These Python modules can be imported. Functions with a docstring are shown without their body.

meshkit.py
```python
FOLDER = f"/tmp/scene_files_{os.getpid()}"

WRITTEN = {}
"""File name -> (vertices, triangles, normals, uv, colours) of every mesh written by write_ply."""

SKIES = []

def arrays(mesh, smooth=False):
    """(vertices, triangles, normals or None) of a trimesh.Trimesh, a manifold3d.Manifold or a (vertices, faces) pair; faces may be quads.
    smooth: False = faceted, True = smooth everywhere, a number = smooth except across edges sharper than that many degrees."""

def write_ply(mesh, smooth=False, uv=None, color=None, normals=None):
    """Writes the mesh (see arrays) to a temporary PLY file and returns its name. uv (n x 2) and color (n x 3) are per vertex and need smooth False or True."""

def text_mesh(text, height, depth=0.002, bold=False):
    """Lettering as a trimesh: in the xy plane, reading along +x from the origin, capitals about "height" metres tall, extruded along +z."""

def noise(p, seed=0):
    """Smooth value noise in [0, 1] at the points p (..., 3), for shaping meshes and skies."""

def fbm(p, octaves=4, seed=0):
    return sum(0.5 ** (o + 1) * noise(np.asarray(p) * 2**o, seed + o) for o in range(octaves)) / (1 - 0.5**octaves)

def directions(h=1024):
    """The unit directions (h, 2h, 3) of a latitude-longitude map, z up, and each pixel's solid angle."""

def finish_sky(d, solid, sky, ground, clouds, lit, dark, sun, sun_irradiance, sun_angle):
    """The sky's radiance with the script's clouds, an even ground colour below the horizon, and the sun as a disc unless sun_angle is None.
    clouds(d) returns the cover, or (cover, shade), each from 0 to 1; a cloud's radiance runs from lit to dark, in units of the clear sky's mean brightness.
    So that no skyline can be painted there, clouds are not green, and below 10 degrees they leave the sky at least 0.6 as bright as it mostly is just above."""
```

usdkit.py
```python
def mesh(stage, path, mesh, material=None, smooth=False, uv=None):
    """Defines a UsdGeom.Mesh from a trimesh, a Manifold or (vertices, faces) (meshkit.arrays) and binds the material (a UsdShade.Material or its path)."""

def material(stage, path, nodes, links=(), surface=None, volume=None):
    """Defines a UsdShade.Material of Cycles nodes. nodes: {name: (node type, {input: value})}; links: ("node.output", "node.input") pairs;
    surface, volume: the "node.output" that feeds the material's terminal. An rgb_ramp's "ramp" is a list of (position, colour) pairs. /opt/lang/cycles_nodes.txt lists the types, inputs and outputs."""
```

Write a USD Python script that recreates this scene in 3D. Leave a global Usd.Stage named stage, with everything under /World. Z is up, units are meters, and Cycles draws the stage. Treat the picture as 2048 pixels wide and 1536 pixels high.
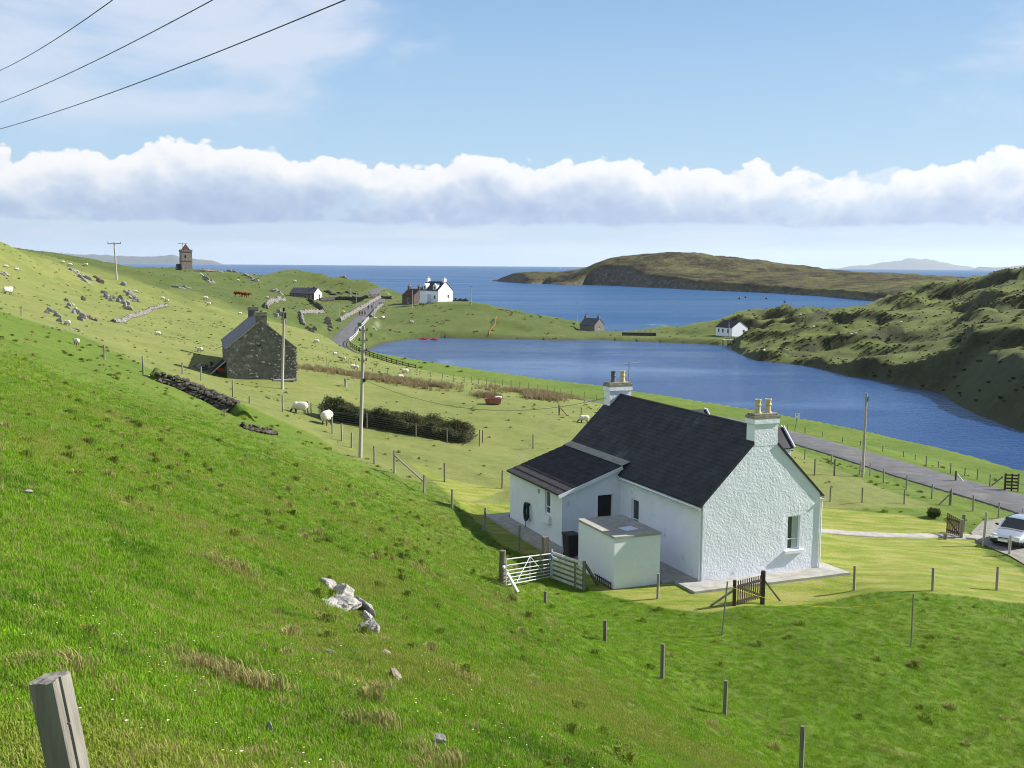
import math, random
import numpy as np, trimesh, shapely, manifold3d
from shapely.geometry import Polygon, LineString, Point
from scipy.interpolate import RBFInterpolator
from scipy.spatial import cKDTree
from pxr import Gf, Sdf, Usd, UsdGeom, UsdLux, UsdShade, Vt
import usdkit, meshkit

random.seed(7)
RNG = np.random.default_rng(7)
stage = Usd.Stage.CreateInMemory()
UsdGeom.SetStageUpAxis(stage, UsdGeom.Tokens.z)
UsdGeom.SetStageMetersPerUnit(stage, 1.0)
UsdGeom.Xform.Define(stage, '/World')
UsdGeom.Scope.Define(stage, '/World/Looks')
PI = math.pi

# ------------------------------------------------------------------ camera, sun, sky, exposure
EYE = 19.0                       # metres above the water
FPX, PITCH, ROLL = 2150.0, 0.10988, 0.0072
EXPOSURE = 1.0
SUN_DIR = np.array([0.979, 0.25, 0.66]); SUN_DIR /= np.linalg.norm(SUN_DIR)
SUN_INTENSITY, SKY_STRENGTH = 1.25, 0.05
HAZE_DENSITY = 2.4e-5
GRID = 0.16
WISP_AT = (3.1, 0.4, 0.2)

_F = np.array([0, math.cos(PITCH), -math.sin(PITCH)])
_U0 = np.array([0, math.sin(PITCH), math.cos(PITCH)])
_X0 = np.array([1.0, 0, 0])
_R = math.cos(ROLL) * _X0 + math.sin(ROLL) * _U0
_U = -math.sin(ROLL) * _X0 + math.cos(ROLL) * _U0
cam = UsdGeom.Camera.Define(stage, '/World/camera')
cam.CreateHorizontalApertureAttr(36.0)
cam.CreateVerticalApertureAttr(27.0)
cam.CreateFocalLengthAttr(36.0 * FPX / 2048)
cam.CreateClippingRangeAttr(Gf.Vec2f(0.1, 100000))
cam.CreateExposureAttr(EXPOSURE)
cam.AddTransformOp().Set(Gf.Matrix4d(*_R, 0, *_U, 0, *(-_F), 0, 0, 0, EYE, 1))

sun = UsdLux.DistantLight.Define(stage, '/World/sun')
sun.CreateIntensityAttr(SUN_INTENSITY)
sun.CreateAngleAttr(0.53)
sun.CreateColorAttr(Gf.Vec3f(1.0, 0.955, 0.88))
sun.CreateNormalizeAttr(True)
_z = SUN_DIR
_x = np.cross([0, 0, 1.0], _z); _x /= np.linalg.norm(_x)
_y = np.cross(_z, _x)
sun.AddTransformOp().Set(Gf.Matrix4d(*_x, 0, *_y, 0, *_z, 0, 0, 0, 100, 1))


class Graph:
    """Collects Cycles nodes by calls, so that a material reads as a formula."""

    def __init__(self):
        self.n, self.l = {}, []

    def add(self, kind, out, **inp):
        name = f'{kind}_{len(self.n)}'
        vals = {}
        for k, v in inp.items():
            if isinstance(v, str) and '.' in v and v.split('.')[0] in self.n:
                self.l.append((v, f'{name}.{k}'))
            else:
                vals[k] = v
        self.n[name] = (kind, vals)
        return f'{name}.{out}'

    def m(self, op, a, b=0.0, c=0.0, clamp=False):
        return self.add('math', 'value', math_type=op, use_clamp=clamp, value1=a, value2=b, value3=c)

    def noise(self, vec, scale, detail=2.0, rough=0.5, out='fac', **k):
        return self.add('noise_texture', out, vector=vec, scale=scale, detail=detail, roughness=rough, **k)

    def voro(self, vec, scale, out='distance', **k):
        return self.add('voronoi_texture', out, vector=vec, scale=scale, **k)

    def mix(self, f, a, b, t='mix'):
        return self.add('mix_color', 'result', blend_type=t, fac=f, a=a, b=b)

    def smooth(self, v, a, b, x=0.0, y=1.0):
        return self.add('map_range', 'result', range_type='smoothstep', value=v, from_min=a, from_max=b, to_min=x, to_max=y, clamp=True)

    def lin(self, v, a, b, x=0.0, y=1.0):
        return self.add('map_range', 'result', value=v, from_min=a, from_max=b, to_min=x, to_max=y, clamp=True)

    def xyz(self, x, y, z):
        return self.add('combine_xyz', 'vector', x=x, y=y, z=z)

    def ramp(self, f, stops):
        return self.add('rgb_ramp', 'color', fac=f, ramp=stops)

    def pos(self):
        return self.add('geometry', 'position')

    def scalev(self, vec, s, loc=(0, 0, 0)):
        return self.add('mapping', 'vector', vector=vec, scale=s, location=loc)

    def bump(self, h, strength=1.0, distance=0.02, **k):
        return self.add('bump', 'normal', height=h, strength=strength, distance=distance, **k)

    def bsdf(self, **k):
        return self.add('principled_bsdf', 'BSDF', **k)

    def make(self, name, surface=None, volume=None):
        return usdkit.material(stage, '/World/Looks/' + name, self.n, self.l, surface=surface, volume=volume)


# sky: a physical sky with a bank of cumulus low all round and thin high cloud
g = Graph()
d = g.add('texture_coordinate', 'generated')
sn = g.add('separate_xyz', 'x', vector=d).split('.')[0]
hx, hy, hz = sn + '.x', sn + '.y', sn + '.z'
hl = g.m('maximum', g.m('sqrt', g.m('subtract', 1.0, g.m('multiply', hz, hz))), 0.02)
ux, uy, el = g.m('divide', hx, hl), g.m('divide', hy, hl), g.m('divide', hz, hl)
p = g.xyz(ux, uy, g.m('multiply', el, 1.25))
flat = g.xyz(ux, uy, 0.37)
sky = g.add('sky_texture', 'color', sky_type='single_scattering', sun_disc=False, sun_elevation=float(math.asin(SUN_DIR[2])),
            sun_rotation=float(math.atan2(SUN_DIR[0], SUN_DIR[1])), altitude=20.0, air_density=1.0, aerosol_density=0.6, ozone_density=1.0)
CL = 1.0 / (SKY_STRENGTH * 2 ** EXPOSURE)
# the air near the horizon is pale blue
sky = g.mix(g.m('multiply', g.smooth(el, 0.60, 0.15), 0.94), sky, g.ramp(g.lin(el, 0.0, 0.26), [(0, tuple(CL * q for q in (0.66, 0.79, 0.92))), (0.4, tuple(CL * q for q in (0.47, 0.69, 0.90))), (0.95, tuple(CL * q for q in (0.30, 0.52, 0.84))), (1, tuple(CL * q for q in (0.29, 0.51, 0.84)))]))
n_big = g.noise(flat, 4.0, 2.0, 0.5)


def heads(vec):
    """Heaped cloud: broad masses with rounded heads of three sizes on them."""
    a = g.noise(vec, 6.0, 3.0, 0.5)
    b = g.m('absolute', g.m('subtract', g.noise(vec, 15.0, 1.0, 0.5), 0.5))
    e = g.m('absolute', g.m('subtract', g.noise(vec, 34.0, 1.0, 0.5), 0.5))
    f = g.m('absolute', g.m('subtract', g.noise(vec, 80.0, 1.0, 0.5), 0.5))
    s1_ = g.m('add', g.m('multiply', g.m('subtract', a, 0.5), 3.2), g.m('multiply', g.m('subtract', b, 0.12), 2.6))
    return g.m('add', s1_, g.m('add', g.m('multiply', g.m('subtract', e, 0.12), 1.5), g.m('multiply', g.m('subtract', f, 0.12), 0.8)))


body = heads(p)
rel = g.m('subtract', body, heads(g.add('vector_math', 'vector', math_type='add', vector1=p, vector2=(0.006, -0.002, 0.011))))
e_top = g.m('add', 0.099, g.m('multiply', g.m('subtract', n_big, 0.5), 0.035))
depth_in = g.m('add', g.m('divide', g.m('subtract', e_top, el), 0.022), body)
cov_top = g.smooth(depth_in, -0.02, 0.16)
e_base = g.m('add', 0.036, g.m('multiply', g.m('subtract', g.noise(g.xyz(ux, uy, g.m('multiply', el, 3.0)), 9.0, 4.0, 0.55), 0.5), 0.024))
cov_base = g.smooth(g.m('subtract', el, e_base), -0.001, 0.0035)
gap = g.smooth(g.noise(p, 11.0, 5.0, 0.55), 0.33, 0.40)
cov = g.m('multiply', g.m('multiply', cov_top, cov_base), g.m('add', 0.35, g.m('multiply', gap, 0.63)))
deep = g.smooth(depth_in, 0.15, 2.6)
lit = g.m('add', g.m('subtract', 1.0, g.m('multiply', deep, 0.78)), g.m('multiply', rel, 0.42), clamp=True)
cloud_col = g.ramp(lit, [(0, tuple(CL * q for q in (0.40, 0.50, 0.72))), (0.3, tuple(CL * q for q in (0.48, 0.59, 0.79))), (0.6, tuple(CL * q for q in (0.68, 0.76, 0.89))), (0.85, tuple(CL * q for q in (0.93, 0.95, 0.98))), (1, tuple(CL * q for q in (1.0, 1.0, 1.0)))])
# thin high cloud, streaked
st = g.noise(g.scalev(g.xyz(ux, uy, g.m('multiply', el, 2.6)), (1, 1, 1), WISP_AT), 3.4, 6.0, 0.55, distortion=0.35)
side = g.smooth(ux, 0.14, -0.24)
wisp = g.m('multiply', g.smooth(g.m('add', st, g.m('multiply', side, 0.22)), 0.56, 0.78), g.m('multiply', g.smooth(el, 0.088, 0.14), 0.85))
base = g.mix(wisp, sky, (CL * 0.72, CL * 0.79, CL * 0.93))
# pale streaks under the bank
s2 = g.noise(g.xyz(ux, uy, g.m('multiply', el, 9.0)), 7.0, 4.0, 0.55)
low = g.m('multiply', g.smooth(s2, 0.42, 0.68), g.m('multiply', g.smooth(el, 0.05, 0.022), 0.7))
base = g.mix(low, base, (CL * 0.74, CL * 0.82, CL * 0.93))
full = g.mix(cov, base, cloud_col)
bg = g.add('background_shader', 'background', color=full, strength=SKY_STRENGTH)
sky_mat = g.make('sky', surface=bg)
dome = UsdLux.DomeLight.Define(stage, '/World/sky')
dome.CreateIntensityAttr(1.0)
UsdShade.MaterialBindingAPI.Apply(dome.GetPrim()).Bind(sky_mat)
dome.GetPrim().SetCustomDataByKey('kind', 'structure')

# ------------------------------------------------------------------ helpers
USED = {}


def numbered(parent, name):
    k = USED.get((parent, name), 0)
    USED[(parent, name)] = k + 1
    return f'{parent}/{name}' if k == 0 else f'{parent}/{name}_{k:03d}'


def mark(prim, label=None, category=None, group=None, kind=None):
    for k, v in (('label', label), ('category', category), ('group', group), ('kind', kind)):
        if v:
            prim.SetCustomDataByKey(k, v)
    return prim


def thing(name, label, category, loc=(0, 0, 0), rotz=0.0, group=None):
    x = UsdGeom.Xform.Define(stage, numbered('/World', name))
    x.AddTranslateOp().Set(Gf.Vec3d(*map(float, loc)))
    x.AddRotateZOp().Set(float(math.degrees(rotz)))
    return mark(x.GetPrim(), label, category, group)


def obj(name, mesh, mat, parent=None, smooth=False, **k):
    path = numbered(str(parent.GetPath()) if parent else '/World', name)
    pr = usdkit.mesh(stage, path, mesh, MAT[mat], smooth=smooth).GetPrim()
    return mark(pr, **k) if k else pr


def copy_of(src, loc, rotz, label, scale=1.0, group=None):
    was = src.GetCustomData()
    base = src.GetName()
    while base[-4:-3] == '_' and base[-3:].isdigit():
        base = base[:-4]
    x = UsdGeom.Xform.Define(stage, numbered('/World', base))
    pr = x.GetPrim()
    pr.GetReferences().AddInternalReference(src.GetPath())
    pr.SetInstanceable(True)
    x.ClearXformOpOrder()
    x.AddTranslateOp(opSuffix='place').Set(Gf.Vec3d(*map(float, loc)))
    x.AddRotateZOp(opSuffix='turn').Set(float(math.degrees(rotz)))
    if scale != 1.0:
        s = (scale,) * 3 if np.ndim(scale) == 0 else scale
        x.AddScaleOp(opSuffix='size').Set(Gf.Vec3f(*map(float, s)))
    return mark(pr, label, was.get('category'), group or was.get('group'))


def ray(u, v):
    r = _R * (u - 1024) / FPX - _U * (v - 768) / FPX + _F
    return r / r[1]


def P(u, v, D):
    """The world point seen at photo pixel (u, v), D metres ahead."""
    return ray(u, v) * D + np.array([0, 0, EYE])


def PZ(u, v, z=0.0):
    r = ray(u, v)
    return r * ((z - EYE) / r[2]) + np.array([0, 0, EYE])


def cat(*ms):
    ms = [m for q in ms for m in (q if isinstance(q, (list, tuple)) else [q])]
    return trimesh.util.concatenate(ms)


def box(sx, sy, sz, at=(0, 0, 0), rot=None):
    """A box standing on its base centre."""
    m = trimesh.creation.box((sx, sy, sz))
    m.apply_translation((0, 0, sz / 2))
    if rot is not None:
        m.apply_transform(rot)
    m.apply_translation(at)
    return m


def rz(a):
    return trimesh.transformations.rotation_matrix(a, (0, 0, 1))


def bar(p, q, w, h=None, up=(0, 0, 1)):
    """A rectangular bar from p to q."""
    p, q = np.asarray(p, float), np.asarray(q, float)
    h = w if h is None else h
    d = q - p
    L = np.linalg.norm(d); d = d / L
    s = np.cross(d, up)
    if np.linalg.norm(s) < 1e-6:
        s = np.cross(d, (1, 0, 0))
    s /= np.linalg.norm(s)
    t = np.cross(s, d)
    m = trimesh.creation.box((w, L, h))
    M = np.eye(4); M[:3, 0], M[:3, 1], M[:3, 2], M[:3, 3] = s, d, t, (p + q) / 2
    m.apply_transform(M)
    return m


def rod(p, q, r, r2=None, n=8):
    p, q = np.asarray(p, float), np.asarray(q, float)
    r2 = r if r2 is None else r2
    d = q - p
    L = np.linalg.norm(d); d = d / L
    a = np.cross(d, (0, 0, 1.0) if abs(d[2]) < 0.9 else (1.0, 0, 0)); a /= np.linalg.norm(a)
    b = np.cross(d, a)
    t = np.arange(n) * 2 * PI / n
    ring = np.cos(t)[:, None] * a + np.sin(t)[:, None] * b
    v = np.vstack([p + ring * r, q + ring * r2, p, q])
    f = []
    for i in range(n):
        j = (i + 1) % n
        f += [(i, j, n + j), (i, n + j, n + i), (2 * n, j, i), (2 * n + 1, n + i, n + j)]
    m = trimesh.Trimesh(v, f, process=False)
    m.fix_normals()
    return m


def lathe(prof, n=16):
    return trimesh.creation.revolve(np.array(prof, float), sections=n)


def prism(pts, z0, z1):
    m = trimesh.creation.extrude_polygon(Polygon(pts), z1 - z0, engine='earcut')
    m.apply_translation((0, 0, z0))
    return m


def fbm2(x, y, s, o=4, seed=0):
    return meshkit.fbm(np.stack([x / s, y / s, np.full_like(x, 0.37)], -1), o, seed) - 0.5


def sstep(x, a, b):
    t = np.clip((x - a) / (b - a), 0, 1)
    return t * t * (3 - 2 * t)
# ------------------------------------------------------------------ the lie of the land
# house frame: la runs away along the ridge, lb to the right across the gable
HA = -0.39318
AX = np.array([math.sin(HA), math.cos(HA), 0]); BX = np.array([math.cos(HA), -math.sin(HA), 0])
HO = np.array([7.763, 42.606, 6.2])


def hl_(la, lb, z=0.0):
    return HO + la * AX + lb * BX + np.array([0, 0, z])


SPOTS = """0 1536 5;250 1536 5.6;500 1536 7;760 1536 8.7;1024 1536 11;1300 1536 15;1500 1536 20;1605 1550 25.5;1750 1536 27;2048 1536 28.5
0 1211 10;0 943 20;0 749 40;0 674 60;0 619 90;250 1142 15;250 919 30;250 796 50;250 747 65;250 700 88;250 650 135;250 600 180;250 565 228;250 532 330
500 1272 15;500 1029 30;500 905 45;500 850 58;500 800 75;500 762 93;1024 1369 20;1024 1262 30;1010 1172 39;760 1300 15;760 1120 30;760 1010 45;760 945 58;720 915 63
1300 1400 24;1325 1357 31;1210 1282 34;1450 1430 29.5;1700 1350 33;1445 1270 36.5;1825 1292 36.5;2048 1300 36.5;1480 1205 41.5;1700 1182 43;1993 1182 43.2;2048 1182 43.5
1700 1080 51;1900 1080 52;1990 1095 51.5;1700 1003 61;1880 1012 61.5;2048 1034 61;1900 982 70;1750 925 83;1600 882 97
1900 944 79;1700 885 95;1005 975 60;1065 895 74;1000 930 66;890 930 64;987 808 93;1120 830 90;800 830 84;740 800 92;650 775 95;593 762 95;1000 778 110;1150 803 104;850 752 135;812 745 142;700 745 120;650 738 118;690 732 140;640 700 165
430 757 92;380 740 92;300 720 90;400 690 125;400 650 160;400 620 200;430 600 240;350 600 220;350 570 290;450 580 300;560 650 200;600 690 170;600 660 205;540 612 270
380 540 430;300 534 370;300 545 320;420 552 400;500 562 390;560 572 395;450 534 480;590 542 490;540 544 480;620 545 482;560 543 485;515 541 478;690 553 470;640 563 460;690 577 445;608 598 378;650 597 385;640 576 420
650 612 340;680 627 300;600 617 300;570 607 330;665 694 218;690 673 240;705 656 262;725 633 300;745 612 340;757 600 372;748 588 415;755 578 450
880 604 325;820 612 330;850 627 310;900 642 297;1000 642 298;1000 618 318;940 607 325;800 642 300;760 657 285;1100 649 305;1180 662 303;860 590 375;950 606 350;780 590 400;770 563 470
15 585 116;0 542 160;0 482 190;30 492 188;45 507 200;80 514 230;120 523 260;180 530 300;120 600 140;120 560 190
1800 693 183;1800 660 235;1800 640 262;1800 620 295;1790 605 325;1950 692 155;1950 640 225;1950 600 280;1950 562 330;2048 700 142;2048 660 185;2048 620 225;2048 590 270;2048 560 300;2048 547 312
1700 690 215;1700 660 245;1700 632 292;1660 621 310;1600 690 228;1600 655 255;1600 626 290;1540 690 240;1530 660 262;1520 640 285;1900 585 320;1920 566 335;1470 668 273;2048 975 88;1980 955 93;1900 928 96"""
CTRL = np.array([P(*map(float, s.split())) for line in SPOTS.split('\n') for s in line.split(';')])
guard = [(0, 0, 17.4), (-3, 0, 18.2), (3, 0, 16.2), (8, 2, 13.5), (14, 5, 10.5), (22, 14, 7.0), (30, 20, 6.0), (45, 25, 5.5), (0, -12, 19.5), (-12, -8, 22), (-14, 6, 19.2), (14, -8, 12.5), (30, -20, 8), (-30, 20, 20), (-45, 50, 21),
         (60, 45, 4.5), (75, 60, 3.0), (48, 99, 0.4), (41, 110, 0.4), (31, 127, 0.4), (60, 95, 0.5), (72, 88, 0.6), (-70, 90, 22), (-90, 150, 27), (-130, 200, 29), (-150, 300, 24), (-200, 400, 16), (80, 20, 5), (60, -20, 8), (-60, -30, 28), (-40, -10, 25), (0, -50, 24), (120, 0, 6),
         (130, 130, 10), (150, 200, 16), (170, 280, 20), (200, 330, 18), (250, 250, 24), (180, 100, 10), (-190, 520, 9), (-150, 525, 8), (-120, 522, 8), (-95, 520, 7), (-70, 512, 6), (-240, 520, 9), (-180, 500, 8)]
for la in (-2.5, 3, 8, 14):
    for lb in (-5.5, 0, 6, 9):
        if not (lb < -5 and la > 9):
            guard.append(tuple(hl_(la, lb)))
CTRL = np.vstack([CTRL, guard])
_tps = RBFInterpolator(CTRL[:, :2], CTRL[:, 2], kernel='thin_plate_spline', smoothing=0.6)

# shorelines at the water's level, walked from the photograph
LOCH_PX = [(735, 702), (748, 694), (765, 688), (790, 683), (830, 678), (880, 676), (930, 677), (1000, 678), (1060, 679), (1100, 681), (1140, 681), (1200, 680), (1245, 682), (1300, 684), (1380, 687), (1440, 690), (1464, 690),
           (1462, 697), (1480, 708), (1508, 720), (1560, 727), (1611, 731), (1655, 741), (1698, 752), (1742, 758), (1785, 767), (1815, 772), (1850, 780), (1883, 786), (1918, 810), (1962, 831), (2005, 848), (2048, 863), (2140, 885), (2250, 930), (2200, 975),
           (2048, 949), (1975, 926), (1900, 906), (1800, 884), (1700, 862), (1620, 848), (1560, 838), (1450, 822), (1330, 806), (1200, 788), (1100, 775), (1000, 762), (920, 750), (850, 738), (790, 727), (750, 716), (737, 709)]
LOCH = Polygon([PZ(*q)[:2] for q in LOCH_PX])
SEA_SHORE = [(-700, 560), (-330, 560), (-250, 575), (-180, 560), (-120, 555), (-75, 545), (-58, 530)] + \
    [tuple(P(u, 560, D)[:2]) for u, D in ((700, 500), (735, 490), (790, 495), (835, 455), (880, 400), (925, 380), (960, 362), (1010, 343), (1060, 333), (1110, 322), (1170, 316))] + \
    [tuple(PZ(*q)[:2]) for q in ((1215, 666), (1260, 667), (1330, 668), (1400, 669), (1440, 667))] + \
    [tuple(P(u, 560, D)[:2]) for u, D in ((1462, 312), (1490, 325), (1540, 335), (1600, 342), (1660, 350), (1720, 358), (1770, 366))] + [(150, 385), (185, 400), (260, 420), (330, 470), (700, 520), (700, -200), (-700, -200)]
MAIN = Polygon(SEA_SHORE).buffer(0)

# roads as centre lines in the plan with half widths and heights
ROAD_PX = [(2160, 1045, 5.1), (2048, 1008, 4.75), (1900, 968, 4.5), (1750, 922, 3.95), (1600, 878, 3.3), (1450, 842, 2.9), (1300, 820, 2.4), (1150, 802, 1.7), (1000, 784, 1.5), (900, 766, 1.6), (797, 742, 2.0), (745, 726, 2.0), (705, 711, 2.0), (682, 699, 2.1), (674, 690, 2.25), (679, 680, 2.6), (692, 667, 3.1), (708, 651, 3.7),
           (728, 630, 4.6), (745, 613, 5.7), (757, 601, 6.8), (754, 591, 7.6), (748, 583, 8.5), (756, 578, 9.0), (764, 575.5, 9.2)]
_rc = np.array([PZ(u, v, z) for u, v, z in ROAD_PX])
_t = np.r_[0, np.cumsum(np.linalg.norm(np.diff(_rc[:, :2], axis=0), axis=1))]
from scipy.interpolate import PchipInterpolator
ROAD_T = np.arange(0, _t[-1], 0.8)
ROAD = np.stack([PchipInterpolator(_t, _rc[:, k])(ROAD_T) for k in range(3)], 1)
for _ in range(30):
    ROAD[1:-1] = 0.25 * ROAD[:-2] + 0.5 * ROAD[1:-1] + 0.25 * ROAD[2:]
ROAD_HALF = 2.05
_rtree = cKDTree(ROAD[:, :2])
LAYBY = [PZ(u, v, 5.65)[:2] for u, v in ((1968, 1084), (1955, 1066), (1975, 1045), (2060, 1030), (2180, 1060), (2180, 1140), (2075, 1136), (2035, 1112))]
LAYBY_P = Polygon(LAYBY)
PLAT = Polygon([hl_(-1.3, -4.6)[:2], hl_(-1.3, 6.8)[:2], hl_(14, 6.8)[:2], hl_(14, -4.2)[:2], hl_(6, -4.6)[:2]])


PADS = [(58.5, 275.5, 7.0, 1.35), (44.5, 268.0, 7.0, 1.2)]       # levelled ground under the bungalow and at the outlet
DYKE = LineString([(-22.4, 68.0), (-21.5, 68.2), (-20.0, 67.5), (-18.4, 65.8), (-16.9, 64.0), (-15.4, 61.5)])
LUSH_P = Polygon([PZ(u, v, 6.7)[:2] for u, v in ((1172, 1176), (1222, 1283), (1336, 1360), (1461, 1436), (1614, 1552), (1720, 1660))] + [(16, 16), (45, 15), (60, 44)] + [PZ(2048, 1184, 6.2)[:2], PZ(1720, 1182, 6.2)[:2], PZ(1560, 1199, 6.2)[:2], PZ(1420, 1224, 6.2)[:2], PZ(1230, 1190, 6.2)[:2]]).buffer(0)


def land(x, y):
    """Height of the land at the points x, y (water level is 0)."""
    x, y = np.asarray(x, float), np.asarray(y, float)
    sh = x.shape
    x, y = x.ravel(), y.ravel()
    h = np.concatenate([_tps(np.stack([x[i:i + 40000], y[i:i + 40000]], 1)) for i in range(0, len(x), 40000)])
    pts = shapely.points(x, y)
    h = np.clip(h, 0.3, 40)
    D = np.hypot(x, y)
    moor = moor_mask(x, y)
    far = sstep(D, 60, 200)
    # swells, hags and tussocks
    rid = 1 - 2 * np.abs(fbm2(x, y + 0.5 * x, 17.0, 3, 5)) * 2
    scarp = lambda sc, o, sd, a: a * sstep(fbm2(x + 3.0 * fbm2(x, y, 5.0, 2, sd + 50), y, sc, o, sd), -0.035, 0.05)
    h = h + moor * (2.2 * (rid - 0.60) + 0.8 * fbm2(x, y, 6.0, 3, 9) + scarp(34.0, 4, 15, 3.0) + scarp(14.0, 4, 16, 0.9) - 2.7 + 0.6 * fbm2(x, y, 3.2, 3, 8))
    west = sstep(-x, 20, 70) * sstep(y, 80, 150) * (1 - moor)
    north = sstep(y, 330, 400) * sstep(60 - x, 0, 60)
    h = h + west * (1.3 * fbm2(x, y, 13.0, 4, 3) + scarp(20.0, 3, 17, 1.0) - 0.5) + north * (1.8 * fbm2(x, y, 16.0, 4, 13) + scarp(30.0, 3, 18, 1.2) - 1.5)
    pen = sstep(x, -25, -5) * sstep(y, 270, 290) * (1 - moor) * (1 - north)
    h = h + pen * (1.1 * fbm2(x, y * 1.3, 11.0, 3, 21) + scarp(14.0, 3, 19, 1.0) - 0.5)
    dplat = shapely.distance(PLAT, pts)
    lawn = sstep(shapely.distance(LAWN_P, pts), 1.2, 0.0)
    hill = sstep(y, 4, 8) * sstep(70 - y, 0, 20)
    loose = (1 - lawn) * sstep(dplat, 0.0, 2.0)
    tus = fbm2(x, y, 0.85, 3, 31)
    lumpy = sstep(fbm2(x, y, 6.5, 2, 33), -0.12, 0.22)
    near = 1 - sstep(D, 60, 110)
    h = h + loose * near * (0.62 * fbm2(x + 0.4 * y, y, 4.2, 3, 30) + (0.13 + 0.36 * lumpy) * np.maximum(tus, -0.06) + 0.05 * fbm2(x, y, 0.33, 2, 35))
    h = h + lawn * sstep(dplat, 0, 1.5) * 0.10 * fbm2(x, y, 2.5, 3, 37)
    h = h + (1 - near) * (1 - moor) * 0.35 * fbm2(x, y, 3.4, 3, 39)
    # an old turf dyke along the hillside edge
    dk_ = shapely.distance(DYKE, pts)
    h = h + 1.0 * sstep(dk_, 0.75, 0.2) * (0.75 + 0.5 * fbm2(x, y, 1.2, 2, 47))
    # the house stands on a level cut into the slope
    k = sstep(dplat, 1.6, 0.0)
    h = h * (1 - k) + 6.17 * k
    for bx, by, br, bz_ in PADS:
        k = sstep(np.hypot(x - bx, y - by), br * 1.9, br)
        h = h * (1 - k) + bz_ * k
    # roads are cut and filled to an even bed
    dr, ir = _rtree.query(np.stack([x, y], 1))
    w = np.maximum(0.8, D * 0.006)
    k = sstep(dr, ROAD_HALF + w + 2.2, ROAD_HALF + w)
    h = h * (1 - k) + (ROAD[ir, 2] - 0.05) * k
    dl = shapely.distance(LAYBY_P, pts)
    k = sstep(dl, 1.8, 0.2)
    h = h * (1 - k) + 5.60 * k
    # below the road the bank never stands higher than the road
    pl = shapely.distance(LOCH, pts)
    side = (pl < shapely.distance(LOCH, shapely.points(ROAD[ir, 0], ROAD[ir, 1]))) & (dr < 22) & (y < 215)
    h = np.where(side, np.minimum(h, ROAD[ir, 2] + 0.15 + 0.25 * fbm2(x, y, 2.0, 2, 45)), h)
    # shores
    inl = shapely.contains_properly(LOCH, pts)
    dlo = shapely.distance(shapely.boundary(LOCH), pts)
    inm = shapely.contains_properly(MAIN, pts)
    dse = shapely.distance(shapely.boundary(MAIN), pts)
    steep = np.where(moor > 0.5, 1.0, 0.45)
    dry = inm & ~inl
    ds = np.minimum(dlo, dse)
    cap = 0.12 + np.where(moor > 0.5, 1.1, 0.6) * ds + np.where(dse < dlo, 1.5 * sstep(ds, 0, 3), 0)
    h = np.where(dry, np.maximum(np.minimum(h, cap), np.minimum(0.08 + 0.3 * ds, 0.9)), h)
    wet = -np.minimum(0.35 * np.where(inl, dlo, dse) + 0.05, 3.0)
    h = np.where(dry, h, wet)
    return h.reshape(sh)


MOOR_P = Polygon([PZ(*q)[:2] for q in ((1470, 676), (1462, 697), (1508, 722), (1611, 733), (1698, 754), (1815, 775), (1883, 788), (1918, 813), (1962, 834), (2048, 866), (2250, 900))] + [(260, 60), (420, 150), (420, 520), (150, 420), P(1770, 560, 372)[:2], P(1600, 560, 350)[:2], P(1500, 560, 330)[:2], P(1475, 560, 292)[:2]]).buffer(0)


def moor_mask(x, y):
    pts = shapely.points(x, y)
    return sstep(shapely.distance(MOOR_P, pts), 6.0, 0.0)


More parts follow.
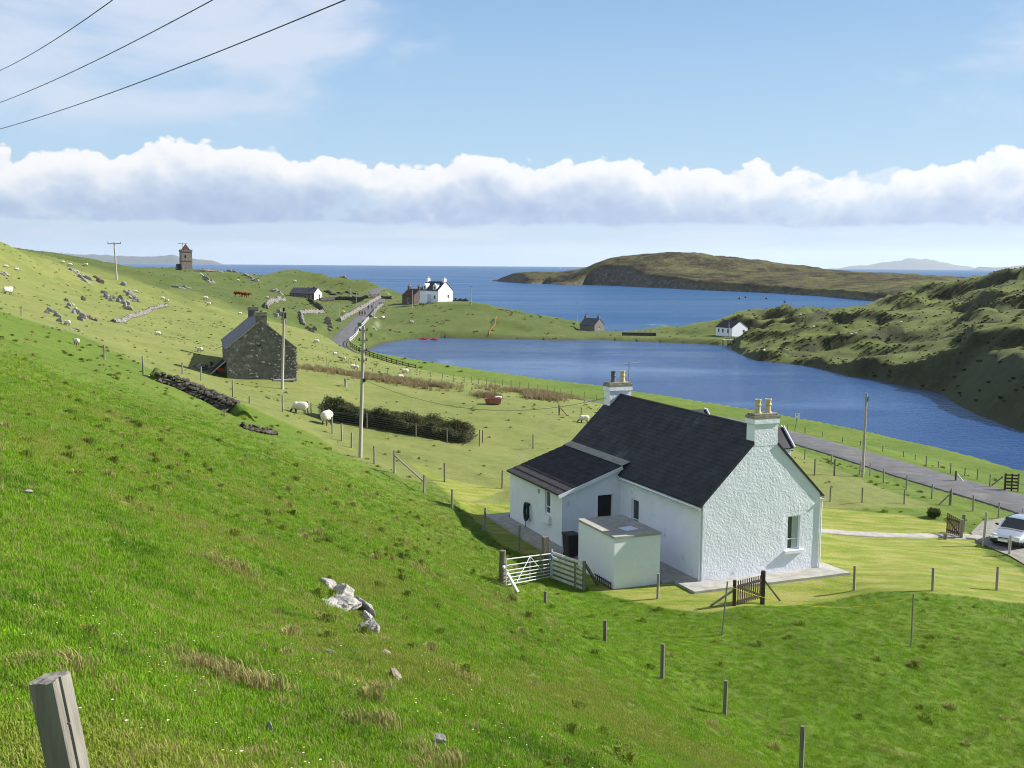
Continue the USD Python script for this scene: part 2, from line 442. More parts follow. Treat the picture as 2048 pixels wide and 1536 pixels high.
LAWN_PX = [(822, 958), (900, 1010), (960, 1052), (1000, 1086), (1090, 1120), (1165, 1168), (1230, 1190), (1310, 1208), (1420, 1224), (1560, 1199), (1720, 1182), (1880, 1184), (2048, 1184), (2200, 1190), (2200, 1145), (2060, 1132), (2030, 1106), (1968, 1084), (1958, 1058), (1900, 1022), (1820, 1008), (1640, 1004)]
LAWN_P = Polygon([PZ(u, v, 6.2)[:2] for u, v in LAWN_PX] + [hl_(15.5, 4)[:2], hl_(15.5, -4.5)[:2], PZ(1003, 985, 6.3)[:2], PZ(890, 968, 6.6)[:2]]).buffer(0)

FIELD_PX = [(0, 624, 15.0), (100, 660, 13.5), (200, 704, 12.0), (320, 760, 10.6), (470, 806, 9.6), (560, 842, 8.9), (650, 878, 8.2), (720, 925, 7.6), (820, 968, 7.0)]
FIELD_P = Polygon([PZ(*q)[:2] for q in FIELD_PX] + [PZ(890, 968, 6.6)[:2], PZ(1010, 985, 6.3)[:2], hl_(15.5, -4.5)[:2], hl_(15.5, 4)[:2], PZ(1640, 1004, 6.0)[:2], PZ(1870, 1010, 5.4)[:2], PZ(1700, 950, 5.0)[:2], PZ(1560, 895, 4.2)[:2]] +
                  [tuple(q[:2]) for q in ROAD[(ROAD_T > 95) & (ROAD_T < 245)][::12]] + [PZ(600, 640, 7)[:2], PZ(520, 618, 9)[:2], (-60, 300), (-85, 370), (-140, 400), (-300, 330), (-250, 120)]).buffer(0)


def axis(lo, fine0, fine1, hi, step, grow):
    up = [fine1]
    s = step
    while up[-1] < hi:
        s *= grow; up.append(up[-1] + s)
    dn = [fine0]
    s = step
    while dn[-1] > lo:
        s *= grow; dn.append(dn[-1] - s)
    return np.r_[dn[::-1][:-1], np.arange(fine0, fine1, step), up]


GX = axis(-420, -27, 32, 420, GRID, 1.025)
GY = axis(-70, 3.0, 48, 600, GRID, 1.0105)
XX, YY = np.meshgrid(GX, GY)
HH = land(XX, YY)


def H(x, y):
    i = np.clip(np.searchsorted(GX, x) - 1, 0, len(GX) - 2); j = np.clip(np.searchsorted(GY, y) - 1, 0, len(GY) - 2)
    s, t = (x - GX[i]) / (GX[i + 1] - GX[i]), (y - GY[j]) / (GY[j + 1] - GY[j])
    return (HH[j, i] * (1 - s) + HH[j, i + 1] * s) * (1 - t) + (HH[j + 1, i] * (1 - s) + HH[j + 1, i + 1] * s) * t


def ground_at(u, v, lo=3.0, hi=600.0):
    """Where the ray through photo pixel (u, v) meets the land (or the water)."""
    r = ray(u, v)
    t = np.concatenate([np.arange(lo, 60, 0.05), np.arange(60, hi, 0.25)])
    t = t[t >= lo]
    z = EYE + r[2] * t - np.maximum(H(r[0] * t, t), 0)
    k = np.argmax(z <= 0)
    if z[k] > 0:
        k = int(np.argmin(z / t))
    return np.array([r[0] * t[k], t[k], max(0.0, float(H(r[0] * t[k], t[k])))])


def on(x, y, dz=0.0):
    return np.array([x, y, float(H(x, y)) + dz])


MAT = {}


def terrain_prim(name, keep, mat, masks, **k):
    """The cells of the land grid chosen by keep as one mesh with its smooth normals and zone masks."""
    nx = len(GX)
    j, i = np.nonzero(keep)
    a = j * nx + i
    f = np.vstack([np.stack([a, a + 1, a + nx + 1], 1), np.stack([a, a + nx + 1, a + nx], 1)])
    use, inv = np.unique(f, return_inverse=True)
    f = inv.reshape(f.shape)
    V = np.stack([XX.ravel(), YY.ravel(), HH.ravel()], 1)[use]
    m = UsdGeom.Mesh.Define(stage, numbered('/World', name))
    m.CreatePointsAttr(Vt.Vec3fArray.FromNumpy(V.astype(np.float32)))
    m.CreateFaceVertexCountsAttr(Vt.IntArray.FromNumpy(np.full(len(f), 3, np.int32)))
    m.CreateFaceVertexIndicesAttr(Vt.IntArray.FromNumpy(f.astype(np.int32).ravel()))
    m.CreateSubdivisionSchemeAttr('none')
    m.CreateNormalsAttr(Vt.Vec3fArray.FromNumpy(NORMALS.reshape(-1, 3)[use].astype(np.float32)))
    m.SetNormalsInterpolation('vertex')
    api = UsdGeom.PrimvarsAPI(m)
    for n_, a_ in masks.items():
        api.CreatePrimvar(n_, Sdf.ValueTypeNames.Color3fArray, 'vertex').Set(Vt.Vec3fArray.FromNumpy(a_.reshape(-1, 3)[use].astype(np.float32)))
    UsdShade.MaterialBindingAPI.Apply(m.GetPrim()).Bind(MAT[mat])
    return mark(m.GetPrim(), kind='structure', **k)


gy_, gx_ = np.gradient(HH, GY, GX)
NORMALS = np.stack([-gx_, -gy_, np.ones_like(HH)], -1)
NORMALS /= np.linalg.norm(NORMALS, axis=-1, keepdims=True)
SLOPE = np.hypot(gx_, gy_)
PTS = shapely.points(XX, YY)
M_LAWN = sstep(shapely.distance(LAWN_P, PTS), 0.25, 0.0)
M_FIELD = sstep(shapely.distance(FIELD_P, PTS) - 1.0 * fbm2(XX, YY, 3.0, 3, 51) * sstep(YY, 55, 80), 0.8, 0.0)
M_MOOR = moor_mask(XX.ravel(), YY.ravel()).reshape(XX.shape)
CURV = sstep(fbm2(XX, YY, 0.85, 3, 31), 0.02, 0.3) * sstep(fbm2(XX, YY, 6.5, 2, 33), -0.12, 0.22)
ROCKY = (1 - 0.92 * M_MOOR) * sstep(SLOPE, 0.75, 1.3) * sstep(fbm2(XX, YY, 5.0, 4, 61), -0.1, 0.15) * sstep(np.hypot(XX, YY), 60, 110)
SHORE = sstep(HH, 0.7, 0.15)
M_LUSH = sstep(shapely.distance(LUSH_P, PTS) + 4.0 * fbm2(XX, YY, 3.5, 3, 53), 4.5, 0.0)
M_HEAD = sstep(YY, 215, 250) * (1 - M_MOOR)
ZONE3 = np.stack([M_LUSH, M_HEAD, 0 * M_LUSH], -1)
ZONE1 = np.stack([M_LAWN, M_FIELD, M_MOOR], -1)
ZONE2 = np.stack([CURV, ROCKY, SHORE], -1)

# ---- grass, as a material shared by every piece of ground
g = Graph()
pos = g.pos()
z1 = g.add('attribute', 'color', attribute='zone'); s1 = g.add('separate_color', 'r', color=z1).split('.')[0]
z2 = g.add('attribute', 'color', attribute='cover'); s2_ = g.add('separate_color', 'r', color=z2).split('.')[0]
lawn_m, field_m, moor_m = s1 + '.r', s1 + '.g', s1 + '.b'
tus_m, rock_m, shore_m = s2_ + '.r', s2_ + '.g', s2_ + '.b'
nA = g.noise(pos, 0.16, 4.0, 0.55)
nB = g.noise(pos, 1.1, 5.0, 0.6)
nC = g.noise(pos, 9.0, 5.0, 0.65)
nD = g.noise(g.scalev(pos, (1, 1, 0.4)), 38.0, 3.0, 0.7)
mixn = g.m('add', g.m('multiply', nA, 0.35), g.m('add', g.m('multiply', nB, 0.35), g.m('multiply', nC, 0.30)))
hillc = g.ramp(mixn, [(0.30, (0.030, 0.066, 0.003)), (0.45, (0.064, 0.115, 0.006)), (0.55, (0.095, 0.146, 0.012)), (0.70, (0.150, 0.165, 0.034))])
fieldc = g.ramp(mixn, [(0.28, (0.056, 0.076, 0.014)), (0.43, (0.118, 0.145, 0.034)), (0.56, (0.168, 0.182, 0.050)), (0.72, (0.230, 0.215, 0.090))])
stripes = g.noise(g.scalev(pos, (0.35, 1.2, 1)), 1.6, 4.0, 0.6)
lawnc = g.ramp(g.m('add', g.m('multiply', stripes, 0.7), g.m('multiply', nC, 0.3)), [(0.34, (0.095, 0.150, 0.010)), (0.48, (0.175, 0.215, 0.022)), (0.60, (0.275, 0.260, 0.075))])
nM = g.noise(g.scalev(pos, (1, 1, 1.6)), 0.11, 6.0, 0.6)
moorc = g.ramp(nM, [(0.34, (0.016, 0.020, 0.006)), (0.44, (0.036, 0.045, 0.010)), (0.52, (0.060, 0.074, 0.014)), (0.60, (0.070, 0.095, 0.014)), (0.72, (0.115, 0.100, 0.04))])
z3 = g.add('attribute', 'color', attribute='lush'); s3 = g.add('separate_color', 'r', color=z3).split('.')[0]
hillc = g.mix(s3 + '.r', hillc, g.ramp(mixn, [(0.30, (0.030, 0.075, 0.003)), (0.45, (0.066, 0.130, 0.005)), (0.55, (0.095, 0.160, 0.009)), (0.70, (0.145, 0.175, 0.020))]))
c = g.mix(field_m, hillc, fieldc)
c = g.mix(s3 + '.g', c, g.ramp(mixn, [(0.30, (0.020, 0.036, 0.006)), (0.45, (0.044, 0.068, 0.011)), (0.55, (0.064, 0.086, 0.016)), (0.70, (0.095, 0.102, 0.030))]))
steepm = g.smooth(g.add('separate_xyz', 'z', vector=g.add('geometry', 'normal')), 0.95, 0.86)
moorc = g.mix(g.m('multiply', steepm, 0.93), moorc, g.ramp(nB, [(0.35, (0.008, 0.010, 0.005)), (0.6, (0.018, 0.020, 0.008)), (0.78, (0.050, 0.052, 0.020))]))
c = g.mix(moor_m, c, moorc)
c = g.mix(lawn_m, c, lawnc)
straw = g.m('multiply', tus_m, g.smooth(g.m('add', nC, g.m('multiply', nB, 0.5)), 0.66, 0.92))
c = g.mix(g.m('multiply', straw, 0.65), c, (0.26, 0.21, 0.09))
c = g.mix(g.smooth(nD, 0.60, 0.85), c, g.mix(1.0, c, (1.6, 1.5, 1.5), 'multiply'))
c = g.mix(g.smooth(nD, 0.42, 0.22), c, g.mix(1.0, c, (0.45, 0.5, 0.45), 'multiply'))
rockc = g.ramp(g.noise(pos, 1.7, 6.0, 0.65), [(0.3, (0.07, 0.065, 0.055)), (0.5, (0.20, 0.19, 0.17)), (0.7, (0.34, 0.33, 0.30))])
c = g.mix(rock_m, c, rockc)
c = g.mix(g.m('multiply', shore_m, 0.8), c, (0.035, 0.033, 0.022))
hgt = g.m('add', g.m('multiply', nC, 0.7), g.m('multiply', nD, 0.5))
nrm = g.bump(hgt, 0.9, 0.07)
MAT['turf'] = g.make('turf', g.bsdf(base_color=c, roughness=0.9, specular_ior_level=0.15, normal=nrm, sheen_weight=0.15, sheen_tint=(0.6, 0.7, 0.3)))

cx, cy = 0.5 * (GX[:-1] + GX[1:]), 0.5 * (GY[:-1] + GY[1:])
CXX, CYY = np.meshgrid(cx, cy)
cpts = shapely.points(CXX, CYY)
hc = np.maximum.reduce([HH[:-1, :-1], HH[1:, :-1], HH[:-1, 1:], HH[1:, 1:]])
c_lawn = shapely.contains_properly(LAWN_P, cpts)
c_field = shapely.contains_properly(FIELD_P, cpts) & ~c_lawn
c_moor = shapely.contains_properly(MOOR_P, cpts)
c_head = ~c_lawn & ~c_field & ~c_moor & (CYY > 130)
zones = dict(zone=ZONE1, cover=ZONE2, lush=ZONE3)
drop_ = (hc < -1.5)
terrain_prim('garden_lawn', c_lawn, 'turf', zones, label='yellow green mown lawn around the white cottage')
terrain_prim('pasture', c_field & ~drop_, 'turf', zones, label='pale grazed pasture around the stone barn, rising to the hillside')
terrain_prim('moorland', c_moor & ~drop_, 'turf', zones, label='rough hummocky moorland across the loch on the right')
terrain_prim('headland', c_head & ~drop_, 'turf', zones, label='green headland with the road and houses beyond the loch')
terrain_prim('hillside', ~c_lawn & ~c_field & ~c_moor & ~c_head & ~drop_, 'turf', zones, label='steep bright green grassy hillside in the foreground')

# ---- far headland across the bay
HEAD_SHORE = [(985, 562), (1010, 563.5), (1040, 566), (1060, 568), (1090, 567.5), (1130, 570.5), (1180, 570), (1240, 571.5), (1300, 575), (1350, 577), (1400, 580), (1470, 583), (1550, 586.5), (1600, 590), (1640, 592), (1700, 598), (1780, 605), (1850, 612)]
hs = [PZ(*q)[:2] for q in HEAD_SHORE]
HEAD = Polygon(hs + [(330, 560), (520, 700), (620, 900), (560, 1150), (420, 1300), (330, 1330), (230, 1290), (150, 1270), (90, 1290), (30, 1330), (-20, 1330), PZ(990, 561.6)[:2]]).buffer(0)
HSPOT = """985 562 1300;1005 556 1290;1020 549 1270;1060 544 1220;1110 546 1180;1150 541 1150;1145 556 1110;1035 547 1290;1085 545 1270;1130 545 1240;1090 552 1150;1185 530 1110;1240 523 1090;1290 518 1080;1330 514 1075;1365 510 1070;1400 515 1060;1450 523 1050;1500 525 1040;1560 532 1020;1620 541 1000;1660 546 960;1700 546 900;1740 551 840;1770 561 760;1800 567 700;1850 569 650;1900 567 620;1300 555 970;1400 556 930;1500 560 870;1600 565 810;1700 575 720;1800 582 620;1250 553 1030;1350 535 1020;1450 545 980;1550 550 930;2100 575 620;2150 580 800;2000 572 900;1700 556 1150;1450 545 1250"""
hp = np.array([P(*map(float, s.split())) for s in HSPOT.split(';')])
_h2 = RBFInterpolator(hp[:, :2], hp[:, 2], kernel='thin_plate_spline', smoothing=0.5)
hx_, hy_ = np.meshgrid(np.arange(-60, 640, 3.0), np.arange(480, 1360, 3.2))
hh = _h2(np.stack([hx_.ravel(), hy_.ravel()], 1)).reshape(hx_.shape)
hpt = shapely.points(hx_, hy_)
hin = shapely.contains_properly(HEAD, hpt)
hds = shapely.distance(shapely.boundary(HEAD), hpt)
hh = np.clip(hh, 1.0, 45)
rid = 1 - 4 * np.abs(fbm2(hx_, hy_ * 1.2, 70.0, 4, 71))
hh = hh + sstep(hds, 0, 110) * (3.6 * (rid - 0.62) + 5.0 * fbm2(hx_, hy_, 30.0, 4, 75)) + 3.0 * fbm2(hx_, hy_, 11.0, 3, 76)
hh = np.maximum(np.minimum(hh, 1.0 + 1.3 * hds + 4 * fbm2(hx_, hy_, 26.0, 3, 77)), np.minimum(0.5 * hds, 2.0))
hh = np.where(hin, hh, -np.minimum(0.4 * hds + 0.1, 3))
nx2 = hx_.shape[1]
jj, ii = np.nonzero(np.maximum.reduce([hh[:-1, :-1], hh[1:, :-1], hh[:-1, 1:], hh[1:, 1:]]) > -2)
a_ = jj * nx2 + ii
hf = np.vstack([np.stack([a_, a_ + 1, a_ + nx2 + 1], 1), np.stack([a_, a_ + nx2 + 1, a_ + nx2], 1)])
hm = trimesh.Trimesh(np.stack([hx_.ravel(), hy_.ravel(), hh.ravel()], 1), hf, process=False)
hm.remove_unreferenced_vertices()
g = Graph()
pos = g.pos()
nz = g.add('separate_xyz', 'z', vector=g.add('geometry', 'normal'))
pz = g.add('separate_xyz', 'z', vector=pos)
nM = g.m('add', g.m('multiply', g.noise(g.scalev(pos, (1, 1, 2.5)), 0.022, 5.0, 0.6), 0.55), g.m('multiply', g.noise(g.scalev(pos, (1, 0.5, 2.5)), 0.13, 5.0, 0.7), 0.45))
c = g.ramp(nM, [(0.38, (0.018, 0.017, 0.011)), (0.45, (0.044, 0.038, 0.020)), (0.51, (0.080, 0.070, 0.034)), (0.57, (0.090, 0.095, 0.030)), (0.66, (0.16, 0.13, 0.07))])
rk = g.m('multiply', g.smooth(nz, 0.82, 0.62), 0.9)
rk = g.m('maximum', rk, g.smooth(g.m('add', pz, g.m('multiply', g.noise(pos, 0.09, 4.0, 0.6), 5.0)), 5.2, 3.4))
c = g.mix(rk, c, g.ramp(g.noise(pos, 0.35, 6.0, 0.7), [(0.3, (0.030, 0.029, 0.027)), (0.5, (0.075, 0.070, 0.060)), (0.7, (0.20, 0.18, 0.15))]))
MAT['far_moor'] = g.make('far_moor', g.bsdf(base_color=c, roughness=0.95, specular_ior_level=0.1, normal=g.bump(g.noise(pos, 0.25, 6.0, 0.65), 1.0, 1.5)))
obj('far_headland', hm, 'far_moor', smooth=True, kind='structure', label='long brown green headland with dark low cliffs across the bay')

# ---- water
def water(name, deep, rough, amp, calm, spec, streaks):
    g = Graph()
    pos = g.pos()
    w1 = g.noise(g.scalev(pos, (0.8, 1.0, 1)), 0.9, 3.0, 0.6)
    w2 = g.noise(g.scalev(pos, (0.9, 1.0, 1)), 3.4, 3.0, 0.6)
    patch = g.smooth(g.noise(g.scalev(pos, (0.35, 1.0, 1)), 0.028, 3.0, 0.5, distortion=0.4), calm[0], calm[1])
    hgt = g.m('add', g.m('multiply', w1, 1.0), g.m('multiply', w2, 0.35))
    stren = g.m('add', calm[2], g.m('multiply', patch, amp))
    nrm = g.bump(hgt, stren, 0.8)
    # a wavy surface never mirrors as fully at grazing angles as a flat one: the share that reflects is capped
    streak = g.noise(g.scalev(pos, streaks), 1.0, 5.0, 0.6, distortion=0.3)
    fine = g.noise(g.scalev(pos, (streaks[0] * 18, streaks[1] * 18, 1)), 1.0, 4.0, 0.65)
    cap = g.m('add', g.lin(streak, 0.35, 0.68, spec * 0.62, spec * 1.35), g.m('multiply', g.m('subtract', fine, 0.5), spec * 0.9))
    refl = g.m('minimum', g.m('multiply', g.add('fresnel', 'fac', IOR=1.333), 0.85), cap)
    under = g.add('diffuse_bsdf', 'BSDF', color=deep)
    top = g.add('glossy_bsdf', 'BSDF', color=(0.95, 0.97, 1.0), roughness=rough, normal=nrm, distribution='ggx')
    return g.make(name, g.add('mix_closure', 'closure', fac=refl, closure1=under, closure2=top))


MAT['loch_water'] = water('loch_water', (0.016, 0.055, 0.165), 0.14, 0.50, (0.36, 0.52, 0.08), 0.50, (0.018, 0.05, 1))
MAT['sea_water'] = water('sea_water', (0.022, 0.080, 0.190), 0.15, 0.5, (0.30, 0.60, 0.60), 0.26, (0.004, 0.014, 1))
lb = LOCH.buffer(6)


def sheet(poly, z):
    v, f = trimesh.creation.triangulate_polygon(poly, engine='earcut')
    m = trimesh.Trimesh(np.c_[v, np.full(len(v), z)], f, process=False)
    if m.face_normals[:, 2].mean() < 0:
        m.invert()
    return m


obj('loch', sheet(lb, 0.0), 'loch_water', kind='structure', label='dark blue freshwater loch behind the white cottage')
sea = Polygon([(20000 * math.sin(t), 20000 * math.cos(t)) for t in np.linspace(-1.9, 1.9, 160)] + [(0, -300)]).difference(LOCH.buffer(6.01)).difference(Polygon([(-60, 20), (-60, 100), (0, 110), (40, 60), (30, 10)]))
obj('sea', cat([sheet(q, 0.0) for q in getattr(sea, 'geoms', [sea])]), 'sea_water', kind='structure', label='blue sea beyond the headlands out to the horizon')
# ------------------------------------------------------------------ materials for things
def simple(name, col, rough=0.7, spec=0.3, vary=0.25, scale=6.0, bump=0.0, bscale=30.0, metal=0.0, bdist=0.02, stretch=(1, 1, 1), stain=None, coord='object', **k):
    g = Graph()
    v = g.add('texture_coordinate', 'object') if coord == 'object' else g.pos()
    v = g.scalev(v, stretch)
    n = g.noise(v, scale, 4.0, 0.6)
    lo = tuple(c * (1 - vary) for c in col); hi = tuple(min(0.9, c * (1 + vary)) for c in col)
    c = g.ramp(n, [(0.3, lo), (0.7, hi)])
    if stain:
        c = g.mix(g.smooth(g.noise(v, stain[1], 5.0, 0.65), stain[2], stain[2] + 0.16), c, stain[0])
    kw = dict(base_color=c, roughness=rough, specular_ior_level=spec, metallic=metal)
    if bump:
        kw['normal'] = g.bump(g.noise(v, bscale, 4.0, 0.6), bump, bdist)
    kw.update(k)
    MAT[name] = g.make(name, g.bsdf(**kw))


simple('harling', (0.76, 0.78, 0.87), 0.9, 0.2, 0.04, 1.2, 0.55, 9.0, bdist=0.045, stain=((0.52, 0.56, 0.55), 1.1, 0.60))
simple('white_render', (0.74, 0.765, 0.84), 0.9, 0.2, 0.05, 1.5, 0.35, 9.0, bdist=0.02, stain=((0.55, 0.56, 0.53), 1.4, 0.64))
simple('white_paint', (0.75, 0.77, 0.84), 0.55, 0.4, 0.04)
simple('slate', (0.026, 0.027, 0.034), 0.75, 0.3, 0.45, 1.6, 0.2, 20, stain=((0.075, 0.075, 0.085), 0.55, 0.60))
simple('old_slate', (0.070, 0.072, 0.085), 0.6, 0.4, 0.5, 1.2, 0.3, 12, stain=((0.22, 0.22, 0.24), 1.3, 0.60), stretch=(1, 1, 0.35))
simple('roof_tile', (0.045, 0.042, 0.048), 0.8, 0.3, 0.3, 3.0, 0.2, 30)
simple('lichen_stone', (0.25, 0.235, 0.19), 0.95, 0.1, 0.4, 8.0, 0.6, 14, stain=((0.36, 0.30, 0.13), 7, 0.60))
simple('pot_buff', (0.52, 0.42, 0.24), 0.8, 0.2, 0.3, 7.0, stain=((0.20, 0.16, 0.10), 5, 0.60))
simple('pot_dark', (0.10, 0.10, 0.10), 0.7, 0.3, 0.3)
simple('concrete', (0.33, 0.32, 0.29), 0.9, 0.2, 0.2, 2.5, 0.3, 30, stain=((0.20, 0.19, 0.17), 1.6, 0.58))
simple('wet_concrete', (0.15, 0.15, 0.16), 0.8, 0.3, 0.25, 2.5, 0.3, 30)
simple('rubble', (0.160, 0.155, 0.140), 0.95, 0.1, 0.30, 2.6, 0.8, 5.0, bdist=0.06, stain=((0.21, 0.205, 0.19), 3.2, 0.62))
simple('wall_stone', (0.19, 0.18, 0.165), 0.95, 0.1, 0.7, 2.5, 0.8, 5.0, bdist=0.08)
simple('wall_stone_dark', (0.075, 0.068, 0.056), 0.95, 0.1, 0.5, 1.5, 0.8, 5.0, bdist=0.08)
simple('rock', (0.27, 0.26, 0.245), 0.95, 0.1, 0.45, 2.2, 1.0, 4.0, bdist=0.10, stain=((0.10, 0.095, 0.08), 3.5, 0.56))
simple('rock_brown', (0.22, 0.18, 0.14), 0.95, 0.1, 0.45, 2.0, 1.0, 4.0, bdist=0.10, stain=((0.09, 0.10, 0.03), 3.0, 0.58))
simple('red_stone', (0.22, 0.185, 0.165), 0.95, 0.1, 0.35, 1.6, 0.8, 4.0, bdist=0.1)
simple('red_roof', (0.105, 0.045, 0.035), 0.8, 0.2, 0.35, 1.5)
simple('brown_stone', (0.125, 0.10, 0.085), 0.95, 0.1, 0.35, 1.6, 0.6, 4.0, bdist=0.08)
simple('grey_wood', (0.26, 0.24, 0.20), 0.9, 0.1, 0.35, 9.0, 0.5, 40, stretch=(1, 1, 0.12))
simple('post_wood', (0.17, 0.155, 0.12), 0.9, 0.1, 0.35, 9.0, 0.5, 40, stretch=(1, 1, 0.12))
simple('pale_wood', (0.58, 0.56, 0.53), 0.9, 0.1, 0.25, 9.0, 0.4, 40, stretch=(1, 1, 0.2))
simple('dark_wood', (0.075, 0.055, 0.04), 0.9, 0.1, 0.3, 9.0)
simple('pole_wood', (0.36, 0.33, 0.29), 0.9, 0.1, 0.25, 5.0, 0.4, 20, stretch=(1, 1, 0.05))
simple('galvanised', (0.62, 0.64, 0.66), 0.42, 0.5, 0.08, metal=0.55)
simple('wire_metal', (0.16, 0.16, 0.16), 0.6, 0.4, 0.1)
simple('cable', (0.035, 0.04, 0.06), 0.6, 0.3, 0.1)
simple('black_plastic', (0.018, 0.018, 0.020), 0.5, 0.4, 0.2)
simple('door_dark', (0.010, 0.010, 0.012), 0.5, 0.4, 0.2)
simple('green_box', (0.05, 0.17, 0.12), 0.5, 0.4, 0.1)
simple('hose_green', (0.008, 0.035, 0.028), 0.5, 0.4, 0.2)
simple('fleece', (0.66, 0.62, 0.53), 1.0, 0.05, 0.15, 9.0, 0.8, 16, bdist=0.05)
simple('sheep_face', (0.10, 0.085, 0.07), 0.9, 0.1, 0.2)
simple('cow_hide', (0.16, 0.045, 0.015), 0.9, 0.1, 0.2)
simple('tub_red', (0.30, 0.105, 0.075), 0.6, 0.3, 0.25)
simple('enamel', (0.75, 0.74, 0.70), 0.35, 0.5, 0.08)
simple('kayak_red', (0.55, 0.06, 0.03), 0.4, 0.5, 0.1)
simple('net_orange', (0.50, 0.13, 0.05), 0.7, 0.2, 0.1)
simple('rope_yellow', (0.62, 0.48, 0.03), 0.7, 0.2, 0.1)
simple('rope_blue', (0.04, 0.22, 0.60), 0.7, 0.2, 0.1)
simple('corrugated', (0.20, 0.20, 0.19), 0.7, 0.3, 0.35, 1.5, stain=((0.16, 0.09, 0.05), 1.6, 0.60))
simple('junk_red', (0.35, 0.045, 0.02), 0.7, 0.2, 0.2)
simple('junk_dark', (0.03, 0.028, 0.026), 0.8, 0.2, 0.4)
simple('sheet_white', (0.66, 0.70, 0.78), 0.6, 0.3, 0.06)
simple('buoy', (0.02, 0.02, 0.025), 0.5, 0.4, 0.1)
simple('asphalt', (0.115, 0.115, 0.122), 0.95, 0.15, 0.22, 0.9, 0.25, 40, coord='world', stain=((0.17, 0.165, 0.16), 0.35, 0.56))
simple('gravel', (0.24, 0.23, 0.21), 0.95, 0.1, 0.3, 5.0, 0.5, 30, coord='world', bdist=0.04)
simple('skin', (0.45, 0.27, 0.19), 0.7, 0.3, 0.05)
simple('jacket_red', (0.42, 0.03, 0.03), 0.8, 0.2, 0.1)
simple('jacket_blue', (0.03, 0.05, 0.14), 0.8, 0.2, 0.1)
simple('jacket_black', (0.02, 0.02, 0.022), 0.8, 0.2, 0.1)
simple('car_silver', (0.56, 0.58, 0.63), 0.28, 0.5, 0.02, metal=0.6, coat_weight=0.8)
simple('car_trim', (0.012, 0.012, 0.014), 0.5, 0.4, 0.1)
simple('car_glass', (0.012, 0.015, 0.020), 0.06, 0.6, 0.1)
simple('lamp_glass', (0.55, 0.56, 0.58), 0.1, 0.6, 0.05)
simple('plate_white', (0.75, 0.75, 0.72), 0.4, 0.4, 0.03)
simple('pane', (0.055, 0.070, 0.075), 0.08, 0.6, 0.3, 1.5)
simple('curtain', (0.42, 0.45, 0.43), 0.9, 0.1, 0.2, 12, stretch=(4, 4, 0.3))
simple('hedge_stem', (0.05, 0.04, 0.03), 0.9, 0.1, 0.2)


def leafmat(name, col, vary=0.5, trans=0.25, patch=None):
    g = Graph()
    r = g.add('object_info', 'random')
    n = g.noise(g.pos(), 0.9, 3.0, 0.6)
    f = g.m('add', g.m('multiply', r, 0.45), g.m('multiply', n, 0.6))
    c = g.ramp(f, [(0.2, tuple(q * (1 - vary) for q in col)), (0.8, tuple(q * (1 + vary) for q in col))])
    if patch:
        q = g.m('add', g.m('multiply', g.noise(g.pos(), 0.22, 4.0, 0.6), 0.7), g.m('multiply', g.noise(g.pos(), 1.7, 3.0, 0.6), 0.3))
        c = g.mix(g.smooth(q, 0.47, 0.60), c, patch)
        c = g.mix(g.smooth(q, 0.46, 0.36), c, g.mix(1.0, c, (0.55, 0.68, 0.5), 'multiply'))
    a = g.bsdf(base_color=c, roughness=0.75, specular_ior_level=0.2)
    t = g.add('translucent_bsdf', 'BSDF', color=c)
    MAT[name] = g.make(name, g.add('mix_closure', 'closure', fac=trans, closure1=a, closure2=t))


leafmat('grass_blade', (0.140, 0.265, 0.010), 0.40, patch=(0.205, 0.260, 0.032))
leafmat('straw_blade', (0.27, 0.235, 0.09), 0.35)
leafmat('rush_blade', (0.25, 0.20, 0.115), 0.3)
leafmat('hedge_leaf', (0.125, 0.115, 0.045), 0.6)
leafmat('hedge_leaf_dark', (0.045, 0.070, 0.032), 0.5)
leafmat('lush_blade', (0.165, 0.300, 0.010), 0.40)
leafmat('clump_green', (0.13, 0.175, 0.020), 0.5)
leafmat('heather_leaf', (0.035, 0.030, 0.014), 0.6)
leafmat('field_clump', (0.185, 0.18, 0.065), 0.4)
leafmat('rough_leaf', (0.065, 0.070, 0.020), 0.5)
leafmat('daisy', (0.80, 0.80, 0.76), 0.05)
leafmat('buttercup', (0.72, 0.55, 0.03), 0.1)
leafmat('bush_leaf', (0.05, 0.075, 0.015), 0.5)

# ------------------------------------------------------------------ road, lay-by, paths


def strip(line, half, dz, name, mat, label, crown=0.03):
    n = len(line)
    t = np.gradient(line[:, :2], axis=0); t /= np.linalg.norm(t, axis=1, keepdims=True)
    s = np.stack([t[:, 1], -t[:, 0]], 1)
    ks = np.array([-1.0, -0.96, -0.5, 0, 0.5, 0.96, 1.0])
    zo = np.array([-0.10, 0.0, crown * 0.6, crown, crown * 0.6, 0.0, -0.10])
    wob = 1 + 0.05 * fbm2(line[:, 0], line[:, 1], 3.0, 3, 81)
    V = np.concatenate([np.c_[line[:, :2] + s * (half * k) * wob[:, None], line[:, 2] + dz + z] for k, z in zip(ks, zo)])
    f = []
    for k in range(len(ks) - 1):
        a = k * n + np.arange(n - 1); b = a + n
        f += [np.stack([a, b, b + 1], 1), np.stack([a, b + 1, a + 1], 1)]
    m = trimesh.Trimesh(V, np.vstack(f), process=False)
    if m.face_normals[:, 2].mean() < 0:
        m.invert()
    return obj(name, m, mat, smooth=True, kind='structure', label=label)


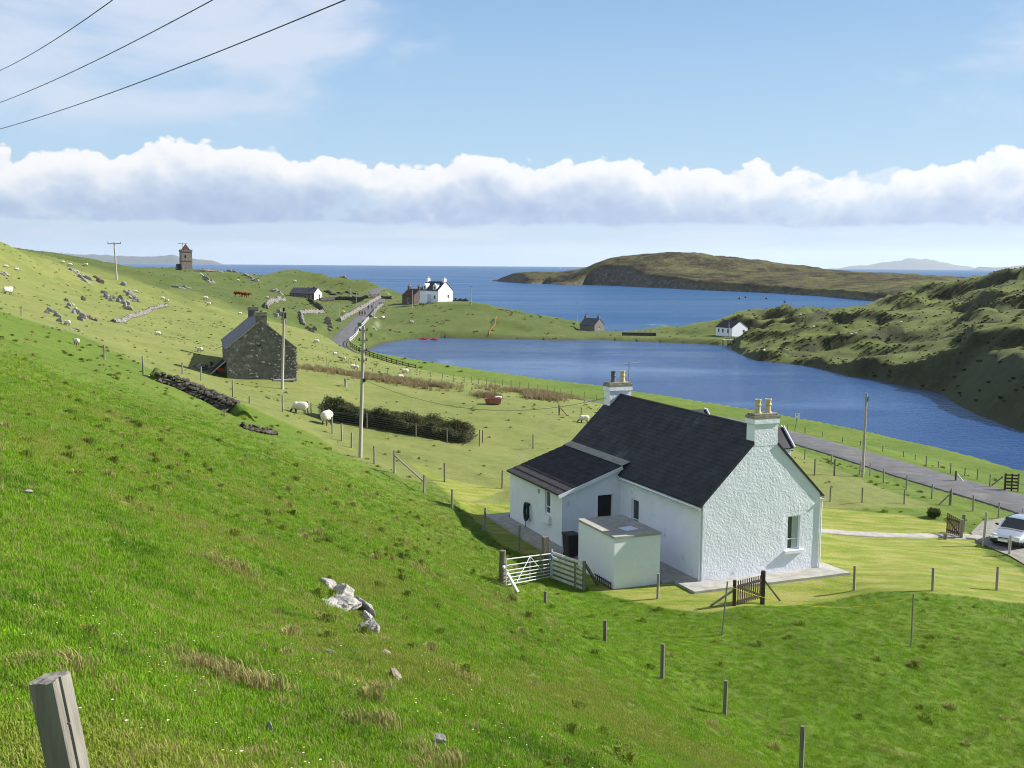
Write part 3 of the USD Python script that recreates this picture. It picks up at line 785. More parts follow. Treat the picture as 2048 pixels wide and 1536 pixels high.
strip(ROAD, ROAD_HALF, 0.03, 'road', 'asphalt', 'narrow grey tarmac road winding round the loch to the headland')
lay = sheet(LAYBY_P.buffer(0.3), 0)
lay.vertices[:, 2] = 5.64
obj('layby', lay, 'gravel', kind='structure', label='small gravel lay-by under the silver car')
PATH = np.array([ground_at(u, v) for u, v in ((1610, 1060), (1660, 1064), (1700, 1068), (1760, 1071), (1830, 1073), (1890, 1073), (1930, 1074), (1968, 1078))])
pt = np.linspace(0, len(PATH) - 1, 80)
PATH = np.stack([np.interp(pt, np.arange(len(PATH)), PATH[:, k]) for k in range(3)], 1)
PATH[:, 2] = [float(H(a, b)) for a, b, _ in PATH]
strip(PATH, 0.42, 0.05, 'garden_path', 'concrete', 'narrow concrete garden path from the cottage to the small gate', 0.01)
pave = Polygon([(-1.0, -1.08), (6.6, -1.15), (6.5, 0.55), (5.9, 0.55), (5.9, 0.05), (0, 0.05), (0, 7.0), (-2.9, 7.0), (-3.0, 13.6), (0.2, 13.6), (0.2, 14.2), (-4.0, 14.2), (-4.05, 6.2), (-3.2, 4.1), (-1.5, 4.1), (-1.5, 0.5), (-1.0, 0.5)])
pv = trimesh.creation.extrude_polygon(pave, 0.16, engine='earcut')
pv.apply_translation((0, 0, -0.09)); pv.apply_transform(rz(-HA)); pv.apply_translation(HO)
obj('pavement', pv, 'concrete', kind='structure', label='grey concrete pavement along the foot of the white cottage')

# ------------------------------------------------------------------ white cottage
L, W, EH, RH = 13.18, 5.78, 3.28, 6.13
SL = (RH - EH) / (W / 2)


def gable_solid(W, L, h, rh, y0=0.0):
    m = trimesh.creation.extrude_polygon(Polygon([(0, -0.6), (W, -0.6), (W, h), (W / 2, rh), (0, h)]), L, engine='earcut')
    m.apply_transform(np.array([[1, 0, 0, 0], [0, 0, -1, 0], [0, 1, 0, 0], [0, 0, 0, 1.0]]))   # polygon y to z
    m.apply_translation((0, y0 + L, 0))
    m.fix_normals()
    return m


def to_man(m):
    return manifold3d.Manifold(manifold3d.Mesh(np.asarray(m.vertices, np.float32), np.asarray(m.faces, np.uint32)))


def from_man(m):
    q = m.to_mesh()
    return trimesh.Trimesh(q.vert_properties[:, :3], q.tri_verts, process=False)


def carve(m, boxes):
    """Openings (x0, y0, z0, x1, y1, z1) cut out of a solid."""
    a = to_man(m)
    for x0, y0, z0, x1, y1, z1 in boxes:
        b = trimesh.creation.box((x1 - x0, y1 - y0, z1 - z0)); b.apply_translation(((x0 + x1) / 2, (y0 + y1) / 2, (z0 + z1) / 2))
        a = a - to_man(b)
    return from_man(a)


def slope_slab(x0, z0, x1, z1, y0, y1, t):
    """A flat slab from (x0, z0) to (x1, z1), y0 to y1, t thick (upwards)."""
    d = np.array([x1 - x0, z1 - z0]); n = np.array([-d[1], d[0]]) / np.linalg.norm(d)
    if n[1] < 0:
        n = -n
    pts = [(x0, z0), (x1, z1), (x1 + n[0] * t, z1 + n[1] * t), (x0 + n[0] * t, z0 + n[1] * t)]
    V = [(x, y, z) for y in (y0, y1) for x, z in pts]
    m = trimesh.Trimesh(V, [(0, 1, 2), (0, 2, 3), (4, 6, 5), (4, 7, 6), (0, 4, 5), (0, 5, 1), (1, 5, 6), (1, 6, 2), (2, 6, 7), (2, 7, 3), (3, 7, 4), (3, 4, 0)], process=False)
    m.fix_normals()
    return m


def slates(x0, z0, x1, z1, y0, y1, rows, wid, t, rng):
    """Lapped courses of slates up a slope, in one mesh."""
    out = []
    d = np.array([x1 - x0, z1 - z0]); S = np.linalg.norm(d); d = d / S
    n = np.array([-d[1], d[0]]); n = n if n[1] > 0 else -n
    pitch = S / rows
    for r in range(rows):
        off = (r % 2) * wid / 2
        y = y0 - off
        while y < y1 - 0.02:
            a, b = max(y, y0) + 0.004, min(y + wid, y1) - 0.004
            y += wid
            if b - a < 0.03:
                continue
            lo, hi = r * pitch - rng.uniform(0, 0.012), min((r + 1.9) * pitch, S + 0.05)
            l0, l1 = t * (1.9 + rng.uniform(-0.2, 0.5)), t * 0.5
            q = [np.r_[x0, z0] + d * lo + n * (l0 - t), np.r_[x0, z0] + d * hi + n * (l1 - t), np.r_[x0, z0] + d * hi + n * l1, np.r_[x0, z0] + d * lo + n * l0]
            V = [(x, yy, z) for yy in (a, b) for x, z in q]
            out.append((np.array(V)))
    F = np.array([(0, 1, 2), (0, 2, 3), (4, 6, 5), (4, 7, 6), (0, 4, 5), (0, 5, 1), (2, 6, 7), (2, 7, 3), (3, 7, 4), (3, 4, 0)])
    V = np.vstack(out)
    F = np.vstack([F + 8 * i for i in range(len(out))])
    return trimesh.Trimesh(V, F, process=False)


cot = thing('cottage', 'white harled cottage with black slate roof and two chimneys in the garden', 'house', HO, -HA)
EX0, EX1, EW = 6.99, 13.16, 3.0
openings = [(4.17, -0.1, 0.97, 4.80, 0.16, 2.43), (-0.1, 5.27, 0.95, 0.16, 5.95, 2.31)]
walls = carve(gable_solid(W, L, EH, RH - 0.02), openings)
wv, wf = trimesh.remesh.subdivide_to_size(walls.vertices, walls.faces, 0.16)
walls = trimesh.Trimesh(wv, wf, process=True)
wn = walls.vertex_normals.copy()
edge = (np.abs(wv := walls.vertices)[:, 2] < 99)
gab = (wv[:, 1] < 0.02) & ~((wv[:, 0] > 4.0) & (wv[:, 0] < 4.95) & (wv[:, 2] > 0.85) & (wv[:, 2] < 2.6))
walls.vertices[gab, 1] -= 0.022 * np.clip(fbm2(wv[gab, 0], wv[gab, 2], 0.45, 3, 91) + 0.15, 0, 1)
obj('wall', walls, 'harling', cot)
ext = trimesh.creation.extrude_polygon(Polygon([(-EW, -0.6), (0.02, -0.6), (0.02, 3.50), (-EW, 2.46)]), EX1 - EX0, engine='earcut')
ext.apply_transform(np.array([[1, 0, 0, 0], [0, 0, -1, 0], [0, 1, 0, 0], [0, 0, 0, 1.0]])); ext.apply_translation((0, EX1, 0)); ext.fix_normals()
ext = carve(ext, [(-1.20, EX0 - 0.1, 0.12, -0.44, EX0 + 0.18, 2.30), (-EW - 0.1, 8.29, 1.22, -EW + 0.15, 8.88, 2.34), (-EW - 0.1, 9.50, 2.02, -EW + 0.1, 9.68, 2.22)])
obj('extension_wall', ext, 'white_render', cot, label='white lean-to extension walls')
rf = cat(slope_slab(-0.14, EH - 0.14 * SL, W / 2, RH, 0.0, L + 0.06, 0.05), slope_slab(W + 0.14, EH - 0.14 * SL, W / 2, RH, 0.0, L + 0.06, 0.05),
         slope_slab(-0.14, EH - 0.14 * SL, 2.36, EH + 2.36 * SL, -0.06, -0.001, 0.075), slope_slab(W + 0.14, EH - 0.14 * SL, 3.50, EH + (W - 3.50) * SL, -0.06, -0.001, 0.075))
roof = obj('roof', rf, 'slate', cot)
k1 = 0.05 * math.sqrt(1 + SL * SL)
obj('slates', cat(slates(-0.15, EH - 0.15 * SL + k1, W / 2, RH + k1, 0.0, L + 0.06, 21, 0.26, 0.011, RNG), slates(W + 0.15, EH - 0.15 * SL + k1, W / 2, RH + k1, 0.0, L + 0.06, 21, 0.26, 0.011, RNG)), 'slate', roof, kind='stuff')
ridge = cat([rod((W / 2, y, RH + 0.045), (W / 2, y + 0.45, RH + 0.045), 0.075, 0.082, 8) for y in np.arange(0.55, L - 0.75, 0.46)])
obj('ridge_tiles', ridge, 'slate', roof)
esl = (3.54 - 2.50) / EW
obj('extension_roof', slope_slab(-EW - 0.16, 2.47 - 0.16 * esl, 0.34, 2.47 + (EW + 0.34) * esl, EX0 - 0.10, EX1 + 0.08, 0.05), 'roof_tile', cot)
er = stage.GetPrimAtPath(str(cot.GetPath()) + '/extension_roof')
nrow, ncol = 9, 19
ew_ = (EX1 + 0.08 - (EX0 - 0.10)) / ncol
for r in range(nrow):
    for c_ in range(ncol):
        x0 = -EW - 0.18 + r * (EW + 0.50) / nrow; x1 = x0 + (EW + 0.50) / nrow * 1.12
        zz = lambda x: 2.475 + (x + EW) * esl + 0.05
        lift = 0.035
        y0 = EX0 - 0.10 + c_ * ew_
        V = []
        for yy, zb in ((0.0, 0.0), (0.22, 0.032), (0.45, 0.0), (0.62, 0.0), (0.80, 0.030), (0.985, 0.004)):
            for x, z in ((x0, zz(x0) + lift), (x1, zz(x1) + 0.004)):
                V.append((x, y0 + yy * ew_, z + zb))
        V += [(x0, y0, zz(x0) - 0.004), (x0, y0 + 0.985 * ew_, zz(x0) - 0.004)]
        F = [q for k in range(5) for q in ((2 * k, 2 * k + 1, 2 * k + 3), (2 * k, 2 * k + 3, 2 * k + 2))] + [(12, 0, 2), (12, 2, 4), (12, 4, 6), (12, 6, 8), (12, 8, 10), (12, 10, 13)]
        tl = trimesh.Trimesh(V, F, process=False)
        if tl.face_normals[:10, 2].mean() < 0:
            tl.invert()
        obj('tile', tl, 'roof_tile', er)
obj('flashing', slope_slab(-0.02, 2.60 + (EW - 0.02) * esl, 0.42, 2.60 + (EW + 0.42) * esl, EX0 - 0.12, EX1 + 0.05, 0.015), 'concrete', cot)
obj('bargeboard', slope_slab(-EW - 0.2, 2.40 - 0.2 * esl, 0.05, 2.40 + (EW + 0.05) * esl, EX0 - 0.13, EX0 - 0.102, 0.16), 'white_paint', cot)


def pot(x, y, z, mat, parent, dark=False):
    pr = [(0.0, 0), (0.150, 0), (0.145, 0.06), (0.112, 0.12), (0.108, 0.30), (0.125, 0.33), (0.142, 0.36), (0.125, 0.41), (0.112, 0.44), (0.118, 0.53), (0.140, 0.56), (0.140, 0.60), (0.095, 0.60), (0.085, 0.45), (0, 0.45)]
    m = lathe(pr, 14); m.apply_translation((x, y, z))
    return obj('chimney_pot', m, mat, parent, smooth=40)


def chimney(parent, x0, x1, y0, y1, z0, z1, mats=('harling', 'lichen_stone'), pots=('pot_buff', 'pot_buff')):
    c = obj('chimney', cat(box(x1 - x0, y1 - y0, z1 - z0 - 0.20, ((x0 + x1) / 2, (y0 + y1) / 2, z0)), box(x1 - x0 + 0.10, y1 - y0 + 0.10, 0.20, ((x0 + x1) / 2, (y0 + y1) / 2, z1 - 0.202))), mats[0], parent)
    obj('chimney_cap', cat(box(x1 - x0 + 0.12, y1 - y0 + 0.11, 0.13, ((x0 + x1) / 2, (y0 + y1) / 2, z1 + 0.001)), box(x1 - x0 + 0.02, y1 - y0 + 0.0, 0.06, ((x0 + x1) / 2, (y0 + y1) / 2, z1 + 0.142))), mats[1], c)
    for k, p_ in enumerate(pots):
        pot(x0 + (x1 - x0) * (0.28 + 0.44 * k), (y0 + y1) / 2, z1 + 0.18, p_, c)
    return c


chimney(cot, 2.36, 3.50, -0.012, 0.56, 5.5, 6.62)
chimney(cot, 2.28, 3.52, L - 0.62, L + 0.012, 4.6, 6.60, pots=('pot_dark', 'pot_buff'))


def window(parent, c, w, h, face, name='window', sill=True, depth=0.10, mull=True, curtain=False):
    """A sash window: c its centre at the bottom on the wall's face; face one of '-x' '+x' '-y' '+y'."""
    ax = {'-x': (0, 1), '+x': (0, 1), '-y': (1, 0), '+y': (1, 0)}[face]
    sgn = -1 if face[0] == '-' else 1
    t = 0.06

    def b(du, dz, su, sz, th, out):
        if face[1] == 'y':
            return box(su, th, sz, (c[0] + du, c[1] + sgn * out, c[2] + dz))
        return box(th, su, sz, (c[0] + sgn * out, c[1] + du, c[2] + dz))
    fr = [b(-w / 2 + t / 2, 0, t, h, 0.06, -depth), b(w / 2 - t / 2, 0, t, h, 0.06, -depth), b(0, 0, w - 2 * t, t, 0.06, -depth), b(0, h - t, w - 2 * t, t, 0.06, -depth)]
    if mull:
        fr.append(b(0, h * 0.30, w - 2 * t, 0.045, 0.062, -depth))
    f = obj(name, cat(fr), 'white_paint', parent)
    obj('pane', b(0, t, w - 2 * t, h - 2 * t, 0.012, -depth), 'pane', f)
    if curtain:
        obj('curtain', b(w * 0.16, t, (w - 2 * t) * 0.55, h - 2 * t, 0.008, -depth + 0.012), 'curtain', f)
    if sill:
        obj('sill', b(0, -0.13, w + 0.30, 0.125, 0.16, 0.05), 'white_paint', f)
    return f


window(cot, (4.485, 0, 0.97), 0.63, 1.46, '-y', curtain=True)
window(cot, (0, 5.61, 0.95), 0.68, 1.36, '-x')
window(cot, (-EW, 8.585, 1.22), 0.59, 1.12, '-x')
obj('sill', box(0.16, 0.85, 0.26, (-EW - 0.06, 8.60, 0.84)), 'white_paint', cot)
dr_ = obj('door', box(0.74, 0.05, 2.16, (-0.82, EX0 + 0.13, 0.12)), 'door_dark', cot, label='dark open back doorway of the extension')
obj('door_frame', cat(box(0.09, 0.05, 2.20, (-1.25, EX0 - 0.02, 0.12)), box(0.09, 0.05, 2.20, (-0.39, EX0 - 0.02, 0.12)), box(0.95, 0.06, 0.09, (-0.82, EX0 - 0.02, 2.321))), 'white_paint', dr_)
obj('lamp', box(0.10, 0.12, 0.24, (-2.72, EX0 - 0.06, 1.95)), 'galvanised', cot)
obj('vent', box(0.03, 0.17, 0.19, (-EW + 0.05, 9.59, 2.025)), 'black_plastic', cot)
obj('gutter', cat(rod((-0.19, -0.02, EH - 0.20), (-0.19, EX0 - 0.12, EH - 0.20), 0.055, n=8), rod((W + 0.19, -0.12, EH - 0.20), (W + 0.19, L, EH - 0.20), 0.055, n=8)), 'galvanised', cot)
obj('downpipe', cat(rod((-0.06, 0.10, EH - 0.22), (-0.06, 0.10, 0.02), 0.04, n=8), rod((-0.19, 0.08, EH - 0.20), (-0.06, 0.10, EH - 0.34), 0.04, n=8)), 'white_paint', cot)
obj('downpipe', rod((W + 0.07, -0.02, EH - 0.22), (W + 0.07, -0.02, 0.02), 0.04, n=8), 'white_paint', cot)
for yd in (2.4, 8.6):
    dm = trimesh.creation.extrude_polygon(Polygon([(-0.75, 0), (0.75, 0), (0.75, 0.9), (0, 1.62), (-0.75, 0.9)]), 2.1, engine='earcut')
    dm.apply_transform(np.array([[0, 0, 1, 0], [1, 0, 0, 0], [0, 1, 0, 0], [0, 0, 0, 1.0]])); dm.apply_translation((3.35, yd, 4.10)); dm.fix_normals()
    dd = obj('dormer', dm, 'white_paint', cot)
    rl = []
    for s in (-1, 1):
        q = trimesh.creation.box((2.55, 1.16, 0.06)); q.apply_transform(trimesh.transformations.rotation_matrix(-s * math.atan2(0.72, 0.75), (1, 0, 0)))
        q.apply_translation((4.25, yd + s * 0.41, 5.39)); rl.append(q)
    obj('dormer_roof', cat(rl), 'slate', dd)
    bb = []
    for s in (-1, 1):
        bb.append(bar((5.54, yd + s * 0.02, 5.80), (5.54, yd + s * 0.86, 4.99), 0.20, 0.035, up=(1, 0, 0)))
    obj('bargeboard', cat(bb), 'white_paint', dd)
    window(cot, (5.45, yd, 4.25), 0.8, 0.9, '+x', sill=False, depth=-0.02)
ta = thing('tv_aerial', 'thin television aerial on the far chimney of the white cottage', 'aerial', hl_(L - 0.15, 3.60, 5.9), -HA)
obj('mast', rod((0, 0, 0), (0.03, 0, 1.95), 0.022, n=6), 'wire_metal', ta)
obj('boom', cat(rod((-0.55, 0, 1.80), (0.75, 0.25, 1.86), 0.012, n=5), *[rod((-0.5 + 0.13 * k, 0.02 * k - 0.16, 1.80), (-0.5 + 0.13 * k, 0.02 * k + 0.16, 1.80 + 0.006 * k), 0.007, n=4) for k in range(10)]), 'wire_metal', ta)
obj('bracket', cat(box(0.22, 0.10, 0.10, (-0.05, 0, 0.15)), box(0.08, 0.14, 0.30, (0.02, -0.05, 0.02))), 'black_plastic', ta)
hr = thing('hose_reel', 'dark green garden hose coiled on the white extension wall', 'hose reel', hl_(10.72, -EW - 0.03, 0.42), -HA)
tor = [trimesh.creation.torus(0.24 + 0.02 * k, 0.030, major_sections=18, minor_sections=6) for k in range(3)]
for k, q in enumerate(tor):
    q.apply_transform(trimesh.transformations.rotation_matrix(PI / 2, (0, 1, 0))); q.apply_scale((1, 0.8, 1.6)); q.apply_translation((-0.07 - 0.05 * k, 0, 0.48))
obj('hose', cat(*tor, rod((-0.10, 0.16, 0.3), (-0.06, 0.20, -0.35), 0.02, n=6), rod((-0.10, -0.28, 0.5), (-0.10, -0.42, 0.1), 0.015, n=6)), 'hose_green', hr, smooth=True)
obj('hanger', box(0.10, 0.36, 0.10, (-0.05, 0, 0.80)), 'black_plastic', hr)

sh = thing('oil_tank_store', 'white flat-roofed store standing beside the cottage back wall', 'shed', hl_(0.63, -3.68, 0), -HA)
obj('wall', cat(box(2.09, 3.26, 2.02 + 0.6, (1.05, 1.635, -0.6))), 'white_paint', sh)
obj('roof_slab', cat(box(2.16, 3.34, 0.09, (1.05, 1.635, 2.022))), 'concrete', sh)
m_ = trimesh.creation.box((0.60, 0.55, 0.03)); m_.apply_transform(rz(0.15 - HA)); m_.apply_translation(hl_(1.55, -2.55, 2.135))
s_ = obj('plastic_sheet', m_, 'sheet_white', label='pale blue white sheet lying on the flat store roof', category='sheet')
wb = thing('wheelie_bin', 'black wheelie bin in the corner between store and extension', 'bin', hl_(5.3, -3.35, 0.07), -HA)
bn = trimesh.convex.convex_hull(np.array([(sx * a, sy * a, z) for z, a in ((0.08, 0.22), (1.0, 0.28)) for sx in (-1, 1) for sy in (-1.15, 1.15)]))
obj('body', bn, 'black_plastic', wb)
obj('lid', cat(box(0.60, 0.72, 0.06, (0, 0, 1.0)), rod((-0.25, 0.36, 1.03), (0.25, 0.36, 1.03), 0.03)), 'black_plastic', wb)
for s in (-1, 1):
    obj('wheel', rod((s * 0.20 - 0.025, 0.25, 0.09), (s * 0.20 + 0.025, 0.25, 0.09), 0.09, n=12), 'black_plastic', wb)
cr = thing('wire_crate', 'low black slatted crate at the foot of the white store', 'crate', hl_(0.66, -3.74, -0.12), -HA)
for k in range(9):
    obj('slat', box(0.03, 0.03, 0.36, (-0.02, 0.08 + k * 0.165, 0)), 'black_plastic', cr)
obj('rail', cat(box(0.035, 1.5, 0.035, (-0.05, 0.75, 0.30)), box(0.035, 1.5, 0.035, (-0.05, 0.75, 0.06))), 'black_plastic', cr)


# ------------------------------------------------------------------ fences, gates
def hpx(u, v, vt):
    b = ground_at(u, v)
    return b, (v - vt) / FPX * b[1]


def post_mesh(h, r, lean=(0, 0), n=7, sink=0.35):
    m = rod((0, 0, -sink), (lean[0], lean[1], h), r * 1.04, r * 0.96, n)
    return m


def fence(name, label, category, posts, r=0.045, wires=(0.3, 0.55, 0.8, 1.02), mat='post_wood', braces=(), wire_r=0.004, order=None, square=False):
    pts = [hpx(*q[:3]) for q in posts]
    o = pts[0][0]
    t = thing(name, label, category, o)
    tops = []
    for (b, h), q in zip(pts, posts):
        du = q[3] if len(q) > 3 else RNG.uniform(-2, 2) * 0.4
        ln = (du / FPX * b[1], RNG.uniform(-0.04, 0.04) * h)
        ang = RNG.uniform(0, PI)
        if square:
            m = box(2 * r, 2 * r, h + 0.35, (0, 0, -0.35), rz(ang))
        else:
            m = post_mesh(h, r, ln)
        m.apply_translation(b - o)
        obj('fence_post', m, mat, t, smooth=40)
        tops.append((b, h, ln))
    for (p_, q_) in braces:
        obj('brace', bar(np.asarray(p_) - o, np.asarray(q_) - o, 0.07), mat, t)
    if wires:
        w = []
        for (b0, h0, l0), (b1, h1, l1) in zip(tops[:-1], tops[1:]):
            for k in wires:
                z0, z1 = min(k, h0 - 0.04), min(k, h1 - 0.04)
                w.append(rod(b0 - o + (l0[0] * z0 / h0, l0[1] * z0 / h0, z0), b1 - o + (l1[0] * z1 / h1, l1[1] * z1 / h1, z1), wire_r, n=3))
        obj('wire', cat(w), 'wire_metal', t)
    return t, tops


def pt_at(u, v, b):
    """The point on the pixel ray at the depth of b."""
    return P(u, v, b[1])


bA = ground_at(848, 986)
f1, _ = fence('hillside_fence', 'wire fence of grey posts running down the hillside edge to the metal gate', 'fence',
              [(43, 632, 616), (209, 719, 690), (287, 751, 712), (365, 749, 725), (402, 762, 734), (466, 795, 760), (499, 807, 792), (566, 824, 789), (616, 830, 801), (665, 868, 834), (684, 883, 848), (703, 897, 866), (749, 929, 891), (789, 947, 899), (848, 986, 948), (904, 1018, 977), (966, 1061, 1013, 5), (1035, 1101, 1049, 4)],
              r=0.06, mat='grey_wood', braces=[(pt_at(791, 912, ground_at(789, 947)), pt_at(851, 966, bA))])
f2, _ = fence('lower_fence', 'wire fence of rough posts down the slope right of the metal gate', 'fence',
              [(1091, 1206, 1181), (1210, 1283, 1238), (1324, 1357, 1284), (1449, 1432, 1355), (1602, 1548, 1443)], r=0.065, mat='post_wood', wires=(0.35, 0.7, 0.95), wire_r=0.003)
f3, _ = fence('garden_fence', 'wire fence with round posts along the front edge of the lawn', 'fence',
              [(1315, 1198, 1144), (1467, 1210, 1160), (1526, 1207, 1152), (1708, 1181, 1130), (1865, 1182, 1133), (1993, 1181, 1131), (2130, 1184, 1130)], r=0.055, mat='grey_wood', wires=(0.3, 0.6, 0.95))
fence('field_fence', 'sparse wire fence crossing the pasture behind the extension', 'fence',
      [(850, 985, 950), (889, 964, 925), (1004, 977, 940), (1066, 898, 869), (1118, 831, 809)], r=0.05, wires=(0.25, 0.5, 0.8))
pb = ground_at(1118, 831)
fence('small_pen_fence', 'two posts with a slanting brace in the pasture left of the far chimney', 'fence', [(1119, 831, 809), (1162, 837, 815)], r=0.05, braces=[(pt_at(1120, 815, pb), pt_at(1136, 833, pb))])
eb = ground_at(959, 893)
fence('hedge_fence', 'wire mesh fence round the dark hedge with a braced end post', 'fence',
      [(622, 833, 806), (660, 846, 822), (734, 858, 826), (832, 875, 848), (894, 886, 856), (959, 893, 859), (965, 886, 861)], r=0.045, wires=(0.15, 0.3, 0.45, 0.6, 0.75, 0.9, 1.05), braces=[(pt_at(956, 869, eb), pt_at(925, 889, eb))])
fence('garden_back_fence', 'two wire fence posts between the lawn and the rough pasture right of the cottage', 'fence', [(1660, 1005, 975), (1724, 1007, 975), (1808, 1009, 978), (1899, 1011, 980)], r=0.045, wires=(0.3, 0.6, 0.9))
rb = ground_at(1900, 1011)
fence('roadside_fence', 'wire fence of thin posts along the near verge of the road', 'fence',
      [(1558, 890, 874), (1609, 919, 891), (1662, 931, 907), (1717, 952, 922, 4), (1740, 952, 925), (1767, 967, 936), (1812, 980, 949), (1863, 998, 966), (1901, 1011, 975), (1946, 1023, 990), (1997, 1037, 1003), (2045, 1050, 1014)], r=0.05, mat='grey_wood', braces=[(pt_at(1898, 990, rb), pt_at(1877, 1010, rb))])
fence('corner_fence', 'two dark posts standing in the rough grass before the telegraph pole', 'fence', [(1629, 952, 918), (1668, 952, 918)], r=0.055)
lk = ground_at(1979, 975)
fence('lochside_fence', 'thin wire fence between the far verge of the road and the loch', 'fence',
      [(1575, 862, 849), (1610, 868, 854), (1645, 874, 863), (1685, 885, 874), (1720, 893, 882), (1765, 904, 892), (1807, 914, 902), (1830, 921, 910), (1852, 934, 912), (1877, 936, 923), (1901, 948, 926), (1929, 953, 936), (1954, 960, 938), (1979, 976, 948), (2008, 981, 946), (2036, 985, 950)], r=0.04,
      braces=[(pt_at(2006, 953, lk), pt_at(1983, 971, lk))])
lg = thing('loch_gate', 'small dark wooden field gate beside the loch at the right edge', 'gate', ground_at(2009, 981))
d0 = ground_at(2035, 983) - ground_at(2009, 981)
for k in range(5):
    obj('rail', bar((0, 0, 0.15 + 0.22 * k), d0 + (0, 0, 0.15 + 0.22 * k), 0.04, 0.10), 'dark_wood', lg)
for a in (0, 0.5, 1):
    obj('upright', bar(d0 * a + (0, -0.05, 0), d0 * a + (0, -0.05, 1.15), 0.08), 'dark_wood', lg)
st_ = thing('leaning_stake', 'dark stake with a pale slanting prop on the verge by the loch', 'stake', ground_at(1911, 964))
obj('stake', rod((0, 0, -0.2), (0, 0, 0.75), 0.06), 'dark_wood', st_)
obj('prop', bar((0.05, -0.1, 0.55), (0.45, -0.35, 0.0), 0.07), 'pale_wood', st_)
fence('shore_fence', 'row of small posts along the far edge of the pasture above the loch', 'fence',
      [(u, v + 2, v - h_) for u, v, h_ in ((820, 747, 8), (840, 749, 8), (862, 752, 8), (885, 755, 9), (908, 759, 10), (928, 763, 12), (943, 764, 11), (957, 766, 11), (973, 767, 12), (990, 769, 12), (1005, 771, 14), (1022, 773, 13), (1040, 775, 12), (1057, 778, 12), (1076, 781, 12), (1096, 785, 14), (1109, 788, 13), (1121, 789, 13), (1143, 793, 12), (1168, 798, 14), (1193, 801, 12))], r=0.04, wires=(0.3, 0.6))
fence('bend_fence', 'short wire fence along the pasture edge at the road bend', 'fence', [(654, 700, 692), (668, 712, 704), (683, 722, 714), (697, 728, 719), (711, 732, 724), (725, 738, 730), (745, 744, 737), (775, 748, 740)], r=0.04, wires=(0.3, 0.6, 0.9))
_rt = np.gradient(ROAD[:, :2], axis=0); _rt /= np.linalg.norm(_rt, axis=1, keepdims=True)
_side = np.stack([_rt[:, 1], -_rt[:, 0]], 1)


def along(u0, v0, u1, v1, z):
    i = int(_rtree.query(PZ(u0, v0, z)[:2])[1]); j = int(_rtree.query(PZ(u1, v1, z)[:2])[1])
    return range(min(i, j), max(i, j) + 1)


def rail_fence(name, label, idx, off, mat, step=3, rails=(0.35, 0.7, 1.0), th=(0.05, 0.13), post=0.06):
    idx = list(idx)[::step]
    base = np.array([on(*(ROAD[i, :2] + _side[i] * off)) for i in idx])
    t = thing(name, label, 'fence', base[0])
    for b in base:
        obj('fence_post', box(2 * post, 2 * post, 1.4, b - base[0] - (0, 0, 0.3)), mat, t)
    for k in rails:
        obj('rail', cat([bar(p_ - base[0] + (0, 0, k), q_ - base[0] + (0, 0, k), *th) for p_, q_ in zip(base[:-1], base[1:])]), mat, t)
    return t


sgn_loch = 1.0 if shapely.distance(LOCH, Point(*(ROAD[len(ROAD) // 2, :2] + 4 * _side[len(ROAD) // 2]))) < shapely.distance(LOCH, Point(*(ROAD[len(ROAD) // 2, :2] - 4 * _side[len(ROAD) // 2]))) else -1.0
rail_fence('safety_fence', 'dark timber rail fence between the road bend and the loch', along(797, 742, 674, 692, 2.1), 2.5 * sgn_loch, 'dark_wood', 4, (0.3, 0.6, 0.95))
rail_fence('white_rail_fence', 'pale timber rail beside the road above the loch bend', along(676, 686, 711, 650, 2.8), 2.5 * sgn_loch, 'pale_wood', 4, (0.5, 0.95))

# metal field gate, hurdle and their posts
gA, gB, gC = ground_at(1012, 1176), ground_at(1099, 1160), ground_at(1164, 1182)
mg = thing('metal_gate', 'galvanised seven bar metal field gate standing open on the slope', 'gate', gA)
top = lambda b, v, vt: (v - vt) / FPX * b[1]
gd = pt_at(1102, 1153, gB) - gA; gh = top(gA, 1176, 1114)
z0_, z1_ = 0.10, gd[2]
for k in range(7):
    f_ = (0.0, 0.13, 0.27, 0.41, 0.56, 0.76, 1.0)[k] * (gh - 0.14)
    obj('bar', rod((0, 0, 0.10 + f_), gd + (0, 0, f_), 0.024 if k in (0, 6) else 0.019, n=8), 'galvanised', mg, smooth=40)
obj('frame', cat(rod((0, 0, 0.08), (0, 0, gh - 0.02), 0.026), rod(gd + (0, 0, -0.03), gd + (0, 0, gh - 0.10), 0.026)), 'galvanised', mg, smooth=40)
mid = gd * 0.5
obj('brace', cat(rod(mid + (0, -0.03, gh - 0.08), gd * 0.22 + (0, -0.03, 0.12), 0.014), rod(mid + (0, -0.03, gh - 0.08), gd * 0.86 + (0, -0.03, 0.12), 0.014), rod(mid + (0, -0.03, gh - 0.08), mid + (0, -0.03, 0.08), 0.014)), 'galvanised', mg)
gp = thing('gate_post', 'thick weathered gate post with a slanting prop left of the metal gate', 'post', ground_at(1003, 1166))
hh_ = top(ground_at(1003, 1166), 1166, 1098)
obj('post', rod((0, 0, -0.4), (0.04, 0, hh_), 0.125, 0.12, 12), 'post_wood', gp, smooth=40)
obj('prop', bar((0.06, -0.12, hh_ * 0.56), pt_at(1036, 1185, ground_at(1030, 1186)) - ground_at(1003, 1166), 0.09), 'pale_wood', gp)
gq = thing('gate_post', 'thick square-topped gate post behind the meeting of metal gate and hurdle', 'post', ground_at(1090, 1150))
obj('post', box(0.22, 0.22, top(gq_b := ground_at(1090, 1150), 1150, 1070) + 0.4, (0, 0, -0.4), rz(0.4)), 'post_wood', gq)
hu = thing('wooden_hurdle', 'six rail pale wooden hurdle fence beside the metal gate', 'fence', gC)
hb = pt_at(1103, 1153, gB) - gC
hg = top(gC, 1182, 1120)
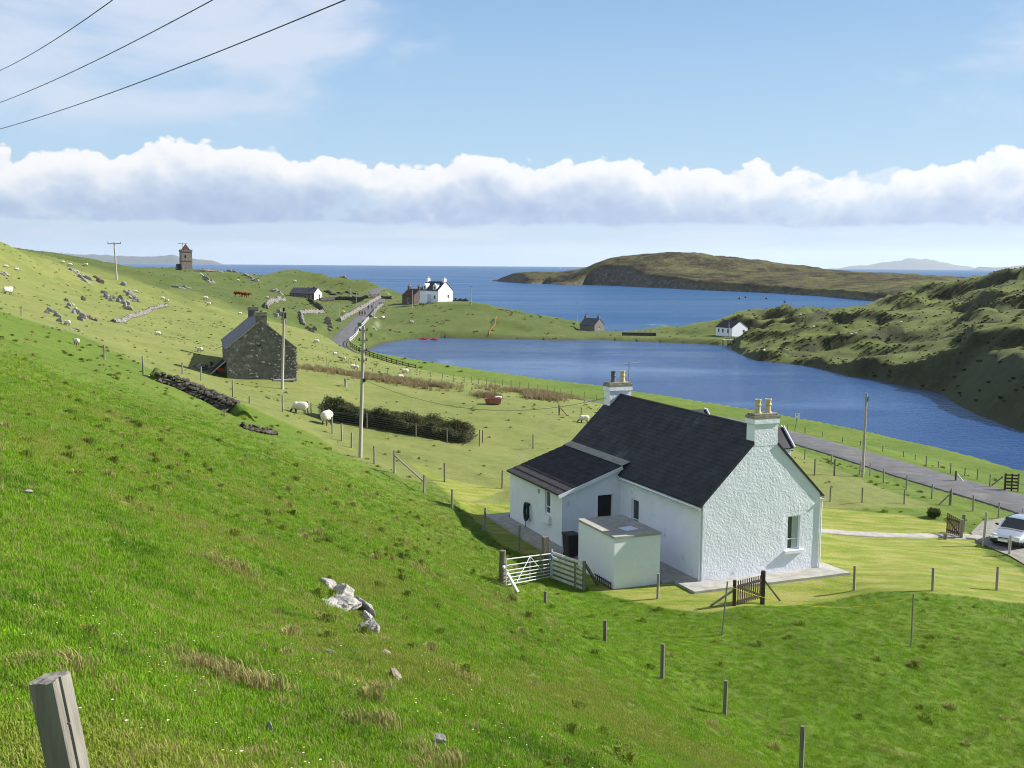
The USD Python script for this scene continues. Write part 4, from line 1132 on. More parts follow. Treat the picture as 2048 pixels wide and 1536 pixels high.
for k in range(6):
    zz_ = 0.12 + (hg - 0.18) * k / 5
    obj('rail', bar(hb + (0, 0, (gh - 0.10) * k / 5), (0, 0, zz_), 0.035, 0.10), 'pale_wood', hu)
obj('post', rod((0.06, 0.03, -0.4), (0.08, 0.03, hg), 0.075, 0.07, 10), 'post_wood', hu, smooth=40)
obj('upright', box(0.08, 0.06, hg - 0.1, (-0.28, 0.10, 0.0)), 'post_wood', hu)
obj('upright', box(0.06, 0.06, gh + 0.1, hb + (0.02, 0.05, -0.1)), 'pale_wood', hu)
obj('prop', bar((0.12, 0, hg * 0.9), pt_at(1195, 1169, ground_at(1195, 1169)) - gC, 0.09), 'post_wood', hu)
bl_ = pt_at(1102, 1112, gB)
obj('blue_rope', cat(rod(bl_ + (-0.05, -0.06, 0), bl_ + (0.05, -0.06, 0), 0.03), rod(bl_ + (0, -0.06, 0.06), bl_ + (0, -0.06, -0.20), 0.022)), 'rope_blue', label='knot of bright blue rope tying gate to hurdle', category='rope')

# picket gate in the lawn fence
kA, kB = ground_at(1470, 1211), ground_at(1523, 1209)
pg = thing('picket_gate', 'small dark wooden picket gate in the lawn fence before the cottage gable', 'gate', kA)
dk = kB - kA; dk[2] = 0
up_ = dk / np.linalg.norm(dk)
ph_ = top(kA, 1211, 1160)
for k in range(11):
    o_ = dk * (0.09 + 0.082 * k)
    obj('picket', box(0.045, 0.02, ph_ * 0.98, o_ + (0, -0.05, 0.04), rz(math.atan2(up_[1], up_[0]))), 'dark_wood', pg)
for zf in (0.16, 0.80):
    obj('rail', bar(dk * 0.06 + (0, -0.08, ph_ * zf), dk * 0.94 + (0, -0.08, ph_ * zf + 0.02), 0.04, 0.09), 'dark_wood', pg)
obj('diagonal', bar(dk * 0.08 + (0, -0.085, ph_ * 0.78), dk * 0.92 + (0, -0.085, ph_ * 0.20), 0.04, 0.08), 'dark_wood', pg)
obj('gate_post', box(0.11, 0.11, ph_ + 0.4, (-0.04, -0.02, -0.35)), 'dark_wood', pg)
obj('gate_post', box(0.15, 0.13, ph_ + 0.52, dk + (0.03, 0, -0.35)), 'dark_wood', pg)
obj('prop', bar((-0.08, 0, ph_ * 0.62), pt_at(1421, 1212, kA) - kA, 0.07), 'grey_wood', pg)
obj('prop', bar(dk + (0.10, 0, ph_ * 0.75), pt_at(1560, 1202, kB) - kA, 0.07), 'grey_wood', pg)
r0, r1 = ground_at(1443, 1271), ground_at(1822, 1293)
ef = thing('electric_fence', 'two thin metal rods with a yellow cord in the rough grass below the lawn', 'fence', r0)
t0, t1 = pt_at(1455, 1163, r0) - r0, pt_at(1827, 1187, r1) - r0
obj('rod', rod((0, 0, -0.2), t0, 0.028, n=6), 'wire_metal', ef)
obj('rod', rod(r1 - r0 - (0, 0, 0.2), t1, 0.028, n=6), 'wire_metal', ef)
sg = [t0 * (1 - k) + t1 * k - np.array([0, 0, 0.15 + 0.9 * 4 * k * (1 - k) * 0.6]) for k in np.linspace(0, 1, 13)]
obj('cord', cat([rod(a, b, 0.007, n=4) for a, b in zip(sg[:-1], sg[1:])]), 'rope_yellow', ef)

# garden gate by the car
qA, qB = ground_at(1918, 1076), ground_at(1892, 1066)
gg = thing('garden_gate', 'open brown wooden garden gate on the path near the silver car', 'gate', qA)
dq = qB - qA; dq[2] = 0
qh = top(qA, 1076, 1036)
for k in range(7):
    obj('board', bar(dq * (0.06 + 0.145 * k) + (0, 0, 0.06), dq * (0.06 + 0.145 * k) + (0, 0, qh * (0.97 + 0.02 * k)), 0.035, 0.085, up=up_), 'dark_wood', gg)
for zf in (0.22, 0.82):
    obj('rail', bar((0, -0.03, qh * zf), dq + (0, -0.03, qh * zf), 0.04, 0.09), 'dark_wood', gg)
obj('diagonal', bar((0, -0.04, qh * 0.2), dq + (0, -0.04, qh * 0.8), 0.04, 0.07), 'dark_wood', gg)
for (u, v, vt, lb_) in ((1922, 1077, 1037, 'grey green gate post nearer the viewer beside the open garden gate'), (1926, 1064, 1028, 'grey green gate post farther back beside the open garden gate'), (1890, 1079, 1066, 'short wooden stump at the edge of the garden path')):
    b, h = hpx(u, v, vt)
    q = obj('gate_post', rod(b - (0, 0, 0.3), b + (0, 0, h), 0.085, n=10), 'post_wood', smooth=40, label=lb_, category='post')
for (u, v, u1, vt, lb_) in ((1966, 1092, 1973, 1024, 'tall leaning grey post in front of the silver car bonnet'), (2018, 1110, 2021, 1070, 'grey post before the front wheel of the silver car')):
    b = ground_at(u, v)
    tp_ = pt_at(u1, vt, b)
    obj('post', rod(b - (0, 0, 0.3), tp_, 0.065, 0.06, 10), 'pole_wood', smooth=40, label=lb_, category='post')

# ------------------------------------------------------------------ near post at the bottom left
bp = P(150, 1600, 3.45)
tp = P(98, 1352, 3.45)
ax_ = (tp - bp); ln_ = np.linalg.norm(ax_); ax_ /= ln_
yaw = math.radians(-13)
sx_ = np.array([math.cos(yaw), math.sin(yaw), 0]); sx_ -= ax_ * (sx_ @ ax_); sx_ /= np.linalg.norm(sx_)
sy_ = np.cross(ax_, sx_)
gz = float(H(bp[0], bp[1]))
bp2 = bp - ax_ * (bp[2] - gz + 0.35) / ax_[2]
ln2 = np.linalg.norm(tp - bp2)
Mx = np.eye(4); Mx[:3, 0], Mx[:3, 1], Mx[:3, 2], Mx[:3, 3] = sx_, sy_, ax_, bp2
np_ = thing('weathered_post', 'square weathered timber post in the near grass, lower left', 'post', (0, 0, 0))
pm = trimesh.creation.box((0.098, 0.098, ln2)); pm.apply_translation((0, 0, ln2 / 2))
vv, ff = trimesh.remesh.subdivide_to_size(pm.vertices, pm.faces, 0.02)
pm = trimesh.Trimesh(vv, ff, process=True)
q = pm.vertices
cr_ = np.abs(q[:, 0]) + np.abs(q[:, 1])
q[:, :2] *= (1 - 0.05 * np.clip((cr_ - 0.090) / 0.008, 0, 1))[:, None]
q[:, :2] *= (1 + 0.03 * (meshkit.fbm(np.c_[q[:, 0] * 30, q[:, 1] * 30, q[:, 2] * 4], 3, 5) - 0.5))[:, None]
tpz = q[:, 2] > ln2 - 0.005
q[tpz, 2] -= 0.012 * meshkit.fbm(np.c_[q[tpz, 0] * 40, q[tpz, 1] * 40, 0 * q[tpz, 0]], 3, 8)
gro = (q[:, 0] > 0.044) & (np.abs(q[:, 1] + 0.018) < 0.012)
q[gro, 0] -= 0.008
pm.apply_transform(Mx)
simple('old_post', (0.21, 0.195, 0.17), 0.9, 0.15, 0.35, 14, 0.6, 60, stretch=(1, 1, 0.08), bdist=0.01, stain=((0.12, 0.12, 0.09), 7, 0.60))
obj('shaft', pm, 'old_post', np_)
nl = rod((0.05, -0.02, ln2 - 0.16), (0.062, -0.02, ln2 - 0.16), 0.004); nl.apply_transform(Mx)
obj('staple', nl, 'wire_metal', np_)
# ------------------------------------------------------------------ poles and wires


def pole(name, label, base, topv, topu=None, r=0.11, group=None):
    b = ground_at(*base)
    tp = pt_at(topu if topu is not None else base[0], topv, b)
    t = thing(name, label, 'pole', b, group=group)
    obj('shaft', rod((0, 0, -0.5), tp - b, r * 1.15, r * 0.85, 10), 'pole_wood', t, smooth=40)
    return t, tp - b


tpl, tt = pole('telegraph_pole', 'tall weathered telegraph pole with green box on top, standing before the hedge', (720, 916), 652, 727, 0.105)
obj('junction_box', box(0.22, 0.20, 0.22, tt + (-0.22, 0, -0.02)), 'green_box', tpl)
obj('meter_box', box(0.14, 0.12, 0.20, tt * 0.58 + (0.15, -0.05, 0)), 'black_plastic', tpl)
for k in range(4):
    zc = tt * (0.965 - 0.075 * k)
    for s in (-1, 1):
        ins = lathe([(0, 0), (0.05, 0), (0.06, 0.05), (0.035, 0.09), (0.05, 0.13), (0, 0.15)], 8)
        ins.apply_translation(zc + (s * 0.22, -0.02, 0))
        obj('insulator', cat(ins, rod(zc, zc + (s * 0.22, -0.02, 0.0), 0.012, n=5)), 'black_plastic', tpl)
p2, t2 = pole('telegraph_pole', 'pale telegraph pole standing in front of the stone barn gable', (564, 779), 622, 568, 0.11)
obj('bracket', cat(box(0.30, 0.16, 0.5, t2 + (0.02, 0, -0.62)), box(0.16, 0.16, 0.30, t2 + (0, 0, -0.02))), 'junk_dark', p2)
p3, t3 = pole('telegraph_pole', 'tall thin telegraph pole with climbing steps beside the road, right of the cottage', (1725, 954), 786, 1733, 0.085)
for k in range(14):
    zc = t3 * (0.36 + 0.045 * k)
    obj('step', rod(zc, zc + ((-1) ** k * 0.17, -0.03, 0), 0.014, n=5), 'wire_metal', p3)
obj('bracket', box(0.10, 0.10, 0.30, t3 + (0.10, 0, -0.55)), 'green_box', p3)
for (u, v, vt, lb_) in ((825, 617, 577, 'telegraph pole on the grass before the white headland house'), (942, 610, 571, 'thin pole on the ridge right of the white headland house'), (679, 640, 602, 'thin dark pole at the near end of the roadside stone wall'),
                        (713, 618, 582, 'thin grey pole in the small field below the school house'), (748, 634, 603, 'thin pole beside the headland road behind the sheep'), (700, 595, 574, 'pale pole in front of the dark rock face near the road top'),
                        (1155, 650, 604, 'lone thin pole left of the shore cottage'), (1458, 676, 645, 'thin pole in front of the white bungalow across the loch')):
    q_, tq = pole('telegraph_pole', lb_, (u, v), vt, None, 0.10)
    obj('cap', box(0.45, 0.14, 0.12, tq + (0, 0, -0.28)), 'junk_dark', q_)
for (u, v, ut, vt, a0, a1, lb_) in ((234, 560, 228, 485, 215, 242, 'power pole with a crossarm high on the left hillside'), (367, 538, 365, 486, 356, 374, 'power pole with a crossarm in front of the church tower')):
    q_, tq = pole('power_pole', lb_, (u, v), vt, ut, 0.16)
    b_ = ground_at(u, v)
    wl = (a1 - a0) / FPX * b_[1]
    arm0 = np.array([(a0 - ut) / FPX * b_[1], 0, tq[2] - 0.25]); arm1 = np.array([(a1 - ut) / FPX * b_[1], 0, tq[2] - 0.20])
    sh_ = np.array([tq[0], tq[1], 0])
    obj('crossarm', bar(arm0 + sh_, arm1 + sh_, 0.16, 0.18), 'pole_wood', q_)
    for a in (0.03, 0.5, 0.97):
        p_ = arm0 * (1 - a) + arm1 * a + sh_
        obj('insulator', rod(p_, p_ + (0, 0, 0.38), 0.07, 0.05, 7), 'junk_dark', q_)
ppx = P(124, 523, 420)
pp = thing('power_pole', 'distant power pole with two crossarms just over the left skyline', 'pole', on(ppx[0], ppx[1]))
htop = P(124, 505, 420)[2] - on(ppx[0], ppx[1])[2]
obj('shaft', rod((0, 0, -0.5), (0, 0, htop), 0.18, 0.15), 'pole_wood', pp)
for dz, w_ in ((0.9, 2.4), (2.6, 1.6)):
    obj('crossarm', bar((-w_ / 2, 0, htop - dz), (w_ / 2, 0, htop - dz), 0.2), 'pole_wood', pp)

# overhead wires: three conductors running over the viewer's left shoulder
for k, (va, ub, Da, Db) in enumerate(((141, 225, 46, 27), (205, 425, 45, 24), (258, 690, 44, 20))):
    a, b = P(0, va, Da), P(ub, 0, Db)
    dirn = b - a
    pts = []
    for s in np.linspace(-0.9, 1.9, 57):
        q = a + dirn * s
        pts.append(q + (0, 0, 0.02 * np.linalg.norm(dirn) * (s * (s - 1))))
    wm = cat([rod(p_, q_, 0.013, n=5) for p_, q_ in zip(pts[:-1], pts[1:])])
    obj('overhead_wire', wm, 'cable', label=('topmost of the three overhead wires crossing the upper left sky', 'middle of the three overhead wires crossing the upper left sky', 'lowest and longest of the three overhead wires in the upper left sky')[k], category='wire')
# slack service wire from the tall pole to the cottage
tb = ground_at(720, 916) + tt * 0.60
te = hl_(L - 0.2, 2.3, 6.0)
sp = [tb * (1 - s) + te * s - (0, 0, 1.2 * 4 * s * (1 - s)) for s in np.linspace(0, 1, 15)]
obj('service_wire', cat([rod(a, b, 0.010, n=4) for a, b in zip(sp[:-1], sp[1:])]), 'cable', label='thin black wire sagging from the tall telegraph pole to the cottage', category='wire')

# ------------------------------------------------------------------ buildings beyond


def local(m, loc, a):
    return m


def house(name, label, category, near, az, W, L, eh, rh, wall, roofm, gable_mat=None, chim=(), wins=(), over=0.15, chim_mat=None, rows=0, pots=('pot_buff', 'pot_buff'), sink=1.5):
    """near: the corner at lb 0, la 0; az: heading of the ridge away from the viewer."""
    t = thing(name, label, category, near, -az)
    body = gable_solid(W, L, eh, rh - 0.03)
    body.vertices[body.vertices[:, 2] < -0.3, 2] = -sink
    ops = []
    for (face, along_, z, w, h) in wins:
        if face == '-y':
            ops.append((along_ - w / 2, -0.2, z, along_ + w / 2, 0.16, z + h))
        else:
            ops.append((-0.2, along_ - w / 2, z, 0.16, along_ + w / 2, z + h))
    if ops:
        body = carve(body, ops)
    obj('wall', body, wall, t)
    sl = (rh - eh) / (W / 2)
    for s in (0, 1):
        x0, x1 = (-over, W / 2) if s == 0 else (W + over, W / 2)
        obj('roof', slope_slab(x0, eh - over * sl, x1, rh, -over * 0.6, L + over * 0.6, 0.10), roofm, t)
    for (y, cw, top_) in chim:
        c_ = obj('chimney', cat(box(cw, 0.7, top_ - eh, (W / 2, y, eh)), box(cw + 0.16, 0.86, 0.16, (W / 2, y, top_ - 0.35))), chim_mat or wall, t)
        for k in range(2 if pots else 0):
            m = lathe([(0, 0), (0.14, 0), (0.11, 0.3), (0.14, 0.5), (0.14, 0.55), (0, 0.55)], 8)
            m.apply_translation((W / 2 + (k - 0.5) * cw * 0.45, y, top_))
            obj('chimney_pot', m, pots[k], c_)
    for (face, along_, z, w, h) in wins:
        if face == '-y':
            window(t, (along_, 0, z), w, h, '-y', sill=False, depth=0.08)
        else:
            window(t, (0, along_, z), w, h, '-x', sill=False, depth=0.08)
    return t


def corner(u, v, D=None):
    return ground_at(u, v) if D is None else P(u, v, D)


# the stone barn in the pasture
BARN = (-0.29, 5.97, 13.2, 8.75, 2.78, 5.22)
bb0 = np.array([-24.86, 93.23, 8.75])
bz = BARN[3]
barn = thing('stone_barn', 'old grey stone barn with slate roof and two chimneys in the pasture', 'barn', (bb0[0], bb0[1], bz), -BARN[0])
bW, bL, bE, bR = BARN[1], BARN[2], BARN[4], BARN[5]
bs = gable_solid(bW, bL, bE, bR)
bs.vertices[bs.vertices[:, 2] < -0.3, 2] = -1.5
bs = carve(bs, [(bW * 0.44, -0.2, bE + 0.25, bW * 0.44 + 0.28, 0.3, bE + 0.42)])
v_, f_ = trimesh.remesh.subdivide_to_size(bs.vertices, bs.faces, 0.20)
bs = trimesh.Trimesh(v_, f_, process=True)
nn = bs.vertex_normals
q = bs.vertices
bs.vertices = q + nn * (0.07 * (meshkit.fbm(q * 2.6, 3, 17) - 0.5))[:, None]
obj('wall', bs, 'rubble', barn)
rb_ = []
cellr = np.random.default_rng(5)
for z_ in np.arange(0.12, bR - 0.4, 0.26):
    half = (bW / 2) * min(1, max(0, (bR - z_) / (bR - bE)))
    x_ = bW / 2 - half + 0.1 if z_ > bE else 0.1
    xe = bW / 2 + half - 0.1 if z_ > bE else bW - 0.1
    while x_ < xe - 0.15:
        w_ = cellr.uniform(0.22, 0.6); h_ = cellr.uniform(0.16, 0.27)
        if cellr.random() < 0.18 + (0.5 if x_ > bW * 0.6 else 0):
            m = trimesh.creation.icosphere(1, 1.0); m.vertices *= (w_ / 2, 0.055, h_ / 2)
            m.vertices += cellr.normal(0, 0.018, m.vertices.shape)
            m.apply_translation((min(x_ + w_ / 2, xe), -0.01, z_ + cellr.uniform(-0.05, 0.05)))
            rb_.append(m)
        x_ += w_ + 0.02
for m in rb_[:300]:
    obj('stone', m, 'rubble', barn)
bsl = (bR - bE) / (bW / 2)
obj('roof', cat(slope_slab(-0.10, bE - 0.10 * bsl, bW / 2, bR, 0.05, bL - 0.05, 0.05), slope_slab(bW + 0.10, bE - 0.10 * bsl, bW / 2, bR, 0.05, bL - 0.05, 0.05)), 'old_slate', barn)
br_ = stage.GetPrimAtPath(str(barn.GetPath()) + '/roof')
obj('slates', slates(-0.12, bE - 0.12 * bsl + 0.07, bW / 2, bR + 0.07, 0.06, bL - 0.06, 12, 0.38, 0.014, RNG), 'old_slate', br_, kind='stuff')
obj('skew', cat(slope_slab(-0.02, bE + 0.02, bW / 2, bR + 0.05, -0.04, 0.22, 0.10), slope_slab(bW + 0.02, bE + 0.02, bW / 2, bR + 0.05, -0.04, 0.22, 0.10)), 'lichen_stone', barn)
for y_, lo_ in ((0.40, 0), (bL - 0.45, 0)):
    c_ = obj('chimney', cat(box(0.95, 0.8, 1.25, (bW / 2 + 0.02, y_, bR - 0.45))), 'rubble', barn)
    obj('chimney_cap', cat(box(1.08, 0.95, 0.12, (bW / 2 + 0.02, y_, bR + 0.52)), box(1.00, 0.86, 0.12, (bW / 2 + 0.02, y_, bR + 0.70))), 'lichen_stone', c_)
    obj('chimney_pot', rod((bW / 2 + 0.05, y_, bR + 0.80), (bW / 2 + 0.05, y_, bR + 0.93), 0.12), 'junk_dark', c_)
obj('doorstep', box(1.9, 0.5, 0.12, (bW - 1.1, -0.35, 0.0)), 'concrete', barn)
# sheets and scrap leaning on its left side
ls = thing('leaning_sheets', 'grey corrugated sheets leaning against the left wall of the barn', 'sheets', (bb0[0], bb0[1], bz), -BARN[0])
for k in range(3):
    obj('sheet', bar((-2.1 + 0.25 * k, 0.5 + 1.2 * k, 0.0), (-0.08, 0.5 + 1.1 * k, 1.75 - 0.1 * k), 1.0, 0.03, up=(1, 0, 1)), 'corrugated', ls)
jl = ground_at(408, 742)
jp = thing('scrap_heap', 'dark heap of scrap boards and sheets left of the barn with red bits', 'scrap heap', jl)
jr = np.random.default_rng(11)
for k in range(34):
    o_ = np.array([jr.uniform(-1.6, 1.9), jr.uniform(-0.8, 1.6), jr.uniform(0.0, 0.25)])
    a_ = jr.uniform(0, PI); l_ = jr.uniform(0.4, 1.2)
    obj('board', bar(o_, o_ + (l_ * math.cos(a_), l_ * math.sin(a_), jr.uniform(-0.05, 0.5)), jr.uniform(0.1, 0.3), 0.04), ('junk_dark', 'junk_dark', 'corrugated')[k % 3], jp)
for o_ in ((-1.9, -0.5, 0.2), (1.4, -0.6, 0.15)):
    obj('red_drum', rod(np.array(o_), np.array(o_) + (0.5, 0.1, 0.05), 0.17, n=10), 'junk_red', jp)

# houses on the headland
nh = P(876, 603, 325); nh[2] = H(nh[0], nh[1]) - 0.2
WH = house('white_house', 'white two storey house with dormers and pale gable on the headland', 'house', nh, -0.80, 6.0, 8.2, 3.7, 6.3, 'white_paint', 'slate',
           chim=((0.4, 1.0, 7.2), (7.8, 1.0, 7.2)), wins=(('-y', 4.2, 1.2, 0.7, 1.2), ('-x', 1.6, 0.9, 0.8, 1.3), ('-x', 4.4, 0.9, 0.8, 1.3), ('-x', 6.6, 0.9, 0.8, 1.3)), chim_mat='white_paint')
for yd in (1.6, 6.2):
    dm = trimesh.creation.extrude_polygon(Polygon([(-0.8, 0), (0.8, 0), (0.8, 1.3), (0, 2.0), (-0.8, 1.3)]), 1.9, engine='earcut')
    dm.apply_transform(np.array([[0, 0, -1, 0], [1, 0, 0, 0], [0, 1, 0, 0], [0, 0, 0, 1.0]])); dm.apply_translation((2.0, yd, 3.75)); dm.fix_normals()
    q_ = obj('dormer', dm, 'white_paint', WH)
    window(WH, (0.1, yd, 4.0), 0.9, 0.95, '-x', sill=False, depth=-0.02)
pm_ = trimesh.creation.box((1.4, 2.2, 2.5)); pm_.apply_translation((-0.7, 4.4 + 0.0, 1.25))
obj('porch', pm_, 'white_paint', WH)
bh = P(827.5, 593, 345); bh[2] = H(bh[0], bh[1]) - 0.2
house('red_roofed_house', 'brown stone house with dark red roof left of the white headland house', 'house', bh, -0.82, 5.6, 5.6, 2.9, 5.0, 'brown_stone', 'red_roof', chim=((0.4, 0.9, 5.9), (5.2, 0.9, 5.9)), wins=(('-x', 2.8, 0.3, 1.0, 1.7), ('-y', 2.8, 1.0, 0.7, 0.9)), pots=('pot_dark', 'pot_buff'))
sc = P(628, 598, 378); sc[2] = H(sc[0], sc[1]) - 0.1
SCH = house('school_house', 'long low stone building with grey slate roof and pale gable', 'building', sc, -1.16, 5.0, 10.2, 2.3, 4.2, 'brown_stone', 'old_slate', chim=((1.5, 0.5, 4.7),), wins=tuple([('-y', 3.3, 0.9, 0.8, 1.1)] + [('-x', 1.2 + 1.6 * k, 0.8, 0.8, 1.0) for k in range(6)]), pots=())
gm = trimesh.creation.extrude_polygon(Polygon([(0.02, -0.5), (4.98, -0.5), (4.98, 2.28), (2.5, 4.1), (0.02, 2.28)]).difference(Polygon([(2.9, 0.9), (3.7, 0.9), (3.7, 2.0), (2.9, 2.0)])), 0.06, engine='earcut')
gm.apply_transform(np.array([[1, 0, 0, 0], [0, 0, -1, 0], [0, 1, 0, 0], [0, 0, 0, 1.0]])); gm.apply_translation((0, -0.005, 0)); gm.fix_normals()
obj('gable_render', gm, 'white_render', SCH)
bg_ = P(1464, 669, 273); bg_[2] = max(1.2, H(bg_[0], bg_[1]))
house('white_bungalow', 'small white bungalow with black roof on the far shore of the loch', 'house', bg_, -0.52, 5.2, 6.2, 2.3, 3.9, 'white_paint', 'slate', wins=(('-y', 3.9, 0.7, 0.7, 1.0), ('-x', 1.6, 0.8, 0.8, 1.1), ('-x', 3.6, 0.8, 0.8, 1.1), ('-x', 5.2, 0.8, 0.7, 1.1)))
sc2 = P(1189, 664, 300); sc2[2] = 0.6
house('shore_cottage', 'grey stone cottage with two chimneys half hidden behind the grassy ridge', 'house', sc2, -0.85, 4.6, 5.2, 1.9, 3.7, 'rubble', 'old_slate', chim=((0.4, 0.55, 4.4), (4.8, 0.55, 4.4)), wins=(('-y', 2.2, 0.8, 0.6, 0.8),), pots=('pot_dark', 'pot_dark'))
ru = P(907, 599, 345); ru[2] = H(ru[0], ru[1])
rn = thing('ruined_wall', 'low grey ruined walls right of the white headland house', 'ruin', ru)
rr = np.random.default_rng(3)
for k in range(9):
    obj('wall', box(0.62, 0.8, rr.uniform(1.2, 2.1), (0.1 + 0.54 * k, rr.uniform(0, 0.3), -0.3)), 'wall_stone_dark', rn)
obj('tarpaulin', box(1.9, 0.8, 0.5, (1.9, -1.0, 0.0)), 'enamel', rn)

# the church tower
tb_ = P(385, 541, 430); tb_[2] = H(tb_[0], tb_[1]) - 0.3
tz = P(382, 502, 430)[2] - tb_[2]
tw = thing('church_tower', 'square grey brown stone church tower with pointed cap on the left skyline', 'tower', tb_, 0.50)
S_ = 4.1
tm = trimesh.creation.box((S_, S_, tz + 2)); tm.apply_translation((-S_ / 2 + S_, S_ / 2, (tz + 2) / 2 - 2)); tm.apply_translation((-S_, 0, 0))
tm = carve(tm, [(-0.3, 1.7, tz * 0.62, 0.3, 2.3, tz * 0.80), (-3.0, -0.3, tz * 0.62, -2.4, 0.3, tz * 0.78)])
obj('wall', tm, 'red_stone', tw)
for sgn_, nm_ in ((0, 'window'), (1, 'window')):
    obj('window', box(0.1, 0.58, tz * 0.17, (-0.25, 2.0, tz * 0.63)) if sgn_ == 0 else box(0.58, 0.1, tz * 0.15, (-2.7, 0.25, tz * 0.63)), 'door_dark', tw)
obj('string_course', cat(box(S_ + 0.3, S_ + 0.3, 0.22, (-S_ / 2, S_ / 2, tz * 0.48)), box(S_ + 0.4, S_ + 0.4, 0.25, (-S_ / 2, S_ / 2, tz - 0.25))), 'red_stone', tw)
for i in range(4):
    for j in range(5):
        x, y = ((-S_ + 0.35 + j * (S_ - 0.7) / 4, 0.1), (-S_ + 0.35 + j * (S_ - 0.7) / 4, S_ - 0.1), (-S_ + 0.1, 0.35 + j * (S_ - 0.7) / 4), (-0.1, 0.35 + j * (S_ - 0.7) / 4))[i]
        obj('merlon', box(0.55, 0.55, 0.55, (x, y, tz + (0.001 if i < 2 else 0.003))), 'red_stone', tw)
obj('cap_house', prism([(-S_ + 0.8, 0.9), (-0.8, 0.9), (-0.8, S_ - 0.9), (-S_ + 0.8, S_ - 0.9)], tz - 0.5, tz + 0.5), 'red_stone', tw)
cp = trimesh.convex.convex_hull(np.array([(-S_ + 0.6, 0.7, tz + 0.5), (-0.6, 0.7, tz + 0.5), (-0.6, S_ - 0.7, tz + 0.5), (-S_ + 0.6, S_ - 0.7, tz + 0.5), (-S_ / 2, 1.3, tz + 2.7), (-S_ / 2, S_ - 1.3, tz + 2.7)]))
obj('cap_roof', cp, 'red_roof', tw)
nv = P(358, 537, 440); nv[2] = H(nv[0], nv[1])
obj('nave_roof', trimesh.convex.convex_hull(np.array([(x, y, z) for x, y in ((-5.8, 1.0), (-S_ - 0.01, 1.0), (-S_ - 0.01, S_ - 0.5), (-5.8, S_ - 0.5)) for z in (-2.0, 1.2)] + [(-5.8, S_ / 2, 2.4), (-S_ - 0.01, S_ / 2, 2.4)])), 'old_slate', tw)

# ------------------------------------------------------------------ dry stone walls


def stone_wall(name, label, pix, h, th, mat, size=0.35, seed=0, z=None, turf=False):
    r = np.random.default_rng(seed)
    pts = np.array([ground_at(*q)[:2] for q in pix])
    ls = LineString(pts)
    n = max(2, int(ls.length / size))
    t = thing(name, label, 'wall', on(*pts[0]))
    o = on(*pts[0])
    core, stones = [], []
    nsec = max(2, int(ls.length / 1.2))
    sec = [np.array(ls.interpolate(s, normalized=True).coords[0]) for s in np.linspace(0, 1, nsec + 1)]
    for a, b in zip(sec[:-1], sec[1:]):
        A, B = on(*a), on(*b)
        core.append(bar(A - o + (0, 0, h * 0.12), B - o + (0, 0, h * 0.12), th * 0.6, h * (0.6 if turf else 1.2)))
    obj('core', cat(core), mat, t)
    rows = max(2, int(h / (size * 0.62)))
    for s in np.linspace(0, 1, n):
        c_ = np.array(ls.interpolate(s, normalized=True).coords[0]); d_ = np.array(ls.interpolate(min(1, s + 0.01), normalized=True).coords[0]) - np.array(ls.interpolate(max(0, s - 0.01), normalized=True).coords[0])
        d_ = d_ / (np.linalg.norm(d_) + 1e-9); nrm_ = np.array([d_[1], -d_[0]])
        hh_l = h * (0.8 + 0.35 * r.random())
        for k in range(rows):
            for side in (-1, 1) if k < rows - 1 else (0,):
                if r.random() < 0.08:
                    continue
                m = trimesh.creation.icosphere(0, 1.0)
                m.vertices = m.vertices * (size * r.uniform(0.42, 0.72), th * 0.30, size * r.uniform(0.32, 0.5)) + r.normal(0, 0.05 * size, m.vertices.shape)
                m.apply_transform(rz(math.atan2(d_[1], d_[0]) + r.uniform(-0.3, 0.3)))
                xy = c_ + nrm_ * side * th * (0.34 - 0.06 * k / rows) + d_ * r.uniform(-0.2, 0.2) * size
                m.apply_translation(on(*xy, hh_l * (k + 0.4) / rows) - o)
                stones.append(m)
    if size >= 0.3 and len(stones) < 60:
        for m in stones:
            obj('stone', m, mat, t)
    else:
        obj('stones', cat(stones), mat, t, kind='stuff')
    return t


stone_wall('roadside_wall', 'long grey dry stone wall along the left side of the headland road', ((680, 643), (696, 634), (715, 623), (738, 609), (760, 597)), 1.25, 0.9, 'wall_stone', 0.75, 1)
stone_wall('field_wall', 'curved rubble wall on the slope behind the barn chimneys', ((533, 617), (538, 609), (543, 605), (555, 601), (569, 600)), 1.2, 1.0, 'wall_stone', 0.8, 2)
stone_wall('field_wall', 'short pale stone wall crossing the slope below the school house', ((600, 628), (615, 627), (632, 627), (646, 626)), 1.1, 0.9, 'wall_stone', 0.75, 3)
stone_wall('field_wall', 'dark stone wall dropping from the school house towards the road', ((618, 601), (626, 606), (636, 614), (646, 624)), 1.2, 0.9, 'wall_stone_dark', 0.8, 4)
stone_wall('field_wall', 'low tumbled wall running down the slope beside the pasture edge', ((602, 630), (604, 640), (607, 650)), 0.8, 0.8, 'wall_stone', 0.7, 5)
stone_wall('field_wall', 'dark level wall across the field behind the telegraph poles', ((640, 602), (670, 600), (705, 599), (735, 597), (757, 594)), 1.3, 0.9, 'wall_stone_dark', 0.9, 6)
stone_wall('field_wall', 'short dark wall right of the top of the road', ((764, 598), (772, 598), (782, 598)), 1.3, 0.8, 'wall_stone_dark', 0.8, 7)
stone_wall('field_wall', 'broken rubble wall right of the road with a stone heap', ((742, 634), (748, 626), (756, 617), (766, 610)), 0.9, 0.9, 'wall_stone', 0.7, 8)
stone_wall('field_wall', 'thin tumbled rubble line crossing the left hillside below the crags', ((228, 645), (250, 640), (277, 631), (300, 620), (332, 613)), 0.45, 0.8, 'wall_stone', 0.45, 9)
